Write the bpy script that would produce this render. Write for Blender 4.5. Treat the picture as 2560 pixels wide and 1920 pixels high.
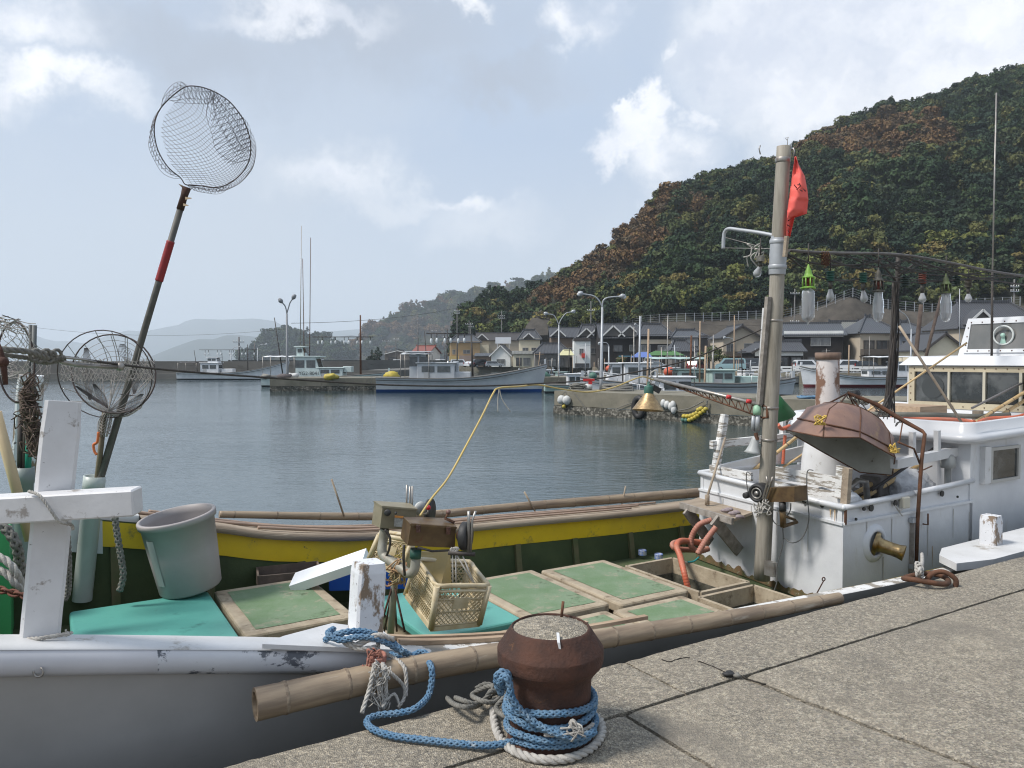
import bpy, math, random
from mathutils import Vector, Matrix, noise as MN
R = math.radians
rnd = random.Random(7)
for o in list(bpy.data.objects): bpy.data.objects.remove(o)
SC = bpy.context.scene
COL = SC.collection

HAZE = True
# ------------------------------------------------------------ camera
FPX, CAMH, PITCH = 1900.0, 2.65, math.atan(57 / 1900)
cam = bpy.data.objects.new('camera', bpy.data.cameras.new('camera'))
COL.objects.link(cam); SC.camera = cam
cam.location = (0, 0, CAMH)
cam.rotation_euler = (R(90) - PITCH, 0, 0)
cam.data.sensor_width = 36; cam.data.lens = 36 * FPX / 2560
cam.data.clip_start = 0.05; cam.data.clip_end = 20000

# ------------------------------------------------------------ sky, sun, exposure
SUN_EL, SUN_AZ = R(52), R(-108)      # azimuth measured from +Y towards +X
SC.view_settings.view_transform = 'Standard'; SC.view_settings.look = 'None'
SC.view_settings.exposure = 0.08; SC.view_settings.gamma = 1
sun = bpy.data.objects.new('sun', bpy.data.lights.new('sun', 'SUN')); COL.objects.link(sun)
sun.data.energy = 3.9; sun.data.angle = R(12); sun.data.color = (1, .955, .9)
sd = Vector((math.sin(SUN_AZ) * math.cos(SUN_EL), math.cos(SUN_AZ) * math.cos(SUN_EL), math.sin(SUN_EL)))
sun.rotation_euler = sd.to_track_quat('Z', 'Y').to_euler()

def raydir(px, py):
    a = (px - 1280) / FPX; b = -(py - 960) / FPX
    return Vector((a, math.cos(PITCH) + b * math.sin(PITCH), -math.sin(PITCH) + b * math.cos(PITCH)))

W = bpy.data.worlds.new('World'); SC.world = W; W.use_nodes = True
nt = W.node_tree; nt.nodes.clear()
def N(t, **k):
    n = nt.nodes.new(t)
    for a, b in k.items(): setattr(n, a, b)
    return n
def LK(a, b): nt.links.new(a, b)
def mth(op, a, b=None, c=None, clamp=False):
    n = N('ShaderNodeMath', operation=op); n.use_clamp = clamp
    for i, v in enumerate((a, b, c)):
        if v is None: continue
        if isinstance(v, (int, float)): n.inputs[i].default_value = v
        else: LK(v, n.inputs[i])
    return n.outputs[0]
def mixc(f, a, b):
    n = N('ShaderNodeMix', data_type='RGBA')
    for s, v in ((0, f), (6, a), (7, b)):
        if isinstance(v, (int, float)): n.inputs[s].default_value = v
        elif isinstance(v, tuple): n.inputs[s].default_value = (*v, 1)
        else: LK(v, n.inputs[s])
    return n.outputs[2]
tc = N('ShaderNodeTexCoord')
dirv = tc.outputs['Generated']
sky = N('ShaderNodeTexSky', sky_type='NISHITA'); sky.sun_disc = False
sky.sun_elevation = SUN_EL; sky.sun_rotation = SUN_AZ; sky.air_density = 1.2; sky.dust_density = 2.5
nz = N('ShaderNodeTexNoise'); nz.inputs['Scale'].default_value = 11; nz.inputs['Detail'].default_value = 9; nz.inputs['Roughness'].default_value = .62
LK(dirv, nz.inputs['Vector'])
vs = N('ShaderNodeVectorMath', operation='SUBTRACT'); LK(nz.outputs['Color'], vs.inputs[0]); vs.inputs[1].default_value = (.5, .5, .5)
vm = N('ShaderNodeVectorMath', operation='SCALE'); LK(vs.outputs[0], vm.inputs[0]); vm.inputs['Scale'].default_value = .17
wd = N('ShaderNodeVectorMath', operation='ADD'); LK(dirv, wd.inputs[0]); LK(vm.outputs[0], wd.inputs[1])
# veil of thin overcast, slightly bluer patches high up
n2 = N('ShaderNodeTexNoise'); n2.inputs['Scale'].default_value = 2.6; n2.inputs['Detail'].default_value = 5; LK(wd.outputs[0], n2.inputs['Vector'])
sep = N('ShaderNodeSeparateXYZ'); LK(dirv, sep.inputs[0])
up = mth('MULTIPLY', sep.outputs[2], 1.0, clamp=True)
veil_t = N('ShaderNodeMapRange'); LK(n2.outputs['Fac'], veil_t.inputs[0]); veil_t.inputs[1].default_value = .38; veil_t.inputs[2].default_value = .68
hor = mixc(mth('MULTIPLY', up, 3.6, clamp=True), (5.7, 6.2, 6.85), (4.1, 4.95, 6.3))
veil = mixc(mth('MULTIPLY', veil_t.outputs[0], .75), hor, (5.1, 5.6, 6.3))
base = mixc(.90, sky.outputs[0], veil)
def blob(px, py, rx, ry, soft, src=None):
    c = raydir(px, py).normalized()
    s = N('ShaderNodeVectorMath', operation='SUBTRACT'); LK(wd.outputs[0], s.inputs[0]); s.inputs[1].default_value = c
    m = N('ShaderNodeVectorMath', operation='MULTIPLY'); LK(s.outputs[0], m.inputs[0]); m.inputs[1].default_value = (1 / rx, 1 / rx, 1 / ry)
    l = N('ShaderNodeVectorMath', operation='LENGTH'); LK(m.outputs[0], l.inputs[0])
    r = N('ShaderNodeMapRange', interpolation_type='SMOOTHSTEP'); LK(l.outputs['Value'], r.inputs[0])
    r.inputs[1].default_value = 1; r.inputs[2].default_value = 1 - soft; r.inputs[3].default_value = 0; r.inputs[4].default_value = 1
    return r.outputs[0]
def union(L):
    o = L[0]
    for x in L[1:]: o = mth('MAXIMUM', o, x)
    return o
grey = union([blob(900, 60, .30, .11, 1.0), blob(500, 120, .22, .08, 1.0), blob(1250, 200, .14, .05, 1.0), blob(2250, 330, .2, .09, 1.0)])
base = mixc(mth('MULTIPLY', grey, .8), base, (3.6, 4.05, 4.8))
soft = union([blob(60, 215, .17, .05, .9), blob(230, 250, .10, .035, .9), blob(820, 440, .13, .055, .9), blob(1000, 500, .11, .035, .9),
              blob(60, 40, .13, .07, 1.0), blob(1200, 560, .12, .06, 1.0), blob(1900, 700, .3, .16, 1.0)])
base = mixc(mth('MULTIPLY', soft, .62), base, (6.9, 7.2, 7.7))
white = union([blob(1640, 250, .040, .038, .6), blob(1565, 285, .028, .022, .6), blob(1520, 385, .042, .038, .6), blob(1610, 340, .066, .056, .6), blob(1690, 390, .085, .06, 1), blob(1750, 280, .036, .03, 1),
               blob(1690, 100, .032, .024, 1), blob(1185, 492, .052, .020, .9), blob(1120, 505, .04, .012, 1), blob(1420, 60, .06, .04, 1), blob(830, 440, .09, .03, 1), blob(120, 215, .14, .028, 1),
               blob(2330, 40, .32, .17, .45), blob(2090, 110, .16, .12, .5), blob(2030, 220, .11, .08, .6), blob(760, 30, .14, .03, 1), blob(60, 60, .10, .04, 1), blob(2130, 270, .11, .05, .6), blob(2420, 150, .2, .10, .6), blob(1160, 10, .05, .02, .9)])
n3 = N('ShaderNodeTexNoise'); n3.inputs['Scale'].default_value = 7; n3.inputs['Detail'].default_value = 6; LK(wd.outputs[0], n3.inputs['Vector'])
r3 = N('ShaderNodeMapRange'); LK(n3.outputs['Fac'], r3.inputs[0]); r3.inputs[1].default_value = .36; r3.inputs[2].default_value = .62
wcol = mixc(r3.outputs[0], (6.0, 6.4, 7.3), (9.2, 9.2, 9.3))
base = mixc(mth('MULTIPLY', white, .85), base, wcol)
bg = N('ShaderNodeBackground'); LK(base, bg.inputs[0]); bg.inputs[1].default_value = .125
out = N('ShaderNodeOutputWorld'); LK(bg.outputs[0], out.inputs[0])

SC.render.engine = 'CYCLES'
cy = SC.cycles
cy.use_denoising = True
try: cy.denoiser = 'OPENIMAGEDENOISE'; cy.denoising_input_passes = 'RGB_ALBEDO_NORMAL'
except Exception: pass
cy.max_bounces = 7; cy.diffuse_bounces = 3; cy.glossy_bounces = 3; cy.transmission_bounces = 6; cy.transparent_max_bounces = 12
cy.volume_bounces = 3; cy.caustics_reflective = False; cy.caustics_refractive = False
cy.sample_clamp_indirect = 4; cy.pixel_filter_type = 'BLACKMAN_HARRIS'; cy.filter_width = 1.15

# ------------------------------------------------------------ places in the scene
TH = math.atan2(3.138, 5.156); CU, SU = math.cos(TH), math.sin(TH); OX, OY = -1.154, 2.760
QZ = 1.15            # top of the quay above the water
def B(u, n, z): return Vector((OX + u * CU - n * SU, OY + u * SU + n * CU, z))     # along the quay edge, out over the water, up
def pz(px, py, z): d = raydir(px, py); return d * ((z - CAMH) / d.z) + Vector((0, 0, CAMH))
def py_(px, py, Y): d = raydir(px, py); return d * (Y / d.y) + Vector((0, 0, CAMH))
def pn(px, py, n):
    d = raydir(px, py); t = (n - (OX * SU - OY * CU)) / (-d.x * SU + d.y * CU); return d * t + Vector((0, 0, CAMH))
def pu(px, py, u):
    d = raydir(px, py); t = (u + OX * CU + OY * SU) / (d.x * CU + d.y * SU); return d * t + Vector((0, 0, CAMH))

# ------------------------------------------------------------ mesh builder
class MB:
    def __init__(s): s.v = []; s.f = []; s.sm = []
    def add(s, vs, fs, smooth=False):
        b = len(s.v); s.v += [Vector(v) for v in vs]; s.f += [tuple(b + i for i in f) for f in fs]; s.sm += [smooth] * len(fs); return s
    def hexa(s, q):  # 8 corners: bottom 4, top 4 (same order)
        return s.add(q, [(3, 2, 1, 0), (4, 5, 6, 7), (0, 1, 5, 4), (1, 2, 6, 5), (2, 3, 7, 6), (3, 0, 4, 7)])
    def box(s, c, d, rot=None, bev=0):
        x, y, z = d[0] / 2, d[1] / 2, d[2] / 2; c = Vector(c)
        M = rot if rot is not None else Matrix.Identity(3)
        if bev <= 0:
            return s.hexa([c + M @ Vector(p) for p in ((-x, -y, -z), (x, -y, -z), (x, y, -z), (-x, y, -z), (-x, -y, z), (x, -y, z), (x, y, z), (-x, y, z))])
        b = min(bev, x * .9, y * .9, z * .9); vs = []; idx = {}
        for i, (sx, sy, sz) in enumerate([(a, e, g) for a in (-1, 1) for e in (-1, 1) for g in (-1, 1)]):
            for k in range(3):
                p = [sx * x, sy * y, sz * z]
                for j in range(3):
                    if j != k: p[j] -= (sx, sy, sz)[j] * b
                idx[(sx, sy, sz, k)] = len(vs); vs.append(c + M @ Vector(p))
        fs = []
        S = (-1, 1)
        for k in range(3):
            j1, j2 = [(1, 2), (2, 0), (0, 1)][k]
            for sg in S:
                loop = []
                for (a1, a2) in ((-1, -1), (1, -1), (1, 1), (-1, 1)):
                    t = [0, 0, 0]; t[k] = sg; t[j1] = a1; t[j2] = a2; loop.append(idx[(*t, k)])
                fs.append(tuple(loop if sg > 0 else loop[::-1]))
        for k in range(3):   # edges along axis k
            j1, j2 = [(1, 2), (2, 0), (0, 1)][k]
            for a1 in S:
                for a2 in S:
                    A = []
                    for sg, jj in ((-1, j1), (1, j1), (1, j2), (-1, j2)):
                        t = [0, 0, 0]; t[k] = sg; t[j1] = a1; t[j2] = a2; A.append(idx[(*t, jj)])
                    fs.append(tuple(A if a1 * a2 < 0 else A[::-1]))
        for a in S:
            for e in S:
                for g in S:
                    t = (idx[(a, e, g, 0)], idx[(a, e, g, 1)], idx[(a, e, g, 2)]); fs.append(t if a * e * g > 0 else t[::-1])
        return s.add(vs, fs)
    def beam(s, a, b, w, h, up=(0, 0, 1), bev=0):   # rectangular bar from a to b, w across, h along up
        a, b = Vector(a), Vector(b); d = (b - a); L = d.length; d.normalize(); up = Vector(up)
        x = d.cross(up)
        if x.length < 1e-4: x = d.cross(Vector((1, 0, 0)))
        x.normalize(); z = x.cross(d)
        return s.box((a + b) / 2, (w, L, h), Matrix((x, d, z)).transposed(), bev)
    def prism(s, poly, v):   # poly: list of points, extruded by v
        v = Vector(v); n = len(poly); P = [Vector(p) for p in poly]
        return s.add(P + [p + v for p in P], [tuple(range(n))[::-1], tuple(range(n, 2 * n))] + [(i, (i + 1) % n, n + (i + 1) % n, n + i) for i in range(n)])
    def tube(s, pts, r, seg=8, caps=True, closed=False, smooth=True, flat=1.0):
        P = [Vector(p) for p in pts]; n = len(P); vs = []; fs = []
        rr = r if isinstance(r, (list, tuple)) else [r] * n
        T = []
        for i in range(n):
            a, b = (P[(i - 1) % n], P[(i + 1) % n]) if closed else (P[max(i - 1, 0)], P[min(i + 1, n - 1)])
            t = b - a; T.append(t.normalized() if t.length > 1e-9 else Vector((0, 0, 1)))
        up = Vector((0, 0, 1)) if abs(T[0].z) < .9 else Vector((0, 1, 0))
        x = T[0].cross(up).normalized()
        for i in range(n):
            x = (x - T[i] * x.dot(T[i])); x = x.normalized() if x.length > 1e-6 else T[i].orthogonal().normalized()
            y = T[i].cross(x)
            for k in range(seg):
                a = 2 * math.pi * k / seg; vs.append(P[i] + (x * math.cos(a) + y * math.sin(a) * flat) * rr[i])
        m = n if closed else n - 1
        for i in range(m):
            j = (i + 1) % n
            for k in range(seg):
                k2 = (k + 1) % seg; fs.append((i * seg + k, j * seg + k, j * seg + k2, i * seg + k2))
        s.add(vs, fs, smooth)
        if caps and not closed:
            b = len(s.v) - n * seg
            s.f += [tuple(b + k for k in range(seg)), tuple(b + (n - 1) * seg + k for k in range(seg))[::-1]]; s.sm += [False, False]
        return s
    def lathe(s, prof, M=None, seg=20, smooth=True, ph=0, arc=1.0):   # prof: (radius, height) along local z
        M = M or Matrix.Identity(4); n = len(prof); vs = []; fs = []; m = seg if arc >= 1 else seg + 1
        for (r, h) in prof:
            for k in range(m):
                a = ph + 2 * math.pi * arc * k / seg; vs.append(M @ Vector((r * math.cos(a), r * math.sin(a), h)))
        for i in range(n - 1):
            for k in range(seg):
                k2 = (k + 1) % m; fs.append((i * m + k, i * m + k2, (i + 1) * m + k2, (i + 1) * m + k))
        return s.add(vs, fs, smooth)
    def grid(s, P, smooth=True, closed_u=False):     # P[i][j] points
        a, b = len(P), len(P[0]); fs = []
        for i in range(a - (0 if closed_u else 1)):
            for j in range(b - 1): i2 = (i + 1) % a; fs.append((i * b + j, i2 * b + j, i2 * b + j + 1, i * b + j + 1))
        return s.add([p for r in P for p in r], fs, smooth)
    def ball(s, c, r, seg=12, sc=(1, 1, 1), j=0):
        c = Vector(c); h = seg // 2; P = []
        for i in range(seg):
            a = 2 * math.pi * i / seg; row = []
            for k in range(h + 1):
                t = math.pi * k / h; d = Vector((math.sin(t) * math.cos(a), math.sin(t) * math.sin(a), -math.cos(t)))
                q = 1 + (j * MN.noise(d * 1.7 + c * 3) if j else 0)
                row.append(c + Vector((d.x * sc[0], d.y * sc[1], d.z * sc[2])) * r * q)
            P.append(row)
        return s.grid(P, True, True)
    def build(s, name, m, parent=None, solid=0):
        vs = s.v
        if parent is not None: off = parent['_o'] if '_o' in parent else (0, 0, 0)
        else:
            xs = [v.x for v in vs]; ys = [v.y for v in vs]; off = ((min(xs) + max(xs)) / 2, (min(ys) + max(ys)) / 2, min(v.z for v in vs))
        O = Vector(off); me = bpy.data.meshes.new(name)
        me.from_pydata([tuple(v - O) for v in vs], [], s.f); me.polygons.foreach_set('use_smooth', s.sm)
        me.materials.append(m); me.update()
        o = bpy.data.objects.new(name, me); COL.objects.link(o); o['_o'] = off
        if parent is not None: o.parent = parent
        else: o.location = O
        if solid: q = o.modifiers.new('thickness', 'SOLIDIFY'); q.thickness = solid; q.offset = 0
        return o
def thing(name, label, cat, loc=(0, 0, 0), group=None):
    o = bpy.data.objects.new(name, None); o.empty_display_size = .2; COL.objects.link(o); o.location = loc; o['_o'] = tuple(loc)
    o['label'] = label; o['category'] = cat
    if group: o['group'] = group
    return o
def tag(o, label=None, cat=None, group=None, kind=None):
    for k, v in (('label', label), ('category', cat), ('group', group), ('kind', kind)):
        if v: o[k] = v
    return o
def copy_tree(o, parent=None):
    c = o.copy(); COL.objects.link(c); c.parent = parent
    for ch in list(o.children): copy_tree(ch, c)
    return c
def rotz(a): return Matrix.Rotation(a, 3, 'Z')
def align(a, b):   # 4x4 placing local z along a->b at a
    a, b = Vector(a), Vector(b); q = (b - a).to_track_quat('Z', 'Y'); return Matrix.Translation(a) @ q.to_matrix().to_4x4()
def spline(P, n=8, closed=False):
    P = [Vector(p) for p in P]; out = []; m = len(P)
    for i in range(m if closed else m - 1):
        g = (lambda k: P[k % m]) if closed else (lambda k: P[max(0, min(m - 1, k))])
        a, b, c, d = g(i - 1), g(i), g(i + 1), g(i + 2)
        for k in range(n):
            t = k / n
            out.append(.5 * ((2 * b) + (c - a) * t + (2 * a - 5 * b + 4 * c - d) * t * t + (3 * b - a - 3 * c + d) * t ** 3))
    if not closed: out.append(P[-1])
    return out
def resample(P, step, closed=False):
    P = list(P) + ([P[0]] if closed else []); out = [P[0]]; acc = 0
    for a, b in zip(P, P[1:]):
        L = (b - a).length
        if L < 1e-9: continue
        t = step - acc
        while t <= L: out.append(a.lerp(b, t / L)); t += step
        acc = L - (t - step)
    return out
def frames(P):
    n = len(P); T = [(P[min(i + 1, n - 1)] - P[max(i - 1, 0)]).normalized() for i in range(n)]
    x = T[0].orthogonal().normalized(); F = []
    for i in range(n):
        x = x - T[i] * x.dot(T[i]); x.normalize(); F.append((x.copy(), T[i].cross(x)))
    return F
def rope(mb, P, r, kind='twist', pitch=None, seg=6, strands=3, rough=0):
    step = r * (.55 if kind == 'braid' else .7); Q = resample(P, step); F = frames(Q)
    if rough: Q = [q + Vector(MN.noise_vector(q * 9)) * rough for q in Q]
    if kind == 'twist':
        pitch = pitch or r * 7
        for k in range(strands):
            L = []
            for i, q in enumerate(Q):
                a = 2 * math.pi * (k / strands + i * step / pitch); L.append(q + (F[i][0] * math.cos(a) + F[i][1] * math.sin(a)) * r * .5)
            mb.tube(L, r * .56, seg)
    else:
        pitch = pitch or r * 7
        for k in range(8):
            sg = 1 if k % 2 else -1; L = []
            for i, q in enumerate(Q):
                w = 2 * math.pi * i * step / pitch; a = sg * w + 2 * math.pi * (k // 2) / 4 + (math.pi / 4 if sg > 0 else 0)
                rad = r * (.66 + .13 * sg * math.sin(4 * a + math.pi / 2)); L.append(q + (F[i][0] * math.cos(a) + F[i][1] * math.sin(a)) * rad)
            mb.tube(L, r * .36, 5)
    return mb

# ------------------------------------------------------------ materials
MATS = {}
def pm(name, c, c2=None, sc=3, r=.6, m=0, bump=0, bsc=40, wear=None, wear2=None, spec=.5, stretch=None, coat=0, det=5, mixlo=.35, mixhi=.65, trans=0, alpha=1, bdist=.01, cell=None, grain=0):
    if name in MATS: return MATS[name]
    global nt
    mt = bpy.data.materials.new(name); mt.use_nodes = True; old = nt; nt = mt.node_tree
    bs = nt.nodes['Principled BSDF']
    t = N('ShaderNodeTexCoord'); vec = t.outputs['Object']
    if grain: mp = N('ShaderNodeMapping', vector_type='TEXTURE'); LK(vec, mp.inputs[0]); mp.inputs['Rotation'].default_value = (0, 0, TH); mp.inputs['Scale'].default_value = (grain, 1, 1); vec = mp.outputs[0]
    if stretch:
        mp = N('ShaderNodeMapping'); LK(vec, mp.inputs[0]); mp.inputs['Scale'].default_value = stretch; vec2 = mp.outputs[0]
    else: vec2 = vec
    def noise(scale, d=det, v=None, ro=.6):
        n = N('ShaderNodeTexNoise'); n.inputs['Scale'].default_value = scale; n.inputs['Detail'].default_value = d; n.inputs['Roughness'].default_value = ro
        LK(v or vec2, n.inputs['Vector']); return n.outputs['Fac']
    def rng(x, a, b, to=1.0):
        q = N('ShaderNodeMapRange'); LK(x, q.inputs[0]); q.inputs[1].default_value = a; q.inputs[2].default_value = b; q.inputs[4].default_value = to; return q.outputs[0]
    col = c
    if c2 is not None: col = mixc(rng(noise(sc), mixlo, mixhi), c, c2)
    if cell:   # (scale, colour list strength): speckle of coloured grains
        vo = N('ShaderNodeTexVoronoi'); vo.inputs['Scale'].default_value = cell[0]; LK(vec, vo.inputs['Vector'])
        rp = N('ShaderNodeValToRGB'); sp = N('ShaderNodeSeparateColor'); LK(vo.outputs['Color'], sp.inputs[0]); LK(sp.outputs[0], rp.inputs[0])
        for e, (p_, cc) in enumerate(cell[1]):
            el = rp.color_ramp.elements[e] if e < 2 else rp.color_ramp.elements.new(p_)
            el.position = p_; el.color = (*cc, 1)
        rp.color_ramp.interpolation = 'CONSTANT' if len(cell) > 3 else 'LINEAR'
        col = mixc(cell[2], col if not isinstance(col, tuple) else col, rp.outputs[0])
    rough_s = None
    for wr in (wear, wear2):
        if wr:   # (colour, lo, hi, scale, stretch)
            v = vec
            if len(wr) > 4 and wr[4]: mp = N('ShaderNodeMapping'); LK(vec, mp.inputs[0]); mp.inputs['Scale'].default_value = wr[4]; v = mp.outputs[0]
            col = mixc(rng(noise(wr[3], 8, v, .7), wr[1], wr[2]), col, wr[0])
    if isinstance(col, tuple): bs.inputs['Base Color'].default_value = (*col, 1)
    else: LK(col, bs.inputs['Base Color'])
    bs.inputs['Roughness'].default_value = r; bs.inputs['Metallic'].default_value = m
    bs.inputs['Specular IOR Level'].default_value = spec; bs.inputs['Coat Weight'].default_value = coat
    bs.inputs['Transmission Weight'].default_value = trans; bs.inputs['Alpha'].default_value = alpha
    if bump:
        b = N('ShaderNodeBump'); b.inputs['Strength'].default_value = bump; b.inputs['Distance'].default_value = bdist
        LK(noise(bsc, 6), b.inputs['Height']); LK(b.outputs[0], bs.inputs['Normal'])
    nt = old; MATS[name] = mt; return mt
def edit(mt):
    """switch the node helpers to a material's tree"""
    global nt
    nt = mt.node_tree; return nt.nodes['Principled BSDF']
WOODC = (.30, .22, .14)
white = pm('white_paint', (.64, .64, .64), (.54, .54, .53), 3, .45, bump=.12, bsc=9, wear=((.30, .27, .23), .60, .70, 6), wear2=((.10, .09, .08), .68, .72, 22))
whiteclean = pm('white_gelcoat', (.64, .65, .66), (.56, .57, .585), 1.2, .28, bump=.05, bsc=6, wear=((.50, .46, .40), .70, .82, 2.5))
whitecabin = pm('cabin_paint', (.64, .65, .66), (.53, .54, .56), 1.6, .42, bump=.25, bsc=5, wear=((.40, .37, .31), .56, .78, 3.2, (1, 1, .3)), wear2=((.24, .12, .05), .68, .75, 11, (1, 1, .25)), bdist=.02)
peel = pm('peeling_paint', (.72, .72, .70), (.62, .61, .59), 6, .7, bump=.4, bsc=24, wear=((.27, .24, .20), .50, .54, 9, (.5, .5, 4)))
postpaint = pm('post_paint', (.70, .71, .73), (.62, .63, .65), 3, .5, bump=.3, bsc=14, wear=((.22, .16, .11), .52, .57, 9, (1, 1, .45)), wear2=((.06, .05, .05), .64, .68, 26))
greyhull = pm('grey_hull', (.42, .405, .385), (.33, .32, .305), 1.3, .4, bump=.06, bsc=5, wear=((.30, .30, .30), .68, .74, 6, (.3, .3, 3)))
yellow = pm('yellow_paint', (.80, .56, .015), (.66, .45, .02), 2, .45, bump=.15, bsc=20, wear=((.30, .22, .06), .58, .70, 7), wear2=((.12, .08, .04), .66, .69, 20))
darkgreen = pm('green_bulwark', (.035, .055, .018), (.06, .085, .03), 2.5, .7, bump=.3, bsc=30, wear=((.10, .05, .025), .62, .72, 3))
deckgreen = pm('deck_green', (.05, .08, .03), (.09, .10, .05), 2.2, .75, bump=.3, bsc=25, wear=((.12, .07, .04), .58, .68, 5))
rustywood = pm('weathered_wood', (.38, .31, .23), (.22, .17, .125), 6, .8, bump=.6, bsc=40, grain=10, wear=((.46, .40, .31), .58, .68, 24), wear2=((.10, .075, .055), .64, .70, 18))
wood = pm('plank_wood', (.46, .34, .23), (.30, .21, .14), 16, .75, bump=.5, bsc=40, grain=10)
greywood = pm('grey_wood', (.33, .30, .265), (.19, .165, .14), 14, .85, bump=.5, bsc=30)
bamboo = pm('bamboo', (.32, .245, .165), (.19, .14, .095), 16, .5, bump=.3, bsc=30, mixlo=.4, mixhi=.6, grain=9, wear=((.13, .09, .06), .60, .68, 14), wear2=((.46, .40, .32), .60, .70, 9))
bamboop = pm('pale_bamboo', (.56, .40, .20), (.44, .30, .14), 9, .5, bump=.1)
rust = pm('rusted_iron', (.085, .036, .022), (.04, .021, .016), 9, .85, bump=.5, bsc=60, wear=((.20, .09, .035), .62, .72, 9), m=.1)
rustred = pm('rust_brown', (.14, .06, .03), (.07, .035, .02), 12, .85, bump=.5, bsc=60)
steel = pm('dull_steel', (.38, .37, .35), (.25, .22, .19), 9, .45, m=.7, bump=.1, wear=((.16, .08, .04), .62, .72, 12))
galv = pm('galvanised_steel', (.42, .44, .46), (.34, .35, .36), 4, .5, m=.3)
brass = pm('brass', (.46, .34, .17), (.16, .11, .06), 9, .3, m=.95, bump=.15, bsc=40)
boxbrown = pm('brown_steel_box', (.17, .11, .05), (.085, .052, .026), 8, .42, m=.35, bump=.1, wear=((.14, .05, .025), .62, .7, 14))
boxolive = pm('beige_steel_box', (.30, .265, .18), (.22, .19, .125), 5, .5, m=.2, wear=((.13, .07, .03), .66, .72, 12))
black = pm('black_rubber', (.018, .018, .019), (.035, .034, .033), 12, .6, bump=.1)
cable = pm('cable', (.03, .027, .025), (.06, .05, .042), 20, .7)
ropeblue = pm('blue_rope', (.07, .165, .28), (.15, .24, .33), 30, .9, bump=.5, bsc=160, wear=((.34, .38, .40), .58, .72, 22))
ropewhite = pm('white_rope', (.48, .46, .42), (.34, .32, .29), 26, .9, bump=.5, bsc=160)
ropegrey = pm('grey_rope', (.22, .21, .185), (.13, .125, .11), 26, .95, bump=.5, bsc=160)
roperd = pm('faded_red_rope', (.42, .19, .14), (.30, .13, .10), 26, .95, bump=.5, bsc=160)
teal = pm('teal_lid', (.085, .30, .255), (.10, .34, .285), 2.5, .42, bump=.08, bsc=14, wear=((.05, .17, .15), .60, .74, 5), wear2=((.02, .06, .055), .69, .73, 30))
greenmat = pm('green_mat', (.12, .195, .095), (.17, .235, .145), 5, .85, bump=.4, bsc=50, wear=((.27, .255, .18), .57, .68, 7), wear2=((.06, .085, .04), .62, .70, 4))
frp = pm('stained_frp', (.42, .35, .25), (.30, .24, .165), 8, .7, bump=.4, bsc=30, wear=((.15, .11, .07), .54, .68, 9), wear2=((.08, .06, .04), .66, .72, 22))
greytub = pm('grey_plastic', (.37, .335, .325), (.30, .275, .265), 1.5, .5, bump=.05, wear=((.15, .16, .155), .70, .78, 5))
cratep = pm('cream_crate', (.62, .54, .38), (.46, .36, .20), 9, .5, bump=.15, wear=((.45, .30, .06), .60, .70, 6))
blueplastic = pm('blue_plastic', (.01, .06, .32), (.012, .08, .36), 3, .4)
styro = pm('styrofoam', (.80, .81, .82), None, 3, .8)
pvc = pm('pale_pvc', (.47, .52, .49), (.36, .40, .375), 2, .4, wear=((.40, .40, .36), .66, .75, 6))
pvcgrey = pm('grey_pvc', (.20, .24, .23), (.16, .19, .18), 2, .5)
redhose = pm('red_hose', (.55, .11, .05), (.42, .15, .09), 9, .5); pinkhose = pm('faded_hose', (.42, .20, .14), (.34, .13, .09), 12, .6)
mastwood = pm('mast_wood', (.34, .31, .26), (.20, .18, .145), 4, .75, bump=.35, bsc=16, stretch=(5, 5, .5), wear=((.46, .43, .38), .62, .75, 6, (3, 3, .5)))
netwhite = pm('white_netting', (.42, .39, .36), (.30, .27, .25), 20, .9)
netdark = pm('dark_netting', (.09, .075, .075), (.15, .13, .13), 20, .9)
concrete = pm('pier_concrete', (.22, .20, .155), (.15, .14, .105), 1.2, .9, bump=.4, bsc=14, wear=((.13, .125, .105), .58, .70, 2), bdist=.03)
wetcon = pm('barnacle_crust', (.05, .048, .038), (.10, .095, .075), 5, .9, bump=1, bsc=12, bdist=.06, cell=(11, [(0, (.03, .028, .022)), (1, (.36, .34, .29)), (.6, (.09, .085, .07))], .55))
# ============================================================ SETTING
# water
bs = edit(pm('water', (.03, .055, .06), r=.03, spec=1.0))
bs.inputs['IOR'].default_value = 1.38
g = N('ShaderNodeNewGeometry')
def wn(scale, sx, sy, det, ro):
    mp = N('ShaderNodeMapping'); LK(g.outputs['Position'], mp.inputs[0]); mp.inputs['Scale'].default_value = (sx, sy, 1); mp.inputs['Rotation'].default_value = (0, 0, .18)
    n = N('ShaderNodeTexNoise'); LK(mp.outputs[0], n.inputs[0]); n.inputs['Scale'].default_value = scale; n.inputs['Detail'].default_value = det; n.inputs['Roughness'].default_value = ro
    return n.outputs['Fac']
h1 = wn(15, .55, 1.3, 4, .6); h2 = wn(4.2, .6, 1.4, 3, .55); h4 = wn(.9, .7, 1.3, 2, .5); h3 = wn(.12, .8, 1, 2, .5)
b1 = N('ShaderNodeBump'); LK(mth('ADD', mth('ADD', mth('MULTIPLY', h1, .006), mth('MULTIPLY', h2, .021)), mth('MULTIPLY', h4, .014)), b1.inputs['Height']); b1.inputs['Distance'].default_value = 1.0
st = N('ShaderNodeMapRange'); LK(h3, st.inputs[0]); st.inputs[1].default_value = .3; st.inputs[2].default_value = .7; st.inputs[3].default_value = .35; st.inputs[4].default_value = 1
LK(st.outputs[0], b1.inputs['Strength']); LK(b1.outputs[0], bs.inputs['Normal'])
m = MB(); m.add([(-7000, -60, 0), (7000, -60, 0), (7000, 9200, 0), (-7000, 9200, 0)], [(0, 1, 2, 3)])
o = m.build('water', MATS['water']); tag(o, kind='structure')
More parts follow.
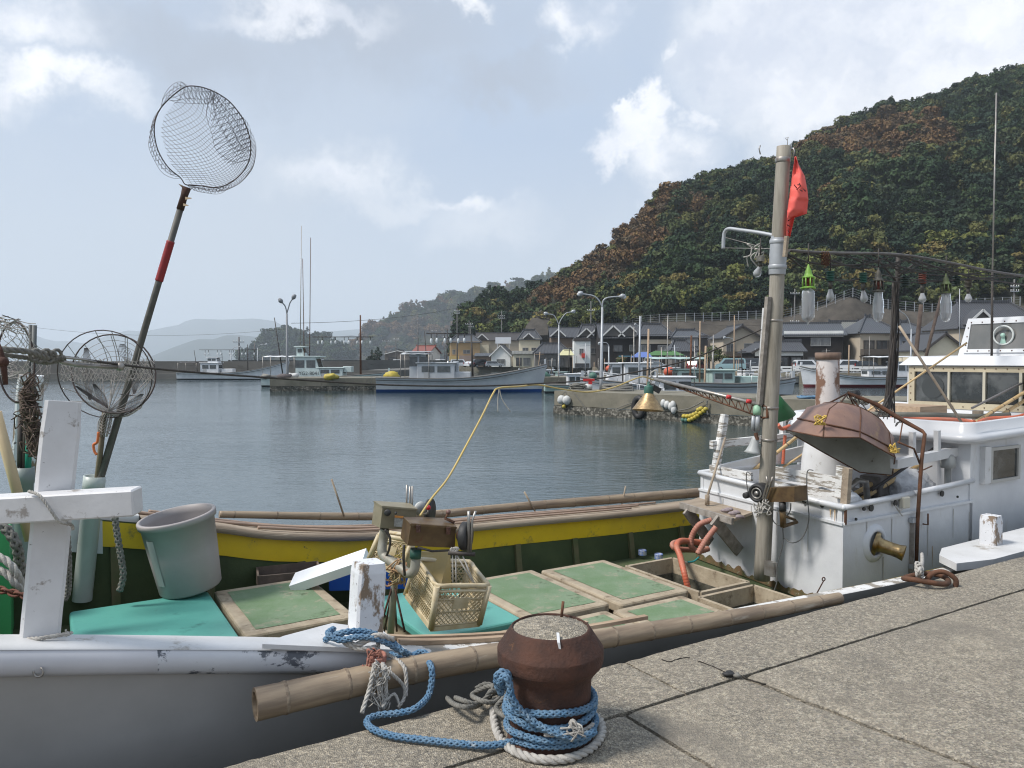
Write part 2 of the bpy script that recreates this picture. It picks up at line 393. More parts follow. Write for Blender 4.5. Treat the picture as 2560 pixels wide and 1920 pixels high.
m = MB(); m.add([(-7000, -60, -4), (7000, -60, -4), (7000, 9200, -4), (-7000, 9200, -4)], [(0, 1, 2, 3)])
o = m.build('seabed', pm('seabed', (.05, .06, .05), r=1)); tag(o, kind='structure')

# exposed-aggregate concrete of the near quay
bs = edit(pm('aggregate', (.3, .28, .24), r=.9))
t = N('ShaderNodeTexCoord'); V = t.outputs['Object']
def vor(scale, rand=1.0):
    v = N('ShaderNodeTexVoronoi'); LK(V, v.inputs['Vector']); v.inputs['Scale'].default_value = scale; v.inputs['Randomness'].default_value = rand; return v
def nse(scale, d=6, ro=.6):
    n = N('ShaderNodeTexNoise'); LK(V, n.inputs['Vector']); n.inputs['Scale'].default_value = scale; n.inputs['Detail'].default_value = d; n.inputs['Roughness'].default_value = ro; return n.outputs['Fac']
def rg(x, a, b, lo=0., hi=1.):
    q = N('ShaderNodeMapRange'); LK(x, q.inputs[0]); q.inputs[1].default_value = a; q.inputs[2].default_value = b; q.inputs[3].default_value = lo; q.inputs[4].default_value = hi; return q.outputs[0]
def ramp(x, E):
    rp = N('ShaderNodeValToRGB'); LK(x, rp.inputs[0])
    for i, (p_, cc) in enumerate(E):
        e = rp.color_ramp.elements[i] if i < 2 else rp.color_ramp.elements.new(p_); e.position = p_; e.color = (*cc, 1)
    return rp.outputs[0]
va, vb = vor(135), vor(58)
def rc(v): s_ = N('ShaderNodeSeparateColor'); LK(v.outputs['Color'], s_.inputs[0]); return s_.outputs[0]
ca = ramp(rc(va), [(0, (.06, .055, .048)), (1, (.60, .55, .45)), (.3, (.17, .155, .125)), (.6, (.34, .30, .235)), (.85, (.50, .43, .32))])
cb = ramp(rc(vb), [(0, (.13, .135, .14)), (1, (.50, .45, .36)), (.35, (.22, .225, .225)), (.7, (.33, .28, .21))])
cc_ = mixc(rg(vb.outputs['Distance'], .0, .55, .75, 0), ca, cb)
cc_ = mixc(.25, cc_, (.42, .36, .27))
cc_ = mixc(rg(nse(1.1, 7, .65), .42, .72, 0, .5), cc_, (.46, .40, .30))
cc_ = mixc(rg(nse(26, 4, .7), .35, .62, .55, 0), cc_, (.10, .09, .075))
cc_ = mixc(rg(nse(3.2, 7, .7), .5, .68, 0, .45), cc_, (.22, .19, .15))
cc_ = mixc(rg(nse(.8, 8, .7), .52, .68, 0, .6), cc_, (.13, .12, .105))
cc_ = mixc(rg(nse(7, 5, .6), .64, .76, 0, .45), cc_, (.14, .13, .11))
LK(cc_, bs.inputs['Base Color'])
hb = mth('ADD', mth('MULTIPLY', va.outputs['Distance'], .8), mth('MULTIPLY', nse(40, 8, .7), 1.1))
bb = N('ShaderNodeBump'); bb.inputs['Strength'].default_value = .8; bb.inputs['Distance'].default_value = .012; LK(hb, bb.inputs['Height']); LK(bb.outputs[0], bs.inputs['Normal'])
agg = MATS['aggregate']
crack = pm('joint_grime', (.018, .016, .013), (.04, .034, .026), 20, .95, bump=.6, bsc=60)

def wob(u, n, k): return MN.noise(Vector((u * 9, n * 9, k))) * .006 + MN.noise(Vector((u * 31, n * 31, k))) * .003
def slab(u0, u1, n0, n1, z, name='pavement', lip=False, s0=0., s1=0.):
    """concrete slab, jittered edges; s0/s1 skew the ends"""
    m = MB(); nu = max(6, int((u1 - u0) / .04)); nn = max(4, int((n1 - n0) / .04)); nu = min(nu, 160); nn = min(nn, 60)
    P = []
    for i in range(nu + 1):
        row = []
        for j in range(nn + 1):
            tn = j / nn; n = n0 + (n1 - n0) * tn
            a, b_ = u0 + s0 * (n1 - n), u1 + s1 * (n1 - n); u = a + (b_ - a) * i / nu
            e = 0
            if i in (0, nu): u += wob(u, n, 1) * 1.5
            if j == 0: n += wob(u, n, 2) * 1.5
            zz = z + .003 * MN.noise(Vector((u * 1.3, n * 1.3, 5)))
            if lip and j >= nn - 1:
                ch = MN.noise(Vector((u * 5, 3, 1))) * .5 + MN.noise(Vector((u * 17, 3, 4))) * .35 + MN.noise(Vector((u * 47, 3, 7))) * .2
                if j == nn: n += -.012 - max(0, ch) * .05 + wob(u, 0, 9) * 2; zz -= .018 + max(0, ch) * .02
                else: n += -.004 + .4 * wob(u, 1, 4); zz -= max(0, ch) * .012
            if i in (0, nu) or j == 0: zz -= .007
            row.append(B(u, n, zz))
        P.append(row)
    m.grid(P, True)
    # skirts
    for edge in ([P[i][0] for i in range(nu + 1)], [P[i][nn] for i in range(nu, -1, -1)], [P[0][j] for j in range(nn, -1, -1)], [P[nu][j] for j in range(nn + 1)]):
        dz = Vector((0, 0, -.05 if not lip else -.05))
        m.grid([[p, p + dz] for p in edge], False)
    o = m.build(name, agg); tag(o, kind='structure'); return o
for (a, b_) in ((-6, -2.2), (-2.185, 1.985), (2.0, 6.2), (6.215, 12), (12.02, 30)):
    slab(a, b_, -.455, 0, QZ, lip=True)
slab(-6, -.45, -2.6, -.484, QZ - .004); slab(-.435, 1.615, -2.6, -.484, QZ - .002)
slab(1.637, 2.347, -2.6, -.484, QZ - .003, s1=.105); slab(2.371, 6.1, -2.6, -.484, QZ - .001, s0=.105); slab(6.115, 11, -2.6, -.47, QZ - .002); slab(11.02, 30, -2.6, -.47, QZ)
slab(-6, 30, -16, -2.615, QZ - .002)
def patch(P, mt_, z=QZ + .004):
    m = MB(); Q = [p + Vector(MN.noise_vector(p * 40)) * .006 for p in resample(spline([pz(x, y, z) for x, y in P], 6, True), .01)]
    for p in Q: p.z = z
    m.add(Q, [tuple(range(len(Q)))]); tag(m.build('pavement', mt_), kind='structure')
mortar = pm('mortar', (.46, .42, .34), (.30, .27, .215), 30, .95, bump=.8, bsc=90); fill = pm('asphalt_fill', (.05, .046, .04), (.11, .10, .085), 60, .95, bump=1, bsc=120)
for P in ([(1655, 1650), (1672, 1655), (1690, 1650), (1712, 1645), (1728, 1646)], [(1742, 1652), (1770, 1662), (1800, 1675), (1818, 1684)], [(1850, 1688), (1880, 1702), (1920, 1712)]):
    m = MB(); m.tube([p + Vector(MN.noise_vector(p * 50)) * .004 for p in resample(spline([pz(x, y, QZ - .0) for x, y in P], 6), .01)], .004, 4); tag(m.build('pavement', crack), kind='structure')
m = MB(); q = []
for z in (-3.5, QZ - .042): q += [B(-6, -16, z), B(30, -16, z), B(30, -.035, z), B(-6, -.035, z)]
m.hexa(q); o = m.build('quay_wall', pm('quay_wall_concrete', (.12, .115, .095), (.07, .068, .055), 3, .9, bump=.8, bsc=12, bdist=.03))
tag(o, 'concrete quay wall under the pavement edge beside the near boat', 'quay wall')
# crumbs of grime in the joints: a cracked dark line with a knot of old rope
# ------------------------------------------------------------ harbour land, breakwater, piers
land = pm('asphalt_yard', (.13, .13, .125), (.09, .09, .088), .3, .9)
edge = [(-30, 224), (-14, 205), (8, 196), (20, 172), (38, 124), (33, 100), (34, 84), (60, 74), (120, 60)]
pts = [Vector((x, y, 1.2)) for x, y in edge] + [Vector((420, 60, 1.2)), Vector((420, 620, 1.2)), Vector((-60, 620, 1.2)), Vector((-60, 224, 1.2))]
m = MB(); m.add(pts, [tuple(range(len(pts)))]); tag(m.build('pavement', land), kind='structure')
m = MB()
for a, b_ in zip(edge, edge[1:]):
    A, Bv = Vector((*a, 0)), Vector((*b_, 0)); d = (Bv - A).normalized(); nn = Vector((-d.y, d.x, 0))
    m.hexa([A - Vector((0, 0, 3)), Bv - Vector((0, 0, 3)), Bv + nn * .6 - Vector((0, 0, 3)), A + nn * .6 - Vector((0, 0, 3))] + [A + Vector((0, 0, 1.35)), Bv + Vector((0, 0, 1.35)), Bv + nn * .6 + Vector((0, 0, 1.35)), A + nn * .6 + Vector((0, 0, 1.35))])
tag(m.build('harbour_wall', concrete), 'long low concrete harbour wall holding up the village shore', 'wall')

def pier(name, label, P, z0, z1, width, crust=.35):
    """P: front edge polyline (x,y); body with recessed barnacle band near the waterline"""
    t = thing(name, label, 'pier', (P[0][0], P[0][1], 0))
    top = MB(); low = MB()
    for a, b_ in zip(P, P[1:]):
        A, C = Vector((*a, 0)), Vector((*b_, 0)); d = (C - A).normalized(); nn = Vector((-d.y, d.x, 0))
        L = (C - A).length; k = max(1, int(L / 4.2))
        for i in range(k):
            p, q_ = A + d * (L * i / k + (.012 if i else 0)), A + d * (L * (i + 1) / k - .012)
            w = nn * width; h = z0 + crust
            top.hexa([p + Vector((0, 0, h)), q_ + Vector((0, 0, h)), q_ + w + Vector((0, 0, h)), p + w + Vector((0, 0, h)), p + Vector((0, 0, z1)), q_ + Vector((0, 0, z1)), q_ + w + Vector((0, 0, z1)), p + w + Vector((0, 0, z1))])
        # crust: bumpy sheet in front and ends
        rows = []
        K = max(8, int(L / .25))
        for i in range(-4, K + 5):
            s_ = min(max(i, 0), K) / K; base = A + d * (L * s_); o_ = 0
            side = nn * (min(0, -i) * 0)
            row = []
            for j in range(7):
                z = z0 + crust - .02 - (crust + .8 - 0.0) * j / 6
                if i < 0: pp = A + nn * (width * (-i) / 4); dirn = -d
                elif i > K: pp = C + nn * (width * (i - K) / 4); dirn = d
                else: pp = base; dirn = -nn
                q2 = pp + dirn * (.03 + .10 * MN.noise(Vector((pp.x * 2.1, pp.y * 2.1, z * 4))) + .05 * (j / 6)); q2.z = z; row.append(q2)
            rows.append(row)
        low.grid(rows, False)
    top.build('pier_deck', concrete, t); low.build('barnacle_band', wetcon, t); return t
pier('concrete_pier', 'nearest grey concrete pier with barnacles, fenders and yellow floats on its face', [(2.15, 38.6), (5.8, 34.7), (9.7, 30.9), (12, 29.3), (24, 27)], 0, QZ, 4.2, .42)
pier('concrete_pier', 'long concrete pier behind the grey fishing boat with a lamp post on its left end', [(-21.2, 66.5), (9, 72), (26, 78)], 0, QZ, 7, .45)
# breakwater far left: high wall with a lower ledge
t = thing('breakwater', 'long dark concrete breakwater closing the harbour at the left', 'breakwater', (-60, 113, 0))
m = MB(); m.box((-110, 116, .6), (175, 5, 4.1)); m.build('breakwater_wall', pm('breakwater_concrete', (.16, .155, .14), (.115, .11, .10), .25, .9, wear=((.07, .068, .06), .55, .7, .6, (.4, 1, 3))), t)
m = MB(); m.box((-110, 112.8, -.6), (178, 1.4, 2.8)); m.build('ledge', MATS['breakwater_concrete'], t)
m = MB(); m.hexa([(-22.5, 113.5, -2), (-20, 220, -2), (-15, 220, -2), (-17, 113.5, -2), (-22.5, 113.5, 1.3), (-20, 220, 1.3), (-15, 220, 1.3), (-17, 113.5, 1.3)])
m.hexa([(-56, 150, -2), (-16, 172, -2), (-15, 175, -2), (-56, 153, -2), (-56, 150, 2.9), (-16, 172, 2.9), (-15, 175, 2.9), (-56, 153, 2.9)])
m.build('inner_arm', MATS['breakwater_concrete'], t)

# ------------------------------------------------------------ hills
def lerp_pts(P, x):
    if x <= P[0][0]: return P[0][1]
    for (a, va_), (b_, vb_) in zip(P, P[1:]):
        if x <= b_: return va_ + (vb_ - va_) * (x - a) / (b_ - a)
    return P[-1][1]
def hill(name, sky, base, D0, D1, mat, drop=0, step=16, rows=14, nz_=0.0, power=.85, back=True):
    xs = []; x = sky[0][0]
    while x <= sky[-1][0]: xs.append(x); x += step
    G = []
    for px in xs:
        d0 = lerp_pts(D0, px); d1 = lerp_pts(D1, px)
        zb = max(-1, py_(px, lerp_pts(base, px), d0).z) if base else -1
        zt = max(zb + .2, py_(px, lerp_pts(sky, px), d1).z - drop)
        col = []
        for j in range(rows + 1):
            t_ = j / rows; D = d0 + (d1 - d0) * t_; z = zb + (zt - zb) * (t_ ** power)
            z += nz_ * MN.noise(Vector((px / 90, D / 30, 2))) * math.sin(math.pi * min(1, t_ * 1.0)) 
            p = py_(px, 900, D); col.append(Vector((p.x, D, z)))
        if back:
            for k in (1, 2): D = d1 + k * (d1 - d0 + 20) * .5; p = py_(px, 900, D); col.append(Vector((p.x, D, max(-2, zt * (1 - .55 * k)))))
        G.append(col)
    m = MB(); m.grid(G, True); o = m.build(name, mat); tag(o, kind='structure'); return G
hillsoil = pm('hill_undergrowth', (.018, .022, .012), (.035, .034, .018), .08, 1)
sky1 = [(1138, 850), (1154, 770), (1166, 732), (1190, 708), (1215, 700), (1285, 704), (1320, 700), (1389, 683), (1447, 648), (1539, 579), (1600, 515), (1666, 463), (1782, 411), (1850, 392), (1921, 376), (2048, 307), (2120, 275), (2199, 249), (2270, 236), (2326, 220), (2430, 174), (2560, 145), (2800, 60), (3100, 0)]
base1 = [(1095, 895), (1150, 885), (1350, 850), (1480, 830), (1600, 812), (1960, 797), (2050, 776), (2130, 742), (2200, 772), (2330, 785), (2560, 765), (3100, 765)]
G1 = hill('hill', sky1, base1, [(1095, 262), (1200, 250), (1500, 215), (1700, 180), (2560, 165), (3100, 160)], [(1095, 275), (1250, 285), (1500, 300), (2000, 325), (2560, 350), (3100, 360)], hillsoil, drop=7.5, step=14, rows=16, nz_=15)
sky2 = [(860, 905), (885, 868), (903, 846), (930, 818), (960, 798), (1000, 783), (1041, 768), (1090, 752), (1134, 741), (1165, 736), (1192, 729), (1260, 715), (1330, 700), (1420, 690)]
G2 = hill('hill', sky2, [(860, 905), (1420, 905)], [(860, 1350), (1420, 1250)], [(860, 1450), (1420, 1650)], hillsoil, drop=6, step=10, rows=12, nz_=10)
sky3 = [(600, 905), (619, 890), (640, 862), (660, 842), (694, 822), (720, 822), (740, 828), (787, 829), (810, 838), (838, 855), (856, 864), (876, 890), (886, 905)]
G3 = hill('hill', sky3, [(600, 905), (900, 905)], [(600, 1150), (900, 1150)], [(600, 1200), (750, 1280), (900, 1200)], hillsoil, drop=9, step=8, rows=8, nz_=6)
farm = pm('far_hill_wood', (.03, .045, .035), (.045, .055, .04), .01, 1)
hill('hill', [(340, 905), (385, 888), (434, 868), (492, 848), (535, 848), (564, 838), (600, 838), (640, 842), (690, 840), (760, 846), (840, 842), (880, 838), (960, 850), (1000, 905)], None, [(300, 3800), (1000, 3800)], [(300, 4200), (1000, 4200)], farm, step=12, rows=6, nz_=12)
hill('hill', [(-700, 870), (-300, 850), (-60, 850), (0, 852), (40, 846), (90, 838), (110, 846), (135, 853), (180, 853), (210, 858), (260, 842), (318, 826), (362, 829), (405, 820), (448, 812), (466, 802), (486, 797), (560, 799), (636, 796), (690, 803), (715, 820), (780, 832), (860, 826), (930, 820), (1000, 860)], None, [(-700, 6600), (1000, 6600)], [(-700, 7400), (1000, 7400)], farm, step=14, rows=6, nz_=20)

# ------------------------------------------------------------ tree crowns for the forest (kept out of the scene, instanced by the forest object)
bs = edit(pm('forest_leaves', (.05, .07, .03), r=.85, spec=.2))
at = N('ShaderNodeAttribute'); at.attribute_type = 'INSTANCER'; at.attribute_name = 'col'
gg = N('ShaderNodeNewGeometry'); hs = N('ShaderNodeHueSaturation'); LK(at.outputs['Color'], hs.inputs['Color'])
q = N('ShaderNodeMapRange'); LK(gg.outputs['Random Per Island'], q.inputs[0]); q.inputs[3].default_value = .72; q.inputs[4].default_value = 1.28; LK(q.outputs[0], hs.inputs['Value'])
q = N('ShaderNodeMapRange'); LK(gg.outputs['Random Per Island'], q.inputs[0]); q.inputs[3].default_value = .485; q.inputs[4].default_value = .515; LK(q.outputs[0], hs.inputs['Hue'])
LK(hs.outputs[0], bs.inputs['Base Color'])
leafm = MATS['forest_leaves']
def leaf_quads(m, c, nrm, s_, r_):
    nrm = Vector(nrm).normalized(); a = nrm.orthogonal().normalized(); b_ = nrm.cross(a); th = r_.random() * 6.28
    x = a * math.cos(th) + b_ * math.sin(th); y = nrm.cross(x); w = s_ * r_.uniform(.6, 1.2); h = s_ * r_.uniform(.5, 1.1)
    m.add([c - x * w, c - y * h + nrm * s_ * .2, c + x * w, c + y * h - nrm * s_ * .15], [(0, 1, 2, 3)])
def crown(m, kind, r_, cen=Vector((0, 0, 0)), R_=1.0, n=900, ls=.075):
    """unit-radius crown of leaf clusters"""
    L = []
    if kind == 'broad':
        for i in range(15):
            a = r_.random() * 6.28; e = r_.uniform(-.2, 1) ; rr = r_.uniform(.25, .68)
            L.append((Vector((math.cos(a) * rr, math.sin(a) * rr, .15 + .62 * e * (1 - .35 * rr))), r_.uniform(.24, .42), 1))
    elif kind == 'pine':
        for i in range(17):
            h = i / 16; a = r_.random() * 6.28; rr = (1 - h) * .75 * r_.uniform(.5, 1.1)
            L.append((Vector((math.cos(a) * rr, math.sin(a) * rr, -.3 + 1.5 * h)), .42 * (1.15 - h * .8), .38))
    else:
        for i in range(13):
            a = r_.random() * 6.28; rr = r_.uniform(.2, .8); L.append((Vector((math.cos(a) * rr, math.sin(a) * rr, r_.uniform(-.1, .75))), r_.uniform(.25, .4), .5))
    tot = sum(l[1] ** 2 for l in L)
    for (c, rad, fl) in L:
        for k in range(int(n * rad * rad / tot)):
            d = Vector((r_.gauss(0, 1), r_.gauss(0, 1), r_.gauss(.25, 1))).normalized(); q_ = rad * r_.uniform(.72, 1.08)
            p = cen + (c + Vector((d.x, d.y, d.z * fl)) * q_) * R_
            leaf_quads(m, p, d + Vector((r_.gauss(0, .45), r_.gauss(0, .45), r_.gauss(.25, .45))), ls * R_ * r_.uniform(.7, 1.4), r_)
CR = bpy.data.collections.new('crown_models')
rr = random.Random(3)
for i, (k, nq, ls) in enumerate([('broad', 650, .10), ('broad', 520, .12), ('pine', 800, .085), ('flat', 650, .10), ('broad', 800, .085), ('pine', 900, .075)]):
    m = MB(); crown(m, k, rr, n=nq, ls=ls)
    me = bpy.data.meshes.new('crown'); me.from_pydata([tuple(v) for v in m.v], [], m.f); me.materials.append(leafm)
    CR.objects.link(bpy.data.objects.new('crown_model', me))
def inst_group():
    ng = bpy.data.node_groups.new('scatter_crowns', 'GeometryNodeTree')
    ng.interface.new_socket('Geometry', in_out='INPUT', socket_type='NodeSocketGeometry'); ng.interface.new_socket('Geometry', in_out='OUTPUT', socket_type='NodeSocketGeometry')
    gi = ng.nodes.new('NodeGroupInput'); go = ng.nodes.new('NodeGroupOutput'); ip = ng.nodes.new('GeometryNodeInstanceOnPoints'); ci = ng.nodes.new('GeometryNodeCollectionInfo')
    ci.inputs['Collection'].default_value = CR; ci.inputs['Separate Children'].default_value = True; ci.inputs['Reset Children'].default_value = True
    def na(n, t_): a = ng.nodes.new('GeometryNodeInputNamedAttribute'); a.data_type = t_; a.inputs['Name'].default_value = n; return a.outputs[0]
    l = ng.links.new
    l(gi.outputs[0], ip.inputs['Points']); l(ci.outputs[0], ip.inputs['Instance']); ip.inputs['Pick Instance'].default_value = True
    l(na('idx', 'INT'), ip.inputs['Instance Index']); l(na('rot', 'FLOAT_VECTOR'), ip.inputs['Rotation']); l(na('scl', 'FLOAT_VECTOR'), ip.inputs['Scale'])
    l(ip.outputs[0], go.inputs[0]); return ng
NG = inst_group()
def forest(name, label, T):
    """T: list of (pos, (sx,sy,sz), rotz, idx, colour)"""
    me = bpy.data.meshes.new(name); me.from_pydata([tuple(t_[0]) for t_ in T], [], [])
    for an, ty, fld, dat in (('scl', 'FLOAT_VECTOR', 'vector', [x for t_ in T for x in t_[1]]), ('rot', 'FLOAT_VECTOR', 'vector', [x for t_ in T for x in (0, 0, t_[2])]),
                             ('idx', 'INT', 'value', [t_[3] for t_ in T]), ('col', 'FLOAT_COLOR', 'color', [x for t_ in T for x in (*t_[4], 1)])):
        me.attributes.new(an, ty, 'POINT'); me.attributes[an].data.foreach_set(fld, dat)
    o = bpy.data.objects.new(name, me); COL.objects.link(o); tag(o, label, 'forest', kind='stuff')
    md = o.modifiers.new('scatter', 'NODES'); md.node_group = NG; return o
DG = [(.018, .034, .018), (.026, .046, .020), (.036, .060, .024), (.022, .040, .024)]
MG = [(.060, .075, .028), (.085, .090, .032), (.11, .11, .035), (.05, .07, .035)]
RB = [(.135, .078, .038), (.115, .074, .040), (.155, .092, .042), (.10, .072, .042)]
def plant(G, dens, rmin, rmax, pal, r_, skip=None, jmax=99, zfac=.35, sink=.15):
    T = []
    for i in range(len(G) - 1):
        for j in range(min(jmax, len(G[0]) - 2)):
            a, b_, c, d = G[i][j], G[i + 1][j], G[i + 1][j + 1], G[i][j + 1]
            ar = ((b_ - a).cross(d - a)).length
            k = ar * dens; k = int(k) + (1 if r_.random() < k - int(k) else 0)
            for _ in range(k):
                s_, t_ = r_.random(), r_.random(); p = a.lerp(b_, s_).lerp(d.lerp(c, s_), t_)
                if skip and skip(p): continue
                rad = r_.uniform(rmin, rmax); col, idx = pal(p, r_)
                T.append((p + Vector((0, 0, rad * .45)), (rad, rad, rad * r_.uniform(.85, 1.2)), r_.random() * 6.28, idx, col))
    return T
def proj(p):
    d = p - Vector((0, 0, CAMH)); fy = d.y * math.cos(PITCH) - d.z * math.sin(PITCH); uy = d.y * math.sin(PITCH) + d.z * math.cos(PITCH)
    return 1280 + FPX * d.x / fy, 960 - FPX * uy / fy
def pal1(p, r_):
    x, y = proj(p); v = MN.noise(p * .017) + .5 * MN.noise(p * .05) + r_.gauss(0, .10)
    # russet belt runs up the middle of the slope; the far right and the foot stay green
    skyy = lerp_pts(sky1, x); f = (y - skyy) / max(60, (820 - skyy))
    brown = -.03 - .8 * max(0, (x - 2150) / 410) - .9 * max(0, f - .52) - .5 * max(0, (1420 - x) / 200)
    if x > 1560 and f < .45: brown += .10
    if x < 1330 and f < .6: return r_.choice(DG), r_.choice([2, 4, 0, 5])
    if v < brown - .02: 
        c = r_.choice(RB); return c, r_.choice([0, 1, 4])
    if v < brown + .16: c = r_.choice(MG); return c, r_.choice([0, 1, 3, 4])
    if f > .7 and r_.random() < .35: return r_.choice([(.12, .13, .035), (.09, .11, .04), (.15, .12, .04)]), r_.choice([0, 3, 4])
    if r_.random() < .22: return r_.choice(MG), r_.choice([0, 1, 3, 4])
    return r_.choice(DG), r_.choice([0, 1, 2, 3, 5, 4])
r1 = random.Random(11)
T = plant(G1, .062, 2.5, 4.6, pal1, r1)
T += plant([g_[:7] for g_ in G1], .05, 1.6, 3.0, pal1, r1)
forest('forest', 'dark green and russet autumn forest covering the steep hill behind the village', T)
def pal2(p, r_):
    v = MN.noise(p * .012) + r_.gauss(0, .15)
    return (r_.choice(RB) if v < -.12 else r_.choice(DG + MG)), r_.choice([0, 1, 2, 3, 4])
forest('forest', 'hazy grey-green wood on the hill beyond the grey fishing boat', plant(G2, .0032, 9, 16, pal2, r1, jmax=13))
forest('forest', 'hazy wooded islet beyond the breakwater', plant(G3, .005, 8, 13, lambda p, r_: (r_.choice(DG + [MG[0]]), r_.choice([0, 2, 3, 4])), r1, jmax=9))

# retaining slope behind the houses and fence on top
slopem = pm('slope_concrete', (.085, .074, .060), (.045, .039, .032), .35, .95, bump=.6, bsc=1.2, wear=((.16, .08, .06), .66, .78, .35), bdist=.2)
topb = [(1560, 812), (1660, 806), (1760, 804), (1960, 797), (2050, 776), (2130, 742), (2200, 770), (2330, 783), (2440, 770), (2560, 765), (2900, 765)]
G = []
for i in range(0, 90):
    px = 1540 + i * 15; d0 = lerp_pts([(1500, 213), (1700, 178), (2560, 163), (3100, 158)], px) - 1
    tp = py_(px, lerp_pts(topb, px) - 1, d0); bt = py_(px, 900, d0 - 12); col = []
    for j in range(7):
        p = Vector((bt.x, bt.y, 1.1)).lerp(tp, j / 6); p.y += 1.5 * MN.noise(p * .12); col.append(p)
    col.append(tp + Vector((0, 4, .3))); G.append(col)
m = MB(); m.grid(G, True); tag(m.build('retaining_wall', slopem), 'tall sloping sprayed-concrete retaining wall behind the houses', 'retaining wall')
m = MB()
for (px, py) in [(1308, 838), (1315, 815), (1335, 788), (1352, 775), (1372, 790), (1385, 815), (1392, 838)]: m.v.append(py_(px, py, 226 + (838 - py) * .2))
m.f = [tuple(range(7))]; m.sm = [False]; V0 = list(m.v); m2 = MB(); m2.prism(V0, (0, 3, -3)); tag(m2.build('retaining_wall', slopem), 'small triangular concrete slope panel up among the trees', 'retaining wall')
# mesh fence along the top of the retaining wall
f = thing('fence', 'grey post and rail fence along the top of the retaining wall', 'fence', tuple(py_(1700, 806, 176)))
m = MB(); mr = MB(); last = None
for px in range(1560, 2560, 22):
    d0 = lerp_pts([(1500, 213), (1700, 178), (2560, 163), (3100, 158)], px) - 1
    p = py_(px, lerp_pts(topb, px), d0); m.beam(p, p + Vector((0, 0, 2.1)), .12, .12)
    if last is not None:
        for h in (.4, .9, 1.4, 1.95): mr.beam(last + Vector((0, 0, h)), p + Vector((0, 0, h)), .035, .035)
    last = p
o = m.build('fence_post', galv, f); o['kind'] = 'stuff'; mr.build('rail', galv, f)
# haze
m = MB(); m.hexa([(-6500, -50, -5), (6500, -50, -5), (6500, 8800, -5), (-6500, 8800, -5), (-6500, -50, 520), (6500, -50, 520), (6500, 8800, 520), (-6500, 8800, 520)])
hz = bpy.data.materials.new('haze'); hz.use_nodes = True; nt = hz.node_tree; nt.nodes.clear()
pv = N('ShaderNodeVolumePrincipled'); pv.inputs['Color'].default_value = (.86, .93, 1, 1); pv.inputs['Density'].default_value = .00019; pv.inputs['Anisotropy'].default_value = .1
oo = N('ShaderNodeOutputMaterial'); LK(pv.outputs[0], oo.inputs['Volume'])
if HAZE: tag(m.build('haze', hz), kind='stuff')
# ============================================================ VILLAGE
def tilemat(name, c, c2, w=.34):
    bs = edit(pm(name, c, r=.55)); t = N('ShaderNodeTexCoord'); s_ = N('ShaderNodeSeparateXYZ'); LK(t.outputs['Object'], s_.inputs[0])
    nn = N('ShaderNodeNewGeometry'); sn = N('ShaderNodeSeparateXYZ'); LK(nn.outputs['True Normal'], sn.inputs[0])
    ax = mth('GREATER_THAN', mth('ABSOLUTE', sn.outputs[0]), mth('ABSOLUTE', sn.outputs[1]))
    co = mth('ADD', mth('MULTIPLY', s_.outputs[1], ax), mth('MULTIPLY', s_.outputs[0], mth('SUBTRACT', 1.0, ax)))
    wv = mth('ADD', mth('MULTIPLY', mth('SINE', mth('MULTIPLY', co, 6.283 / w)), .5), .5)
    n = N('ShaderNodeTexNoise'); n.inputs['Scale'].default_value = 1.3; n.inputs['Detail'].default_value = 6; LK(t.outputs['Object'], n.inputs[0])
    col = mixc(wv, tuple(x * .45 for x in c), c); col = mixc(mth('MULTIPLY', n.outputs['Fac'], .8), col, c2); LK(col, bs.inputs['Base Color'])
    b_ = N('ShaderNodeBump'); b_.inputs['Strength'].default_value = .6; b_.inputs['Distance'].default_value = .06; LK(wv, b_.inputs['Height']); LK(b_.outputs[0], bs.inputs['Normal'])
    return MATS[name]
tile = tilemat('roof_tiles', (.085, .088, .096), (.05, .052, .058)); tilebr = tilemat('brown_roof_tiles', (.075, .065, .06), (.05, .045, .042)); tilered = tilemat('red_roof', (.30, .10, .08), (.22, .08, .06)); tileold = tilemat('old_roof_tiles', (.24, .24, .21), (.13, .13, .12))
tilelight = tilemat('light_roof_tiles', (.105, .115, .13), (.065, .07, .078))
wl = lambda n, c, k=.85: pm('wall_' + n, c, tuple(x * k for x in c), .5, .9, wear=(tuple(x * .55 for x in c), .62, .78, .5, (1, 1, .3)))
WC = {'cream': wl('cream', (.74, .67, .50)), 'tan': wl('tan', (.42, .30, .16)), 'white': wl('white', (.82, .82, .78)), 'grey': wl('grey', (.42, .42, .41)), 'dark': wl('dark_timber', (.020, .016, .014), .7), 'brown': wl('brown', (.20, .145, .105)),
      'pink': wl('pinkish', (.38, .29, .24)), 'yellow': wl('yellow', (.60, .44, .18)), 'bluegrey': wl('blue_grey', (.24, .26, .30)), 'beige': wl('beige', (.50, .43, .33)), 'shed': wl('shed', (.17, .155, .14))}
framem = pm('window_frame', (.30, .30, .29), r=.5); framed = pm('dark_window_frame', (.06, .05, .045), r=.5)
pane = pm('window_glass', (.03, .035, .04), (.10, .10, .10), .8, .12, spec=.8)
panel = pm('pale_curtained_glass', (.20, .20, .19), (.08, .085, .09), .9, .2, spec=.7)
barge = pm('barge_board', (.68, .67, .64), r=.7)
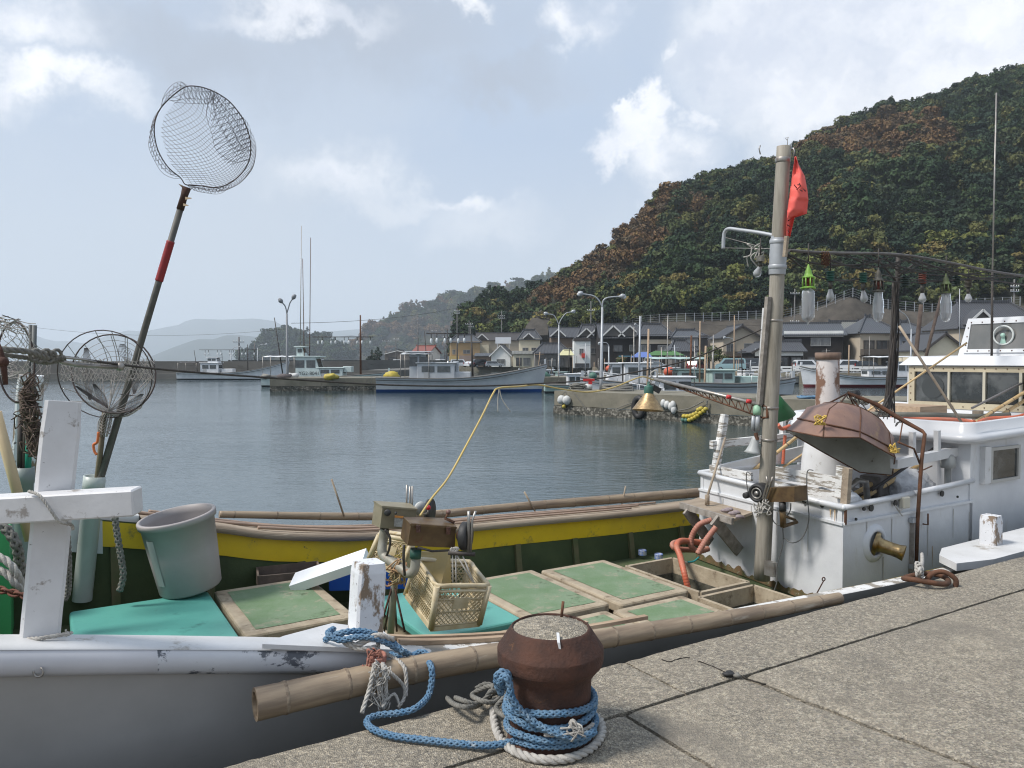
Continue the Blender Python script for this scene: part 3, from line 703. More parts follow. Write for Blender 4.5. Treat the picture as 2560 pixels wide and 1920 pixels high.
def house(name, label, px0, px1, pye, pyr, D, depth=7, roof='x', wall='cream', rm=None, rot=0, wins=(), over=.5, cat='house', base=1.2, ridge=.55, gables=(), bands=(), group=None, bargem=None):
    rm = rm or tile; cx = (px0 + px1) / 2; w = (px1 - px0) / FPX * D; c = py_(cx, 900, D)
    ze = py_(cx, pye, D).z; zr = py_(cx, pyr, D + depth / 2).z; L = Vector((c.x, D, base))
    o = thing(name, label, cat, tuple(L), group); o.rotation_euler = (0, 0, rot)
    t = o; t['_o'] = (0, 0, 0)          # children in local coordinates: x width, y depth, z up
    he = ze - base; hr = zr - base; x0, x1, y0, y1 = -w / 2, w / 2, 0, depth; ov = over
    m = MB(); wm = WC[wall]
    if roof in ('y',):
        m.prism([(x0, y0, 0), (x1, y0, 0), (x1, y0, he), (0, y0, hr - .12), (x0, y0, he)], (0, depth, 0))
    elif roof == 'x':
        m.prism([(x0, y0, 0), (x0, y0, he), (x0, depth / 2, hr - .12), (x0, y1, he), (x0, y1, 0)], (w, 0, 0))
    else: m.box((0, depth / 2, he / 2), (w, depth, he))
    m.build('wall', wm, t)
    m = MB(); th = .16
    def slope(q): m.prism(q, (0, 0, th))
    if roof == 'x':
        k = (hr - he) / (depth / 2); a = he - ov * k
        slope([(x0 - ov, -ov, a), (x1 + ov, -ov, a), (x1 + ov, depth / 2, hr), (x0 - ov, depth / 2, hr)]); slope([(x0 - ov, depth / 2, hr), (x1 + ov, depth / 2, hr), (x1 + ov, depth + ov, a), (x0 - ov, depth + ov, a)])
        rl = (x0 - ov, x1 + ov)
    elif roof == 'y':
        k = (hr - he) / (w / 2); a = he - ov * k
        slope([(x0 - ov, -ov, a), (0, -ov, hr), (0, depth + ov, hr), (x0 - ov, depth + ov, a)]); slope([(0, -ov, hr), (x1 + ov, -ov, a), (x1 + ov, depth + ov, a), (0, depth + ov, hr)])
    elif roof == 'flat': m.box((0, depth / 2, he + .1), (w + .2, depth + .2, .25))
    elif roof == 'shed':
        slope([(x0 - .3, -.4, he), (x1 + .3, -.4, he), (x1 + .3, depth + .3, hr), (x0 - .3, depth + .3, hr)])
    else:
        rx = w / 2 * ridge; k = .3
        A = [(x0 - ov, -ov, he - k), (x1 + ov, -ov, he - k), (x1 + ov, depth + ov, he - k), (x0 - ov, depth + ov, he - k)]; P, Q = (-rx, depth / 2, hr), (rx, depth / 2, hr)
        m.add(A + [P, Q], [(0, 1, 5, 4), (1, 2, 5), (2, 3, 4, 5), (3, 0, 4), (3, 2, 1, 0)]); m.box((0, depth / 2, he - k - .05), (w + 2 * ov, depth + 2 * ov, .1))
        rl = (-rx, rx)
    rf = m.build('roof', rm, t)
    m = MB()
    if roof in ('x', 'hip'): m.box(((rl[0] + rl[1]) / 2, depth / 2, hr + .2), (rl[1] - rl[0] + .2, .3, .38)); m.box((rl[0], depth / 2, hr + .35), (.25, .36, .5)); m.box((rl[1], depth / 2, hr + .35), (.25, .36, .5))
    elif roof == 'y': m.box((0, depth / 2, hr + .2), (.3, depth + 2 * ov, .34))
    if roof == 'hip':
        for a_, b_ in (((x0 - ov, -ov, he - .25), (-rx, depth / 2, hr + .05)), ((x1 + ov, -ov, he - .25), (rx, depth / 2, hr + .05))): m.beam(a_, b_, .28, .3)
    if m.v: m.build('ridge_tiles', tile if rm is not tilered else rm, rf)
    if roof == 'y' or gables:
        m = MB(); bm = bargem or barge
        if roof == 'y':
            k = (hr - he) / (w / 2)
            for sg in (-1, 1): m.beam((sg * (w / 2 + ov), -ov - .04, he - ov * k - .1), (0, -ov - .04, hr - .06), .08, .26)
        for (gx, gw, gz, gy) in gables:    # small decorative gable on the front slope
            gx = x0 + gx * w; zz = he + gz; g2 = MB(); hh = gw * .48
            g2.prism([(gx - gw / 2, gy, zz), (gx + gw / 2, gy, zz), (gx, gy, zz + hh)], (0, 2.2, 0)); g2.build('gable_front', pm('gable_dark', (.10, .09, .08)), rf)  # gable front in one even dark brown
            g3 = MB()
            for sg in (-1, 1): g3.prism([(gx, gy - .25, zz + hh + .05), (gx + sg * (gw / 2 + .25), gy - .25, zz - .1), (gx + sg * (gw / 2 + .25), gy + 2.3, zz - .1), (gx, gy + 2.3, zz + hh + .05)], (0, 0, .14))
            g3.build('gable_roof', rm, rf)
            for sg in (-1, 1): m.beam((gx + sg * (gw / 2 + .2), gy - .3, zz - .12), (gx, gy - .3, zz + hh), .08, .30)
        m.build('barge_board', bm, rf)
    for wi in wins:     # (fraction along the front, height of sill, width, height[, 'p' pale, side])
        fx, z_, ww, hh = wi[:4]; X = x0 + fx * w; kind = wi[4] if len(wi) > 4 else ''
        f = MB()
        for (cx_, cz_, dx, dz) in ((X, z_ + .04, ww, .08), (X, z_ + hh - .04, ww, .08), (X - ww / 2 + .04, z_ + hh / 2, .08, hh - .16), (X + ww / 2 - .04, z_ + hh / 2, .08, hh - .16), (X, z_ + hh / 2, .06, hh - .16)): f.box((cx_, -.06, cz_), (dx, .14, dz))
        fo = f.build('window', framed if 'd' in kind else framem, t); g_ = MB(); g_.box((X, -.025, z_ + hh / 2), (ww - .1, .06, hh - .1)); g_.build('pane', panel if 'p' in kind else pane, fo)
    for (nm, bx, bz, dx, dy, dz, mt_) in bands:   # extra parts on the front: name, fraction, height, size, material
        b_ = MB(); b_.box((x0 + bx * w, -dy / 2 - .003, bz + dz / 2), (dx, dy, dz)); b_.build(nm, mt_, t)
    return o
W2 = lambda z=3.6, h=1.2, k='p': [(.2, z, 1.6, h, k), (.5, z, 1.6, h, k), (.8, z, 1.6, h, k)]
rail = pm('balcony_rail', (.10, .085, .07), r=.8)
red_sheet = pm('red_sheet', (.55, .05, .03), r=.6)
house('warehouse', 'plain grey-brown warehouse with low gable behind the parked white cars', 962, 1026, 884, 877, 235, 12, 'y', 'shed', tilebr, cat='warehouse', over=.2, wins=[(.3, 0, 2.6, 2.8, 'd')])
house('house', 'little white house with a dull red roof left of the village', 1028, 1073, 882, 866, 225, 8, 'x', 'white', tilered, rot=-.35, wins=[(.3, .6, 1.4, 1.3), (.72, 1.2, 1.2, .9)])
house('house', 'tan two-storey house with shallow grey hipped roof', 1126, 1200, 853, 838, 212, 9, 'hip', 'tan', tilelight, rot=.1, wins=[(.12, 3.3, .9, 1.4, 'p'), (.55, 3.5, 2, 1.1)], bands=[('annex', .16, .02, 3.2, 2.6, 2.9, WC['yellow']), ('annex', .55, .02, 4.4, 2.9, 3.0, WC['pink']), ('annex', .86, .02, 2.8, 3.2, 3.1, WC['brown'])])
house('house', 'cream house with long brown tiled roof and a white panel beside it', 1192, 1302, 850, 834, 222, 9, 'x', 'beige', tilebr, gables=[(.12, 3.4, .1, -.4)], wins=[(.13, 3.4, 1.2, 1.6, 'p'), (.5, 3.2, 1.5, 1)], bands=[('front_bay', .13, 0.02, 3.8, 1.2, 6.2, WC['cream'])])
s_ = MB(); a = py_(1258, 851, 205); s_.box(a, (4.2, .3, 1.7)); s_.box(a - Vector((1.6, 0, 3)), (.15, .15, 4.6)); s_.box(a + Vector((1.6, 0, -3)), (.15, .15, 4.6)); tag(s_.build('billboard', pm('blank_panel', (.72, .74, .76), r=.6)), 'blank white billboard standing among the cream and tan houses', 'billboard')
house('house', 'small white gabled house with grey roof behind the silver estate car', 1228, 1276, 886, 864, 198, 7, 'y', 'white', tilelight, wins=[(.5, .5, 2.2, 1.5, 'p')], rot=-.15)
house('shed', 'low shed with grey roof left of the small white gabled house', 1188, 1226, 891, 884, 200, 5, 'shed', 'brown', tilelight, cat='shed')
house('house', 'cream two-storey house with hipped tile roof and balcony behind the beached nets', 1298, 1350, 846, 826, 200, 9, 'hip', 'cream', tile, gables=[(.45, 2.6, .1, -.3)], wins=[(.3, 3.6, 1.6, 1.4), (.7, 3.6, 1.3, 1.4)], bands=[('balcony', .45, 2.6, 5, 1.3, 1.0, WC['cream'])])
house('house', 'low old house whose heavy ridge tiles slide down its roof', 1338, 1424, 880, 860, 178, 8, 'hip', 'shed', tile, wins=[(.2, .3, 1.6, 1.9, 'd'), (.5, .3, 1.8, 1.9, 'dp'), (.75, .3, 1.4, 1.9, 'd')])
house('house', 'flat-roofed cream annex with sliding doors beside the old low house', 1283, 1340, 886, 878, 188, 6, 'shed', 'cream', tileold, wins=[(.25, .3, 1.4, 2, 'd'), (.6, .3, 1.8, 2, 'p')])
house('house', 'tiled house with white barge boards behind the white block tower', 1378, 1446, 842, 821, 186, 9, 'x', 'brown', tile, gables=[(.25, 3.4, .2, -.3)], wins=[(.3, 3.2, 1.4, 1.5, 'p'), (.75, 3.1, 1.6, 1.7, 'p')], bands=[('balcony', .75, 2.3, 3, 1, .9, WC['beige'])])
house('building', 'narrow white block tower with one small barred window', 1435, 1476, 851, 846, 160, 4, 'flat', 'white', tileold, cat='building', over=.1, wins=[(.45, 2.9, .9, 1.2, 'p'), (.5, .1, 3, .9, 'd')], bands=[('red_box', .58, 2.2, .8, .5, .9, red_sheet), ('roof_frame', .5, 4.95 + .7, 3.4, .2, .7, framed)])
house('house', 'dark house with white-edged gable just right of the white block tower', 1446, 1502, 842, 813, 175, 9, 'hip', 'shed', tile, gables=[(.35, 3.8, .1, -.2), (.75, 3.6, -.1, -.3)], wins=[(.7, 3.2, 1.8, 1.3)])
house('house', 'long dark timber house with two white-edged gables on its roof', 1502, 1604, 843, 812, 165, 10, 'x', 'dark', tile, gables=[(.30, 4.6, .25, -.2), (.70, 4.6, .25, -.2)], wins=[(.12, 3.5, 1.8, 1.5, 'd'), (.42, 3.5, 2, 1.5, 'd'), (.8, 3.6, 1.8, 1.4, 'p')], bands=[('awning', .72, 2.4, 5, 1.3, .25, pm('blue_awning', (.12, .26, .34)))])
house('house', 'dark timber house with wide grey roof behind the green awning', 1598, 1680, 836, 811, 160, 10, 'hip', 'dark', tile, ridge=.6, wins=[(.2, 3.4, 1.9, 1.5, 'p'), (.7, 3.3, 1.9, 1.5, 'p')], bands=[('fascia', .5, 5.1, 6.6, .12, .9, WC['beige'])])
house('house', 'grey rendered house with shallow roof left of the tall mast', 1682, 1768, 840, 826, 158, 9, 'hip', 'grey', tilelight, wins=[(.2, 3.5, 1.8, 1.2, 'p'), (.6, 3.5, 2, 1.2, 'p')], bands=[('dark_panel', .87, .8, 2, .06, 6, framed)])
house('shed', 'low tiled outbuilding in front of the grey rendered house', 1680, 1736, 874, 852, 140, 6, 'hip', 'shed', tile, cat='shed', wins=[(.5, .4, 2, 1.4, 'd')])
house('house', 'beige house with hip-and-gable roof and timber balcony left of the tall mast', 1808, 1900, 842, 817, 138, 9, 'y', 'beige', tile, bargem=framed, wins=[(.2, 3.1, 1.6, 1.5, 'p'), (.72, 3.1, 2.2, 1.6, 'p'), (.25, .3, 1.2, 2, 'p'), (.75, .3, 2, 1.8, 'd')], bands=[('balcony', .5, 2.3, 6.2, 1.2, .9, rail), ('lean_to_roof', .5, 2.75 - .55, 6.8, 1.6, .15, rustred)])
house('house', 'small white-gabled house directly behind the tall mast', 1884, 1960, 878, 858, 125, 7, 'y', 'dark', tile, bargem=framed, wins=[(.6, .3, 2, 1.6, 'd')], bands=[('white_gable_band', .5, 2.3, 4.6, .08, 1.2, WC['white'])])
h = house('house', 'big black timber house with white upper band and grey tiled roof', 1962, 2104, 836, 811, 128, 8, 'x', 'dark', tilelight, rot=-.16, wins=[(.14, 4.0, 2.4, 1.1, 'p'), (.62, 4.0, 3.2, 1.4, 'p'), (.5, .4, 1.8, 1.8, 'dp'), (.8, .4, 2.4, 1.8, 'dp')], bands=[('white_band', .5, 5.55, 9.5, .06, 1.0, WC['white'])])
house('house', 'lean-to wing with grey tiles in front of the black timber house', 1936, 2008, 876, 857, 120, 5, 'x', 'white', tile, wins=[(.3, .2, 1.6, 1.9, 'd'), (.75, .2, 1.6, 1.9, 'dp')], bands=[('dark_boards', .5, .02, 4.5, .03, 2.3, WC['dark'])])
house('house', 'weathered house with mossy old tiles between the black and the brown houses', 2102, 2162, 829, 806, 136, 8, 'x', 'shed', tileold, wins=[(.25, 3, 2.2, 2, 'p'), (.75, 3.1, 1.4, 1.9, 'p'), (.5, .2, 1.8, 1.8, 'd')])
house('house', 'brown two-storey house with balcony and broad hipped roof behind the cable mast', 2150, 2248, 828, 793, 126, 9, 'hip', 'beige', tilelight, ridge=.12, wins=[(.22, 3, 1.8, 1.9, 'd'), (.55, 3, 1.8, 1.9, 'd'), (.82, 3, 1.4, 1.9, 'd'), (.3, .3, 2, 1.9, 'p'), (.7, .3, 2, 1.9, 'd')], bands=[('balcony', .5, 2.5, 6.4, 1.2, .95, rail), ('canopy', .5, 2.2, 6.8, 1.6, .12, framed)])
house('house', 'blue-grey rendered house with small dark windows right of the brown balcony house', 2246, 2334, 830, 806, 132, 9, 'hip', 'bluegrey', tilelight, ridge=.2, wins=[(.25, 3.4, 1.8, 1.6), (.62, 3.4, 1.6, 1.4), (.5, .5, 1.6, 1.6, 'p')])
house('house', 'low cream house with plain gable near the boat wheelhouse', 2312, 2408, 871, 836, 104, 7, 'y', 'cream', tile, bargem=framed, wins=[(.3, .4, 1.6, 1.2, 'd'), (.62, .4, 1.6, 1.2, 'p')], bands=[('eave_board', .5, 1.9, 4.6, .5, .1, rustred)])
house('house', 'large house with ornate dark tiled roof rising above the boat wheelhouse', 2400, 2620, 815, 757, 108, 10, 'hip', 'beige', tile, ridge=.62, gables=[(.22, 4.2, .2, -.4)], wins=[(.1, 2.6, 1.6, 1.6, 'd'), (.4, 2.6, 2, 1.6, 'p')], bands=[('balcony', .12, 2.1, 3, 1, .8, rail)])
# awning and tent on the quay
def canopy(name, label, px0, px1, py0, py1, D, mt_, cat):
    a, b_ = py_(px0, py1, D), py_(px1, py1, D); top = py_((px0 + px1) / 2, py0, D + 1.5); t = thing(name, label, cat, (top.x, D, 1.2)); m = MB()
    q = [a, b_, b_ + Vector((0, 3, 0)), a + Vector((0, 3, 0))]; r0 = top + Vector((-.25 * (b_.x - a.x), 0, 0)); r1_ = top + Vector((.25 * (b_.x - a.x), 0, 0))
    m.add(q + [r0, r1_], [(0, 1, 5, 4), (1, 2, 5), (2, 3, 4, 5), (3, 0, 4)]); o = m.build('canopy_sheet', mt_, t); sm_ = o.modifiers.new('t', 'SOLIDIFY'); sm_.thickness = .04
    for p in q:
        l = MB(); l.beam((p.x, p.y, 1.2), p, .08, .08); l.build('leg', galv, t)
canopy('awning', 'long green sheet awning in front of the dark timber houses', 1614, 1712, 877, 888, 128, pm('green_sheet', (.07, .17, .055), r=.7), 'awning')
canopy('tent', 'blue market tent beside the green awning', 1584, 1632, 880, 893, 122, pm('blue_sheet', (.11, .17, .42), r=.7), 'tent')
canopy('awning', 'pale yellow lean-to awning left of the white block tower', 1398, 1436, 874, 888, 155, pm('yellow_sheet', (.55, .52, .30), r=.7), 'awning')

# ------------------------------------------------------------ cars
glassd = pm('car_glass', (.02, .024, .028), r=.08, spec=.9); tyre = pm('tyre', (.02, .02, .02), r=.9); rimm = pm('wheel_rim', (.35, .36, .37), r=.35, m=.6)
lampm = pm('car_lamp', (.75, .76, .78), r=.15); tailm = pm('tail_lamp', (.35, .02, .015), r=.3)
PROF = {'van': dict(L=4.4, H=1.9, W=1.7, P=[(0, .35), (0, 1.0), (.12, 1.72), (.4, 1.88), (3.2, 1.9), (3.75, 1.15), (4.25, .98), (4.4, .7), (4.4, .35)], win=(.25, 3.45, 1.12, 1.72)),
        'kei': dict(L=3.4, H=1.65, W=1.48, P=[(0, .3), (0, .9), (.1, 1.5), (.35, 1.64), (2.5, 1.65), (2.95, 1.05), (3.3, .92), (3.4, .65), (3.4, .3)], win=(.2, 2.7, .98, 1.5)),
        'wagon': dict(L=4.5, H=1.52, W=1.7, P=[(0, .32), (0, .85), (.3, 1.4), (.7, 1.5), (2.5, 1.52), (3.3, .95), (4.3, .8), (4.5, .6), (4.5, .32)], win=(.35, 3.1, .92, 1.42)),
        'sedan': dict(L=4.5, H=1.42, W=1.7, P=[(0, .32), (0, .85), (.7, .95), (1.4, 1.38), (2.3, 1.42), (3.2, .92), (4.3, .78), (4.5, .55), (4.5, .32)], win=(1.05, 3.05, .93, 1.34))}
def carpaint(n, c): return pm('car_' + n, c, r=.22, coat=.6)
def car(kind, label, paint, px, D, rot=0, flip=False):
    K = PROF[kind]; P = K['P']; w = K['W'] / 2; p = py_(px, 900, D); L = K['L']
    t = thing('parked_car' if kind in ('wagon', 'sedan', 'kei') else 'parked_van', label, 'van' if kind == 'van' else 'car', (p.x, D, 1.2), 'cars parked along the village shore')
    t.rotation_euler = (0, 0, rot + (math.pi if flip else 0)); t['_o'] = (0, 0, 0)
    hmax = K['H']; rows = []
    def yy(z, s_): return s_ * w * (1 - .13 * max(0, (z - .95) / (hmax - .95)))
    m = MB(); n = len(P)
    A = [(x - L / 2, yy(z, -1), z) for x, z in P]; Bq = [(x - L / 2, yy(z, 1), z) for x, z in P]
    m.add(A + Bq, [tuple(range(n)), tuple(range(n, 2 * n))[::-1]] + [(i, n + i, n + (i + 1) % n, (i + 1) % n) for i in range(n)]); m.build('body', paint, t)
    x0, x1, z0, z1 = K['win']
    for s_ in (-1, 1):
        g_ = MB(); q = [(x0 - L / 2, z0), (x1 - L / 2, z0), (x1 - L / 2 - (z1 - z0) * .85, z1), (x0 - L / 2 + .12, z1)]; k = len(q)
        g_.add([(x, yy(z, s_) + s_ * .012, z) for x, z in q] + [(x, yy(z, s_) - s_ * .02, z) for x, z in q], [(0, 1, 2, 3), (7, 6, 5, 4), (0, 4, 5, 1), (1, 5, 6, 2), (2, 6, 7, 3), (3, 7, 4, 0)]); g_.build('side_window', glassd, t)
    # windscreen and rear screen follow the sloping profile segments
    def scr(i, nm):
        (xa, za), (xb, zb) = P[i], P[i + 1]; a = .12; g_ = MB(); pa = (xa + (xb - xa) * a, za + (zb - za) * a); pb = (xa + (xb - xa) * (1 - a), za + (zb - za) * (1 - a)); nx, nz_ = -(zb - za), (xb - xa); l = math.hypot(nx, nz_); nx, nz_ = nx / l * .012, nz_ / l * .012
        q = [(pa[0] - L / 2 + nx, yy(pa[1], -.86), pa[1] + nz_), (pa[0] - L / 2 + nx, yy(pa[1], .86), pa[1] + nz_), (pb[0] - L / 2 + nx, yy(pb[1], .86), pb[1] + nz_), (pb[0] - L / 2 + nx, yy(pb[1], -.86), pb[1] + nz_)]
        g_.prism(q, (-nx * 2, 0, -nz_ * 2)); g_.build(nm, glassd, t)
    scr(4, 'windscreen'); scr(1, 'rear_screen')
    for xw in (.75, L - .8):
        for s_ in (-1, 1):
            wm_ = MB(); M_ = Matrix.Translation((xw - L / 2, s_ * (w - .2), .31)) @ Matrix.Rotation(math.pi / 2 * s_, 4, 'X'); wm_.lathe([(0, -.0), (.31, .0), (.31, -.22), (0, -.22)], M_, 16, False); wo = wm_.build('wheel', tyre, t)
            r2 = MB(); r2.lathe([(0, -.235), (.19, -.235), (.2, -.2)], M_, 12, False); r2.build('rim', rimm, wo)
    for s_ in (-1, 1):
        q = MB(); q.box((L / 2 - .02, s_ * w * .72, .74), (.08, .32, .16)); q.build('headlight', lampm, t); q = MB(); q.box((-L / 2 + .0, s_ * w * .86, .95), (.06, .16, .4)); q.build('tail_light', tailm, t)
    return t
cw, cs, cb_, cr_, ct, cg = carpaint('white', (.72, .73, .74)), carpaint('silver', (.36, .38, .40)), carpaint('black', (.02, .02, .024)), carpaint('red', (.17, .02, .02)), carpaint('teal', (.22, .34, .36)), carpaint('dark_grey', (.07, .075, .08))
car('kei', 'boxy white car parked on the quay right of the tall mast', cw, 2015, 108, 0, False)
car('kei', 'white hatchback partly behind the rusty white funnel', cw, 2112, 104, 0, True)
car('wagon', 'dark car between the white hatchback and the cable mast', cb_, 2170, 104, .1)
car('wagon', 'dark red car with its tail towards the long grey-hulled boats', cr_, 1742, 120, 1.0)
car('van', 'pale teal van parked left of the tall mast', ct, 1828, 112, -.4, True)
car('van', 'dark grey van just left of the tall mast', cg, 1884, 112, .2)
car('wagon', 'silver estate car in front of the small white gabled house', cs, 1236, 186, .1)
car('van', 'black van left of the silver estate car', cb_, 1202, 187, .5)
car('sedan', 'white saloon left of the black van', cw, 1177, 188, 1.1)
car('van', 'tall white van with side windows in front of the tan house', cw, 1148, 188, .2)
car('wagon', 'white estate car tucked behind the tall white van', cw, 1122, 192, 1.2)
car('van', 'white minivan facing the water at the left end of the houses', cw, 1102, 192, -1.1, False)
car('van', 'white minivan parked in front of the warehouse', cw, 993, 205, -1.2)
car('wagon', 'white hatchback left of the warehouse minivan', cw, 956, 206, -1.2)
car('sedan', 'dark saloon left of the white hatchback by the warehouse', cg, 922, 208, -.5)
car('wagon', 'black estate car behind the lamp-rigged boat, second dark car from the warehouse', cb_, 886, 210, -.9)
car('sedan', 'white saloon among the dark cars behind the lamp-rigged boat', cw, 852, 210, -.6)
car('wagon', 'dark blue car behind the wheelhouse of the lamp-rigged boat', carpaint('blue', (.03, .06, .14)), 824, 210, -.8)
car('van', 'white van with blue roof line left of the dark blue car', cw, 800, 212, .2)
car('wagon', 'white car parked at the foot of the green awning', cw, 1640, 126, .2)

# ------------------------------------------------------------ lamps, poles, wires
glob = pm('lamp_glass', (.62, .63, .64), r=.25)
def street_lamp(label, px, D, pyt, zb, arms, r0=.11, headr=.2, lean=0, mt_=galv):
    p = py_(px, 900, D); zt = py_(px, pyt, D).z; t = thing('street_lamp', label, 'street lamp', (p.x, D, zb), 'street lamps round the harbour'); b_ = Vector((p.x, D, zb))
    j = Vector((p.x + lean, D, zt)); m = MB(); m.tube([b_, b_ + Vector((0, 0, .5)), j], [r0 * 1.15, r0, r0 * .62], 12); m.build('pole', mt_, t)
    for pts in arms:     # pixel points of the arm from the pole outward
        Q = [j] + [py_(x, y, D) for x, y in pts]; m = MB(); m.tube(spline(Q, 6), r0 * .42, 8); a = m.build('arm', mt_, t)
        e = Q[-1]; d = (Q[-1] - Q[-2]).normalized(); m = MB(); M_ = align(e - d * .1, e + d); m.lathe([(.03, 0), (headr * .5, .12), (headr * .95, headr * 1.2), (headr, headr * 2), (headr * .6, headr * 2.9), (0, headr * 3.1)], M_, 12)
        hd = m.build('lamp_head', mt_, t); m = MB(); m.ball(e + d * headr * 1.7 - Vector((0, 0, headr * .45)), headr * .85, 12, (1, .9, .9)); m.build('lamp_cover', glob, hd)
street_lamp('tall twin-armed grey street lamp on the nearest pier', 1503, 39.8, 768, QZ, [[(1498, 752), (1484, 740), (1458, 735)], [(1508, 752), (1520, 744), (1550, 741)]], .085, .13, .05)
street_lamp('smaller twin-armed street lamp left of the white block tower', 1397, 112, 812, QZ, [[(1392, 800), (1384, 788), (1370, 785)], [(1402, 800), (1414, 784), (1428, 780)]], .15, .25)
street_lamp('twin-armed street lamp on the end of the long pier beside the lamp-rigged boat', 718, 69, 784, QZ, [[(715, 772), (712, 764), (706, 757)], [(721, 770), (725, 757), (731, 748)]], .13, .2, 0, pm('lamp_pole_grey', (.20, .21, .22), r=.6))
street_lamp('short single-armed lamp behind the tall twin-armed lamp', 1522, 104, 866, 1.2, [[(1518, 858), (1508, 856), (1503, 857)]], .12, .18)
street_lamp('single-armed lamp in front of the beige balcony house', 1835, 100, 858, 1.2, [[(1832, 848), (1824, 845), (1815, 844)]], .11, .16)
street_lamp('curved single lamp in front of the blue-grey house', 2277, 84, 822, 1.2, [[(2272, 800), (2262, 786), (2250, 778)]], .11, .14)
street_lamp('single lamp with straight short arm between the dark timber houses', 1600, 108, 826, 1.2, [[(1599, 818), (1595, 814), (1591, 812)]], .12, .14)
street_lamp('distant single lamp on the breakwater left of the islet', 578, 122, 882, 1.2, [[(580, 874), (588, 868), (598, 867)]], .1, .14)
street_lamp('distant single lamp standing in front of the islet', 644, 150, 870, 1.2, [[(647, 864), (655, 861), (663, 861)]], .1, .2)
polem = pm('utility_pole', (.16, .155, .15), (.12, .115, .11), 3, .9); insul = pm('insulator', (.62, .62, .60), r=.4)
def upole(label, px, D, pyt, zb=1.2, arms=(.4,), r=.17, aw=1.8, mt_=None):
    p = py_(px, 900, D); zt = py_(px, pyt, D).z; t = thing('utility_pole', label, 'utility pole', (p.x, D, zb), 'utility poles of the village'); m = MB(); m.tube([(p.x, D, zb), (p.x, D, zt)], [r, r * .65], 10); m.build('pole', mt_ or polem, t)
    for a in arms:
        m = MB(); m.box((p.x, D - .15, zt - a), (aw, .1, .1)); co = m.build('cross_arm', galv, t); m = MB()
        for k in (-.45, -.2, .2, .45): m.tube([(p.x + k * aw, D - .15, zt - a + .05), (p.x + k * aw, D - .15, zt - a + .3)], .07, 6)
        m.build('insulators', insul, co)
    return Vector((p.x, D, zt))
tops = [upole('slim dark pole standing left of the red-roofed house', 1045, 200, 783, arms=()), upole('tall dark pole rising in front of the tan house', 1143, 186, 770, arms=(.8, 1.4), aw=1.2),
        upole('pale pole with two cross-arms rising from the brown roof ridge', 1254, 228, 777, arms=(1.6, 2.3)), upole('left pole of the pair at the foot of the bare slope', 1173, 235, 801, arms=(1.2,), aw=2.4), upole('right pole of the pair at the foot of the bare slope', 1177, 236, 806, arms=(1.4,)),
        upole('thin pole behind the parked cars left of the warehouse', 990, 230, 845), upole('thin pole with a wide cross-arm among the dark cars', 967, 240, 850, aw=3), upole('pole with brackets above the white-edged gables', 1477, 180, 753, arms=(2.2,)),
        upole('pole on the retaining wall right of the tall mast', 1985, 150, 722, arms=(1.0, 6.5)), upole('pole with one cross-arm on the breakwater', 598, 126, 842, arms=(.9,)), upole('dark pole without arms in front of the islet', 637, 140, 857, arms=()),
        upole('slanted-wire pole behind the warehouse roof', 1085, 240, 820, arms=(1.,)), upole('pole between the red-roofed house and the tan house', 1112, 235, 833, arms=(1.2,)), upole('steel bracket pole behind the ornate tiled roof', 2532, 118, 698, arms=(1.2, 1.9), aw=1.3)]
def wire(label, a, b_, sag, r=.02, mt_=None):
    a, b_ = Vector(a), Vector(b_); Q = [a.lerp(b_, i / 20) - Vector((0, 0, sag * 4 * (i / 20) * (1 - i / 20))) for i in range(21)]; m = MB(); m.tube(Q, r, 4); tag(m.build('overhead_wire', mt_ or cable), label, 'wire')
wire('long thin wire crossing the sky from the breakwater to the hill', py_(60, 815, 150), py_(716, 822, 135), 1.5, .02)
wire('wire running from the lamp-rigged boat to the grove of dark trees', py_(728, 808, 126), tops[1], .8, .035)
wire('wire from the tall dark pole to the pair of poles', tops[1], tops[3], .6, .03); wire('wire from the pair of poles to the pole on the brown roof', tops[4], tops[2], .8, .03)
wire('wire between the brown roof and the white-edged gables', tops[2], tops[7], 1.4, .03); wire('wire climbing from the white-edged gables to the right-hand fence', tops[7], py_(1760, 806, 178), 1.5, .03)
wire('upper wire in front of the retaining wall', py_(1680, 800, 150), tops[8] - Vector((0, 0, 6.4)), 1.0, .025); wire('lower wire in front of the retaining wall', tops[8] - Vector((0, 0, 6.5)), py_(2420, 840, 110), 1.0, .025)
# guard rail in front of the right-hand road
gr = thing('guard_rail', 'white metal guard rail along the road on the right', 'guard rail', tuple(py_(2000, 930, 88)))
pA, pB = Vector((29, 92, 1.2)), Vector((62, 77.5, 1.2)); m = MB(); n_ = 16
for i in range(n_ + 1):
    p = pA.lerp(pB, i / n_); q = MB(); q.box(p + Vector((0, 0, .42)), (.12, .12, .84)); q.build('post', pm('rail_white', (.62, .63, .62), r=.5), gr)
for z in (.42, .75): m.beam(pA + Vector((0, -.1, z)), pB + Vector((0, -.1, z)), .05, .2)
m.build('rail', MATS['rail_white'], gr)
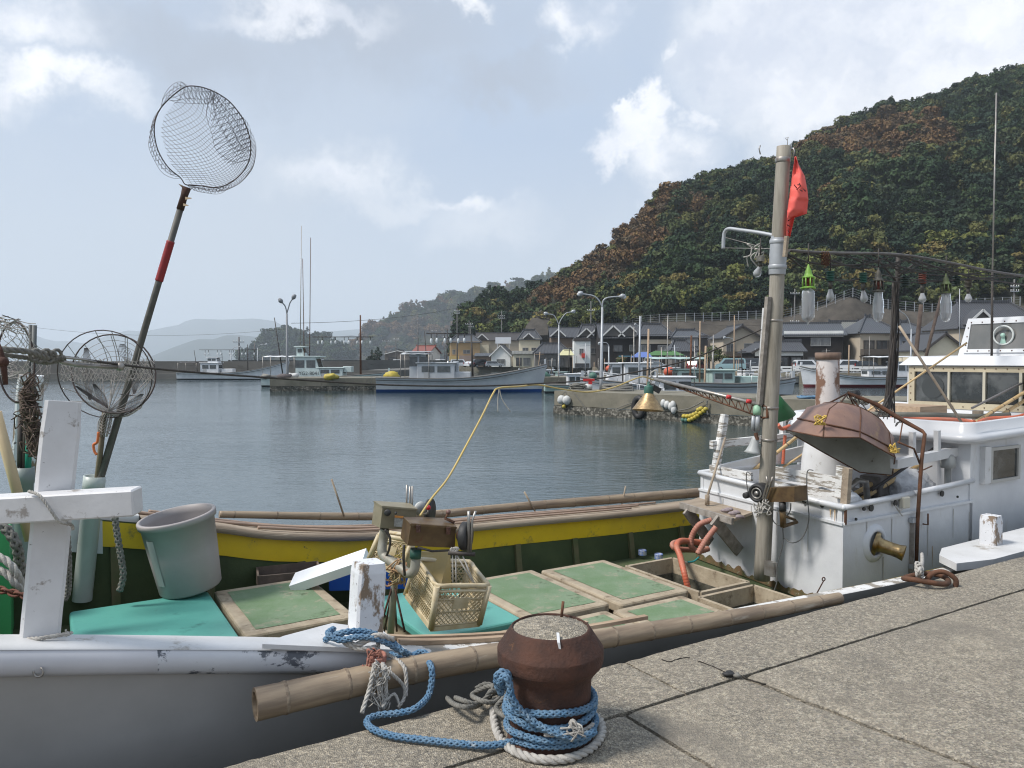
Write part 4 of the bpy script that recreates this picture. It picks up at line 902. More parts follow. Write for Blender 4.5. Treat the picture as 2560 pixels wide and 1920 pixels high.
# shrubs by the houses
bushm = pm('bush_leaves', (.04, .06, .02), (.09, .10, .03), 3, .9)
rb = random.Random(5)
def shrub(label, px, D, pyt, w, mt_=None, name='shrub', kind='broad'):
    p = py_(px, 900, D); h = py_(px, pyt, D).z - 1.2; t = thing(name, label, name.replace('_', ' '), (p.x, D, 1.2)); m = MB(); m.tube([(p.x, D, 1.2), (p.x, D, 1.2 + h * .5)], [.12, .05], 6); m.build('trunk', wood, t)
    m = MB(); crown(m, kind, rb, Vector((0, 0, 0)), 1, 700, .08); m.v = [Vector((p.x + v.x * w / 2, D + v.y * w / 2, 1.2 + h * .5 + v.z * h * .48)) for v in m.v]; m.build('crown', mt_ or bushm, t)
shrub('dense bush beside the grey rendered house', 1785, 134, 862, 4); shrub('loose olive bush right of the first bush', 1760, 132, 876, 3); shrub('dark bush below the beige balcony house', 1800, 132, 880, 3.4)
shrub('dark conifer clump left of the warehouse', 945, 232, 872, 4.5, pm('conifer', (.02, .035, .02), r=.9), 'tree', 'pine'); shrub('second dark conifer left of the warehouse', 930, 233, 878, 3.5, MATS['conifer'], 'tree', 'pine')
shrub('small round bush in front of the long dark timber house', 1555, 130, 890, 2.2)
# ============================================================ BOATS ACROSS THE WATER
bw = pm('boat_white', (.74, .75, .76), (.62, .63, .64), 1.5, .4, wear=((.30, .24, .18), .66, .78, 3, (1, 1, .3))); bgr = pm('boat_grey', (.50, .52, .53), (.42, .44, .46), 1.2, .45, wear=((.55, .55, .55), .68, .76, 3, (1, 1, .3)))
bmint = pm('boat_mint', (.42, .54, .50), (.36, .47, .44), 2, .45); bpale = pm('boat_pale_mint', (.60, .68, .66), (.50, .58, .56), 2, .45); bdeck = pm('boat_deck', (.26, .25, .22), (.16, .15, .13), 3, .8); bblue = pm('bottom_blue', (.015, .08, .30), r=.5); bred = pm('bottom_red', (.20, .03, .035), r=.6); bdark = pm('bottom_dark', (.03, .035, .04), r=.6)
strip = pm('rub_strake', (.16, .15, .14), r=.7); bglass = pm('boat_glass', (.03, .04, .045), (.08, .09, .09), 3, .15, spec=.8); bulbglass = pm('lamp_bulb_far', (.62, .64, .64), r=.2); orangem = pm('orange_float', (.50, .10, .05), r=.5)
def boat(label, px, D, L, dirx, hull=bw, bottom=bdark, beam=2.6, h0=.75, h1=1.1, rot=0, cabins=(), masts=(), boom=None, group=None, zwl=.14, rails=(), name='fishing_boat', sheer=2.4, canopy_=None, stempost=True, reg=None):
    p = py_(px, 900, D); t = thing(name, label, 'boat', (p.x, D, 0), group or 'fishing boats moored round the harbour'); t['_o'] = (0, 0, 0); t.rotation_euler = (0, 0, rot + (0 if dirx > 0 else math.pi))
    S = 30
    def zs(s): return h0 + h1 * max(0, (s - .35) / .65) ** sheer + .10 * (1 - s) ** 3
    def hb(s): return beam / 2 * (.80 + .2 * min(1, s / .3)) * max(.0, 1 - max(0, (s - .45) / .55) ** 2.3)
    def X(s, z): return (s - .5) * L + max(0, s - .8) * (z) * .9
    def sect(s, side):
        b_ = hb(s) + .02; z = zs(s)
        return [Vector((X(s, -.5), 0, -.5)), Vector((X(s, -.15), side * b_ * .70, -.15 + .2 * s * s)), Vector((X(s, zwl), side * b_ * .84, zwl)), Vector((X(s, zwl), side * b_ * .845, zwl + .004)), Vector((X(s, z * .6), side * b_ * .92, zwl + (z - zwl) * .5)), Vector((X(s, z - .16), side * b_ * .97, z - .2)), Vector((X(s, z - .12), side * b_ * 1.03, z - .17)), Vector((X(s, z), side * b_ * 1.03, z))]
    up, lo, rl = MB(), MB(), MB()
    for side in (-1, 1):
        G = [sect(i / S, side) for i in range(S + 1)]
        if side < 0: G = G[::-1]
        up.grid([g_[3:] for g_ in G], True); lo.grid([g_[:4] for g_ in G], True)
        rl.tube([sect(i / S, side)[7] for i in range(S + 1)], .055, 6); rl.tube([sect(i / S, side)[5] + Vector((0, side * .02, -.02)) for i in range(S + 1)], .03, 5)
        inn = [[Vector((q[7].x, q[7].y * .93, q[7].z)), Vector((q[7].x, q[7].y * .93, q[7].z - .34))] for q in (sect(i / S, side) for i in range(S + 1))]
        up.grid(inn if side > 0 else inn[::-1], True)
    a, b_ = sect(0, -1), sect(0, 1); up.add(a[3:] + b_[3:], [tuple(range(5)) + tuple(range(9, 4, -1))]); lo.add(a[:4] + b_[:4], [(0, 1, 2, 3, 7, 6, 5, 4)])
    up.build('hull', hull, t); lo.build('bottom', bottom, t); rl.build('gunwale', strip, t)
    m = MB(); m.grid([[Vector((q[7].x, -q[7].y * .95, q[7].z - .33)), Vector((q[7].x, q[7].y * .95, q[7].z - .33))] for q in (sect(i / S, 1) for i in range(S + 1))], False); m.build('deck', bdeck, t)
    if stempost: q = sect(1, 1)[7]; m = MB(); m.box((q.x - .15, 0, q.z + .18), (.16, .16, .5)); m.build('stem_post', hull, t)
    for (s, cl, cw_, z0, ch, mt_, kind) in cabins:    # kind: b box with door, w wheelhouse with raked screen, c plain casing
        x = (s - .5) * L; zb = zs(s) - .33 + z0; c = MB()
        if kind == 'w': c.hexa([(x - cl / 2, -cw_ / 2, zb), (x + cl / 2, -cw_ / 2, zb), (x + cl / 2, cw_ / 2, zb), (x - cl / 2, cw_ / 2, zb), (x - cl / 2, -cw_ / 2 * .95, zb + ch), (x + cl / 2 - ch * .28, -cw_ / 2 * .95, zb + ch), (x + cl / 2 - ch * .28, cw_ / 2 * .95, zb + ch), (x - cl / 2, cw_ / 2 * .95, zb + ch)])
        else: c.box((x, 0, zb + ch / 2), (cl, cw_, ch), bev=.04)
        co = c.build('cabin', mt_, t)
        if kind != 'c':
            r_ = MB(); r_.box((x - (ch * .1 if kind == 'w' else 0), 0, zb + ch + .05), (cl + .3, cw_ + .2, .09), bev=.03); r_.build('cabin_roof', mt_, co)
            for side in (-1, 1):
                n_ = 2 if cl > 1.1 else 1
                for k in range(n_):
                    g_ = MB(); xx = x - cl * .12 * (kind == 'w') + (k - (n_ - 1) / 2) * cl * .42; g_.box((xx, side * (cw_ / 2 * (.965 if kind == 'w' else 1) + .004), zb + ch * .68), (cl * .34 if n_ > 1 else cl * .5, .05, ch * .34)); g_.build('window', bglass, co)
            g_ = MB()
            if kind == 'w': g_.prism([(x + cl / 2 - ch * .14 + .03, -cw_ * .4, zb + ch * .5), (x + cl / 2 - ch * .14 + .03, cw_ * .4, zb + ch * .5), (x + cl / 2 - ch * .26 + .03, cw_ * .4, zb + ch * .92), (x + cl / 2 - ch * .26 + .03, -cw_ * .4, zb + ch * .92)], (-.06, 0, 0))
            else: g_.box((x + cl / 2 + .004, 0, zb + ch * .7), (.05, cw_ * .7, ch * .3))
            g_.build('front_window', bglass, co)
        if kind == 'b': d = MB(); d.box((x - cl * .25, -cw_ / 2 - .004, zb + ch * .42), (.5, .04, ch * .78)); d.build('door', pm('boat_door', (.40, .41, .41), r=.6), co)
    for ms in masts:
        s, h, r_ = ms[:3]; y = ms[3] if len(ms) > 3 else 0; tip = ms[4] if len(ms) > 4 else 0; mt_ = ms[5] if len(ms) > 5 else steel; x = (s - .5) * L; zb = zs(s) - .33
        m = MB(); m.tube([(x, y, zb), (x + tip, y, zb + h)], [r_, r_ * .6], 7); m.build('mast', mt_, t)
    if boom:
        s0, s1, z, nb, sz = boom; x0, x1 = (s0 - .5) * L, (s1 - .5) * L; m = MB()
        for y in (-.5, .5): m.tube([(x0, y, z), (x1, y, z)], .03, 6)
        m.tube([(x0, -.5, z), (x0, .5, z)], .03, 6); m.tube([(x1, -.5, z), (x1, .5, z)], .03, 6); bo = m.build('lamp_boom', cable, t)
        for i in range(nb):
            x = x0 + (x1 - x0) * (i + .5) / nb; y = -.5 if i % 2 else .5; m = MB(); m.tube([(x, y, z), (x, y, z - sz * .5)], .035, 5); b_ = m.build('lamp_holder', cable, t); m = MB(); m.ball((x, y, z - sz * .5 - sz * .32), sz * .32, 8, (.5, .5, 1)); m.build('bulb', bulbglass, b_)
    if canopy_:
        s0, s1, z, mt_ = canopy_; x0, x1 = (s0 - .5) * L, (s1 - .5) * L; w = beam * .42; m = MB(); P = []
        for i in range(9):
            x = x0 + (x1 - x0) * i / 8; P.append([Vector((x, w * k / 3, z - .10 * (k / 3) ** 2 + .03 * math.sin(i * 2.1 + k))) for k in range(-3, 4)])
        m.grid(P, True); c = m.build('canopy', mt_, t, solid=.03)
        for x in (x0, x1):
            for y in (-w, w): m = MB(); m.tube([(x, y, zs(.3) - .3), (x, y, z - .1)], .03, 6); m.build('canopy_pole', steel, c)
    for (s0, s1, zr) in rails:
        m = MB()
        for side in (-1, 1):
            Q = [sect(s0 + (s1 - s0) * i / 8, side)[7] + Vector((0, 0, zr)) for i in range(9)]; m.tube(Q, .025, 6)
            for q in Q[::2]: m.tube([q, q - Vector((0, 0, zr))], .022, 5)
        m.build('rail', bw, t)
    if reg:
        txt, s, z, sz, y = reg; cu = bpy.data.curves.new('registration', 'FONT'); cu.body = txt; cu.size = sz; cu.extrude = .004; cu.align_x = 'CENTER'; to_ = bpy.data.objects.new('tmp_text', cu); COL.objects.link(to_); bpy.context.view_layer.update(); me_ = bpy.data.meshes.new_from_object(to_.evaluated_get(bpy.context.evaluated_depsgraph_get())); bpy.data.objects.remove(to_)
        me_.materials.clear(); me_.materials.append(pm('lettering', (.03, .04, .05), r=.6)); o = bpy.data.objects.new('registration_lettering', me_); COL.objects.link(o); o.parent = t
        sd_ = -1 if dirx > 0 else 1
        o.location = ((s - .5) * L, sd_ * y, z); o.rotation_euler = (R(90), 0, 0 if dirx > 0 else math.pi)
    return t
boat('white boat with a row of hanging bulbs, moored along the far breakwater', 582, 110.5, 15.5, 1, bw, bdark, 3, .95, 1.75, cabins=[(.30, 2.6, 1.8, .1, 1.6, bw, 'b'), (.33, 1.5, 1.4, 1.6, .9, bw, 'w'), (.46, 1.6, 1.3, .1, .8, bw, 'c')],
     masts=[(.17, 3.6, .06, 0, -.5, cable), (.64, 4.2, .08, 0, 0, cable), (.40, 3.2, .05, 0, 0, cable)], boom=(.20, .72, 4.3, 9, .75), canopy_=(.02, .19, 2.5, cable))
boat('white squid boat numbered YG2-8041 with tall aerials behind the long pier', 815, 80, 13, 1, bpale, bdark, 3, 1.0, .5, cabins=[(.38, 2.7, 2.2, .1, 2.3, bpale, 'w'), (.31, .9, 1.3, 2.3, 1.1, bpale, 'w'), (.55, 2.6, 2, .1, 1.1, bpale, 'b'), (.68, .9, 1.2, .7, .6, bpale, 'c')],
     masts=[(.30, 16, .05, -.6, .3), (.34, 12.6, .05, -.7, -.1, rustred), (.35, 15.0, .05, .7, .25, rustred), (.15, 6.5, .07, .2, -.9, cable), (.78, 6.6, .12, 0, 0, rustred)], boom=(.40, .88, 5.2, 9, .7), canopy_=(.02, .27, 3.2, bw), reg=('YG2-8041', .385, 1.22, .52, 1.13), sheer=2)
boat('long grey-white wooden fishing boat with blue bottom in mid harbour', 1150, 66, 14.2, 1, bgr, bblue, 3.2, 1.15, 1.25, cabins=[(.27, 2.0, 1.9, .1, 2.45, bgr, 'w'), (.36, 3.2, 2.1, .1, 1.5, bgr, 'b'), (.50, 1.9, 1.7, .05, .8, bgr, 'c'), (.475, .5, .5, .8, 1.0, bgr, 'c')],
     masts=[(.42, 4.6, .05, -.6, .1, cable), (.58, 3.9, .11, -.5, -.12, cable), (.30, 4.4, .05, .6, -.3, cable)], boom=(.30, .55, 5.05, 6, .75), canopy_=(.15, .32, 3.35, bgr), sheer=2.2, zwl=.24)
boat('grey-hulled boat with white cabin behind the nearest pier lamp', 1640, 50, 9.4, -1, bgr, bdark, 2.8, 1.15, .45, cabins=[(.62, 2.2, 1.9, .1, 1.5, bw, 'b'), (.80, 1.0, 1.4, .1, 1.35, bw, 'w'), (.25, 2.2, 1.7, .1, 1.1, bmint, 'b')], masts=[(.66, 4.0, .05, .3, 0), (.42, 4.8, .05, 0, 0), (.1, 3.5, .05)], canopy_=(.18, .56, 2.9, bmint), rails=[(.62, .95, .5)])
boat('small white motor boat with big cabin windows moored inside the nearest pier', 1700, 41, 5.2, -1, bw, bdark, 2.1, .75, .35, cabins=[(.60, 1.9, 1.5, .05, 1.25, bw, 'w')], masts=[(.35, 3.3, .03), (.8, 2.4, .03)], rails=[(.7, .98, .4)], name='motor_boat', group='small boats inside the pier')
boat('grey boat with mint-green cabin left of the tall mast', 1835, 48, 7.2, 1, bgr, bdark, 2.6, 1.25, .35, cabins=[(.38, 1.4, 1.6, .1, 1.0, bmint, 'b'), (.62, 1.3, 1.4, .1, .65, bmint, 'c')], masts=[(.2, 4.2, .06, 0, 0, wood), (.5, 4.6, .05, 0, 0, wood), (.75, 4.2, .05)], rails=[(.6, .95, .5)])
boat('white boat with dark red bottom and a white awning, moored on the right-hand quay', 2158, 78, 12.2, -1, bw, bred, 3, 1.0, 1.15, cabins=[(.38, 2.6, 1.7, .1, 1.0, bw, 'b'), (.18, 1.9, 1.9, .1, 1.7, bw, 'b')], masts=[(.62, 3.5, .09, 0, 0, wood), (.45, 4.5, .04), (.8, 2.2, .05)], canopy_=(.12, .46, 3.15, bw), zwl=.28, reg=('YG2', .36, 1.28, .45, .87))
spots = [(1360, 98, 6.5, -1, bw, 'small white skiff right of the grey-white wooden boat'), (1405, 92, 7, 1, bmint, 'small mint skiff under the smaller twin-armed lamp'), (1470, 88, 7.5, -1, bw, 'white skiff with low cabin in front of the white block tower'), (1450, 64, 6, 1, bmint, 'mint open boat left of the tall twin-armed lamp'),
         (1545, 78, 7, 1, bw, 'white skiff behind the grey-hulled boat'), (1680, 86, 7.5, -1, bw, 'white skiff in front of the green awning'), (1745, 78, 7, 1, bw, 'white skiff with pale green cover near the red car'), (1800, 82, 6.5, -1, bmint, 'mint skiff in front of the teal van'), (1880, 80, 7, 1, bw, 'white skiff just left of the tall mast'), (1955, 90, 6, 1, bgr, 'grey skiff just right of the tall mast'), (1330, 130, 7, 1, bgr, 'grey skiff by the flat-roofed cream annex')]
for i, (px, D, L, d, mt_, lb) in enumerate(spots):
    q = random.Random(i); boat(lb, px, D, L, d, mt_, bdark, 1.9, .55 + q.random() * .3, .5, rot=q.uniform(-.5, .5), cabins=[(.35 + q.random() * .2, 1.3, 1.2, .05, q.uniform(.8, 1.4), q.choice([bw, bmint, bw]), q.choice('bw'))], masts=[(.2, q.uniform(2, 3.6), .04, 0, 0, q.choice([wood, steel])), (.7, q.uniform(1.8, 3.2), .04, 0, 0, q.choice([wood, steel, cable]))],
                               name='skiff', group='small skiffs crowded along the village quay', rails=[(.6, .95, .4)] if i % 2 else ())
# things on and along the piers
def single(name, label, cat, m, mt_, group=None, kind=None): return tag(m.build(name, mt_), label, cat, group, kind)
rq = random.Random(21)
def float_on_wall(label, c, r_, mt_, sc=(1, .8, 1), lineto=None, group=None, name='float_fender'):
    t = thing(name, label, 'float', tuple(c), group); m = MB(); m.ball(c, r_, 14, sc, .1); m.build('float', mt_, t)
    if lineto is not None: m = MB(); rope(m, [Vector(c) + Vector((0, 0, r_)), Vector(lineto)], .02); m.build('rope', ropegrey, t)
fm = pm('float_white', (.60, .60, .58), (.45, .45, .43), 8, .6); fy = pm('float_yellow', (.52, .40, .05), (.36, .30, .06), 5, .6); fg = pm('float_green', (.07, .16, .12), r=.6)
def face(px, py): # point on the nearest pier's front face
    A, C = Vector((2.15, 38.6)), Vector((9.7, 30.9)); d = raydir(px, py); nrm = Vector((-(C - A).y, (C - A).x)); k = nrm.dot(A) / (nrm.x * d.x + nrm.y * d.y); return d * k + Vector((0, 0, CAMH)) - Vector((nrm.x, nrm.y, 0)).normalized() * .18
for i, (x, y) in enumerate([(1410, 999), (1423, 1000)]): float_on_wall('%s white ball float hanging at the left end of the nearest pier' % ('left' if i == 0 else 'right'), face(x, y), .22, fm, (1, .8, 1.05), face(1420, 978), 'ball floats hanging on the nearest pier')
float_on_wall('small yellow float under the pair of white balls', face(1416, 1016), .10, fy, lineto=face(1418, 1004))
t = thing('float_bundle', 'bundle of white net floats hanging behind the brass lamp cone', 'floats', tuple(face(1680, 1010)))
for i, (x, y) in enumerate([(1664, 1008), (1673, 1012), (1683, 1016), (1690, 1024), (1688, 1012)]): m = MB(); m.ball(face(x, y), .17, 12, (.8, .8, 1.1), .1); m.build('float', fm, t)
t = thing('float_garland', 'string of yellow and green floats hanging on the nearest pier', 'floats', tuple(face(1750, 1050)))
ys = [(1716, 1040), (1724, 1040), (1732, 1039), (1740, 1036), (1748, 1032), (1752, 1024), (1758, 1021), (1714, 1049), (1722, 1050), (1730, 1049), (1737, 1046), (1744, 1042), (1750, 1038), (1757, 1032), (1765, 1027), (1770, 1022)]
for i, (x, y) in enumerate(ys): m = MB(); m.ball(face(x, y), .105, 10, (1.1, .9, .95), .1); m.build('float', fg if i in (7, 8) else fy, t)
for (x, y, r_, lb) in [(1603, 1018, .42, 'black tyre fender half hidden by the brass lamp cone')]:
    t = MB(); c = face(x, y); A = Vector((7.55, -7.7, 0)).normalized(); Q = [c + A * math.cos(a) * r_ * .62 + Vector((0, 0, 1)) * math.sin(a) * r_ for a in [k * math.pi / 12 for k in range(24)]]; t.tube(Q, .14, 8, closed=True); single('tyre_fender', lb, 'tyre', t, black)
for (pts, lb, r_) in [([(1437, 976), (1455, 1000), (1477, 1032)], 'dark mooring rope slanting down the left end of the pier', .02), ([(1545, 1022), (1570, 1012), (1595, 1004)], 'dark rope running up to the tyre fender', .02), ([(1700, 1026), (1730, 1020), (1765, 1002)], 'pale rope from the white floats to the hanging coil', .03), ([(1774, 1000), (1772, 1020), (1776, 1038)], 'frayed pale rope ends hanging beside the yellow floats', .035)]:
    m = MB(); rope(m, spline([face(*q) for q in pts], 6), r_); single('mooring_rope', lb, 'rope', m, ropegrey)
def pile(label, c, w, h, mt_, n=9, name='rope_pile', seed=1):
    q = random.Random(seed); m = MB(); c = Vector(c)
    for k in range(n):
        r_ = w * q.uniform(.25, .5); z = h * k / n; o = Vector((q.uniform(-.15, .15) * w, q.uniform(-.15, .15) * w, z)); m.tube([c + o + Vector((math.cos(a) * r_, math.sin(a) * r_ * .8, .02 * math.sin(3 * a + k))) for a in [j * math.pi / 10 for j in range(20)]], w * .045, 6, closed=True)
    single(name, label, 'rope', m, mt_)
pile('coil of grey rope on the left end of the nearest pier', py_(1443, 974, 39.4), .9, .35, ropegrey, seed=2); pile('low heap of grey rope right of the tall pier lamp', py_(1545, 976, 38.5), 1.6, .3, ropegrey, 10, seed=3); pile('blue rope heap on the pier behind the copper dish', py_(2020, 998, 30.5), .8, .12, ropeblue, 8, seed=4)
m = MB(); c = py_(1468, 972, 39.3); m.tube([c + Vector((-.1, 0, .1)), c + Vector((.25, 0, .1))], .16, 12); single('plastic_float', 'pale float lying beside the rope coil on the pier', 'float', m, fm)
for i, (px, D, w, mt_, lb) in enumerate([(702, 68, 1.2, netdark, 'dark tyre and net heap left of the lamp on the long pier'), (722, 69, 1.2, fm, 'white sheet heap at the foot of the long pier lamp'), (820, 66.5, 1.2, fy, 'yellow float bundle on the edge of the long pier'), (655, 68.5, .9, bdeck, 'brown gear heap at the left tip of the long pier'), (1358, 73, 1.4, fg, 'green net heap on the long pier right of the grey-white bow'), (975, 72, 1.5, fy, 'yellow cover on the stern gear behind the grey-white boat')]):
    m = MB(); p = py_(px, 900, D); m.ball((p.x, D + 1, QZ + .12), w * .5, 14, (1, .7, .5), .5); single('gear_heap', lb, 'fishing gear', m, mt_)
for (px, D, x2, z0, z1, lb) in [(1347, 66.2, 0, .2, .9, 'green and grey rope tangle hanging by the bow of the grey-white boat')]:
    m = MB(); p = py_(px, 900, 70); 
    for k in range(6): m.tube(spline([(p.x + rq.uniform(-.4, .4), 69.4, 1.3), (p.x + rq.uniform(-.5, .5), 69.1, .7), (p.x + rq.uniform(-.4, .4), 69.2, .2)], 5), .07, 5)
    single('rope_tangle', lb, 'rope', m, fg)
for (px, D, zt, lb, mt_) in [(1617, 46, 4.6, 'thin wooden stake behind the brass lamp cone', wood), (1724, 46, 4.2, 'rusty stake with orange tip between two boats', rustred), (1760, 47, 3.6, 'pale stake left of the mint cabin', wood), (1596, 48, 5.5, 'tall pale boat pole leaning by the white cabin', galv)]:
    p = py_(px, 900, D); m = MB(); m.tube([(p.x, D, -1), (p.x + .1, D, zt)], .06, 8); single('mooring_stake', lb, 'stake', m, mt_, 'mooring stakes inside the pier')

for i, (x, y, D, r_) in enumerate([(1673, 930, 55, .42), (1523, 922, 60, .3), (1482, 940, 62, .35), (1590, 932, 58, .3), (1735, 925, 60, .3)]):
    m = MB(); m.ball(py_(x, y, D), r_, 12, (1, 1, .9)); single('buoy', ['large faded orange buoy on a boat behind the brass cone lamp', 'small red buoy hung beside the tall twin-armed lamp', 'green buoy left of the tall twin-armed lamp', 'white buoy on the deck of the grey-hulled boat', 'pale buoy left of the mint cabin'][i], 'buoy', m, [orangem, orangem, fg, fm, fm][i])
for i, (x, yb_, yt, D) in enumerate([(1345, 930, 880, 75), (1378, 935, 895, 75), (1420, 935, 870, 70), (1463, 945, 858, 66), (1560, 940, 888, 60), (1655, 935, 868, 62), (1668, 935, 872, 62), (1690, 930, 862, 62), (1712, 935, 890, 62), (1782, 940, 880, 58), (1856, 940, 872, 58), (1874, 940, 900, 58), (1950, 950, 900, 85), (2062, 930, 872, 82)]):
    a, b_ = py_(x, yb_, D), py_(x + rq.uniform(-5, 5), yt, D); m = MB(); m.tube([a, b_], .04, 6); m.beam(b_ - Vector((.5, 0, .25)), b_ + Vector((.4, 0, -.2)), .04, .04); single('boat_pole', 'thin pole with short yard rising from the crowd of moored boats', 'pole', m, [wood, steel, cable, galv][i % 4], 'thin poles among the moored boats')
# ============================================================ THE NEAR FISHING BOAT
SH = [(-5.2, 2.35), (-3, 2.02), (-1.5, 1.76), (-.62, 1.61), (.23, 1.44), (.73, 1.33), (1.1, 1.235), (1.9, 1.13), (3.5, 1.07), (5.7, 1.0), (9, 1.03), (12.5, 1.15)]
def sh(u): 
    P = [(a, b) for a, b in SH]; 
    for k in range(len(P) - 1):
        if u <= P[k + 1][0] or k == len(P) - 2:
            a, b_ = P[k], P[k + 1]; p0 = P[max(0, k - 1)]; p3 = P[min(len(P) - 1, k + 2)]
            t = (u - a[0]) / (b_[0] - a[0]); m0 = (b_[1] - p0[1]) / (b_[0] - p0[0]) * (b_[0] - a[0]); m1 = (p3[1] - a[1]) / (p3[0] - a[0]) * (b_[0] - a[0])
            return (2 * t ** 3 - 3 * t * t + 1) * a[1] + (t ** 3 - 2 * t * t + t) * m0 + (-2 * t ** 3 + 3 * t * t) * b_[1] + (t ** 3 - t * t) * m1
def hw(u):   # half width of the boat
    if u < -1.2: return 1.62 * max(0.02, 1 - ((-1.2 - u) / 4.0) ** 1.9)
    if u > 9: return 1.62 * (1 - .12 * ((u - 9) / 3.5) ** 2)
    return 1.62
NC = 1.98
def gn(u, side, off=0): return NC + side * (hw(u) + off)     # side -1 = quay side
US = [-5.1 + 17.5 * i / 90 for i in range(91)]
FB = thing('fishing_boat', 'old white, grey and yellow fishing boat moored alongside the quay in the foreground', 'boat', tuple(B(2, 1.98, 0)))
capw = [u for u in US if u <= .95]; capb = [u for u in US if u >= .75]
# hull skin, quay side and far side
for side in (-1, 1):
    G = []
    for u in US:
        z = sh(u); fl = max(0, (1.5 - u) / 6) 
        G.append([B(u, NC + side * (hw(u) * (.22 + .1 * (1 - fl))), -.45), B(u, NC + side * hw(u) * (.72 - .25 * fl), .0), B(u, NC + side * hw(u) * (.86 - .12 * fl), .4), B(u, NC + side * (hw(u) * .95 - .05 * fl), .85), B(u, NC + side * (hw(u) - .015), z - .1), B(u, NC + side * (hw(u) - .0), z - .03)])
    m = MB(); m.grid(G if side < 0 else G[::-1]); m.build('hull_side', greyhull, FB)
m = MB(); a = [B(12.4, NC + s_ * hw(12.4) * k, z) for s_, k, z in ((-1, .3, -.45), (-1, .72, 0), (-1, .98, 1.1), (1, .98, 1.1), (1, .72, 0), (1, .3, -.45))]; m.add(a, [tuple(range(6))]); m.build('transom', whitecabin, FB)
# rounded white rub band on the bow half, quay side
def band(us, side, prof, mt_, name):   # prof: (offset from half width, dz)
    m = MB(); m.grid([[B(u, NC + side * (hw(u) + o), sh(u) + dz) for o, dz in prof] for u in (us if side < 0 else us[::-1])], True); return m.build(name, mt_, FB)
bandm = pm('scuffed_band', (.64, .65, .67), (.56, .57, .60), 2, .4, bump=.15, bsc=10, wear=((.10, .11, .13), .565, .60, 5.5, (1, 1, 1.6)), wear2=((.35, .28, .2), .68, .72, 12))
scuffless = pm('smooth_band', (.62, .62, .65), (.54, .54, .57), 2, .4, bump=.08, bsc=8, wear=((.40, .35, .30), .70, .74, 6))
prof = [(-.03, -.115), (.01, -.112), (.035, -.09), (.045, -.055), (.042, -.025), (.03, -.006)]
band([u for u in US if u < -.1] + [-.1], -1, prof, scuffless, 'rub_band'); band([-.1] + [u for u in US if -.1 < u < 1.15] + [1.17], -1, prof, bandm, 'rub_band'); band([u for u in US if u < .9], 1, prof, scuffless, 'rub_band')
cap = [(.034, -.004), (.03, .004), (-.02, .008), (-.115, .008), (-.125, 0), (-.125, -.06)]
for side in (-1, 1):
    band([u for u in US if u <= (.9 if side < 0 else .1)] + [.96 if side < 0 else .12], side, cap, white, 'gunwale_cap')
capwood = [(.03, -.07), (.034, -.008), (.02, 0), (-.20, 0), (-.205, -.045), (-.14, -.05)]
band([.97] + [u for u in US if 1 < u < 2.1] + [2.1], -1, capwood, peel, 'gunwale_cap'); band([2.1] + [u for u in US if u > 2.1], -1, [(-.03, -.09), (-.03, -.048), (-.04, -.04), (-.13, -.04), (-.135, -.085)], peel, 'gunwale_cap')
band([.125] + [u for u in US if u > .13], 1, [(.05, -.06), (.05, 0), (-.15, .002), (-.22, 0), (-.225, -.055), (-.16, -.06)], rustywood, 'gunwale_cap')
m = MB()   # lighter planks lying along the gunwale
for (u0, u1, n_, dz, w) in [(1.0, 2.6, .50, .012, .035), (.95, 2.2, .56, .014, .03)]:
    P = [B(u0 + (u1 - u0) * i / 10, n_, sh(u0 + (u1 - u0) * i / 10) + dz) for i in range(11)]
    for p, q in zip(P, P[1:]): m.beam(p, q + (q - p) * .02, w, .022)
m.build('plank_strip', wood, FB)
# inner bulwark: yellow (and white at the bow) plank, green wall below, frames
def inner(us, z0, z1, mt_, name, n_in=.165, side=1, thick=.02):
    m = MB(); 
    G = [[B(u, NC + side * (hw(u) - n_in), sh(u) + z1), B(u, NC + side * (hw(u) - n_in + .0), sh(u) + z0), B(u, NC + side * (hw(u) - n_in + thick), sh(u) + z0)] for u in us]
    m.grid(G if side > 0 else G[::-1], False); return m.build(name, mt_, FB)
inner([u for u in US if u < -.2] + [-.13], -.30, -.05, whiteclean, 'bulwark_plank'); inner([-.13] + [u for u in US if -.13 < u < 7.1] + [7.1], -.245, -.055, yellow, 'bulwark_plank')
inner([.0, .6, 1.2, 2, 3, 4, 5, 6, 7.1], -.245, -.055, yellow, 'bulwark_plank', side=-1)
zd = lambda u: .5 + max(0, 2.3 - u) * .085
m = MB()
for side in (1, -1):
    G = [[B(u, NC + side * (hw(u) - .13), sh(u) - .05), B(u, NC + side * (hw(u) - .20), zd(u) - .02)] for u in US]; m.grid(G if side > 0 else G[::-1], False)
m.build('bulwark_wall', darkgreen, FB)
m = MB(); m.grid([[B(u, NC - hw(u) + .1, zd(u)), B(u, NC, zd(u) + .03), B(u, NC + hw(u) - .1, zd(u))] for u in US], False); m.build('deck', deckgreen, FB)
for u in (-.05, .62, 1.35, 2.1, 2.82, 3.5, 4.2, 4.95, 5.7):
    m = MB(); m.beam(B(u, NC + hw(u) - .21, zd(u)), B(u, NC + hw(u) - .165, sh(u) - .24), .045, .06, (CU, SU, 0)); m.build('frame', pm('frame_green', (.09, .11, .045), (.16, .13, .07), 6, .8), FB)
m = MB(); m.hexa([B(-5, .9, .7), B(-1.15, .55, .7), B(-1.15, 3.4, .7), B(-5, 3.0, .7), B(-5, 1.2, 1.6), B(-1.15, .55, 1.2), B(-1.15, 3.4, 1.2), B(-5, 2.9, 1.6)]); m.build('foredeck', pm('bright_green_paint', (.06, .34, .12), (.05, .28, .10), 3, .5, wear=((.03, .12, .05), .66, .74, 6)), FB)
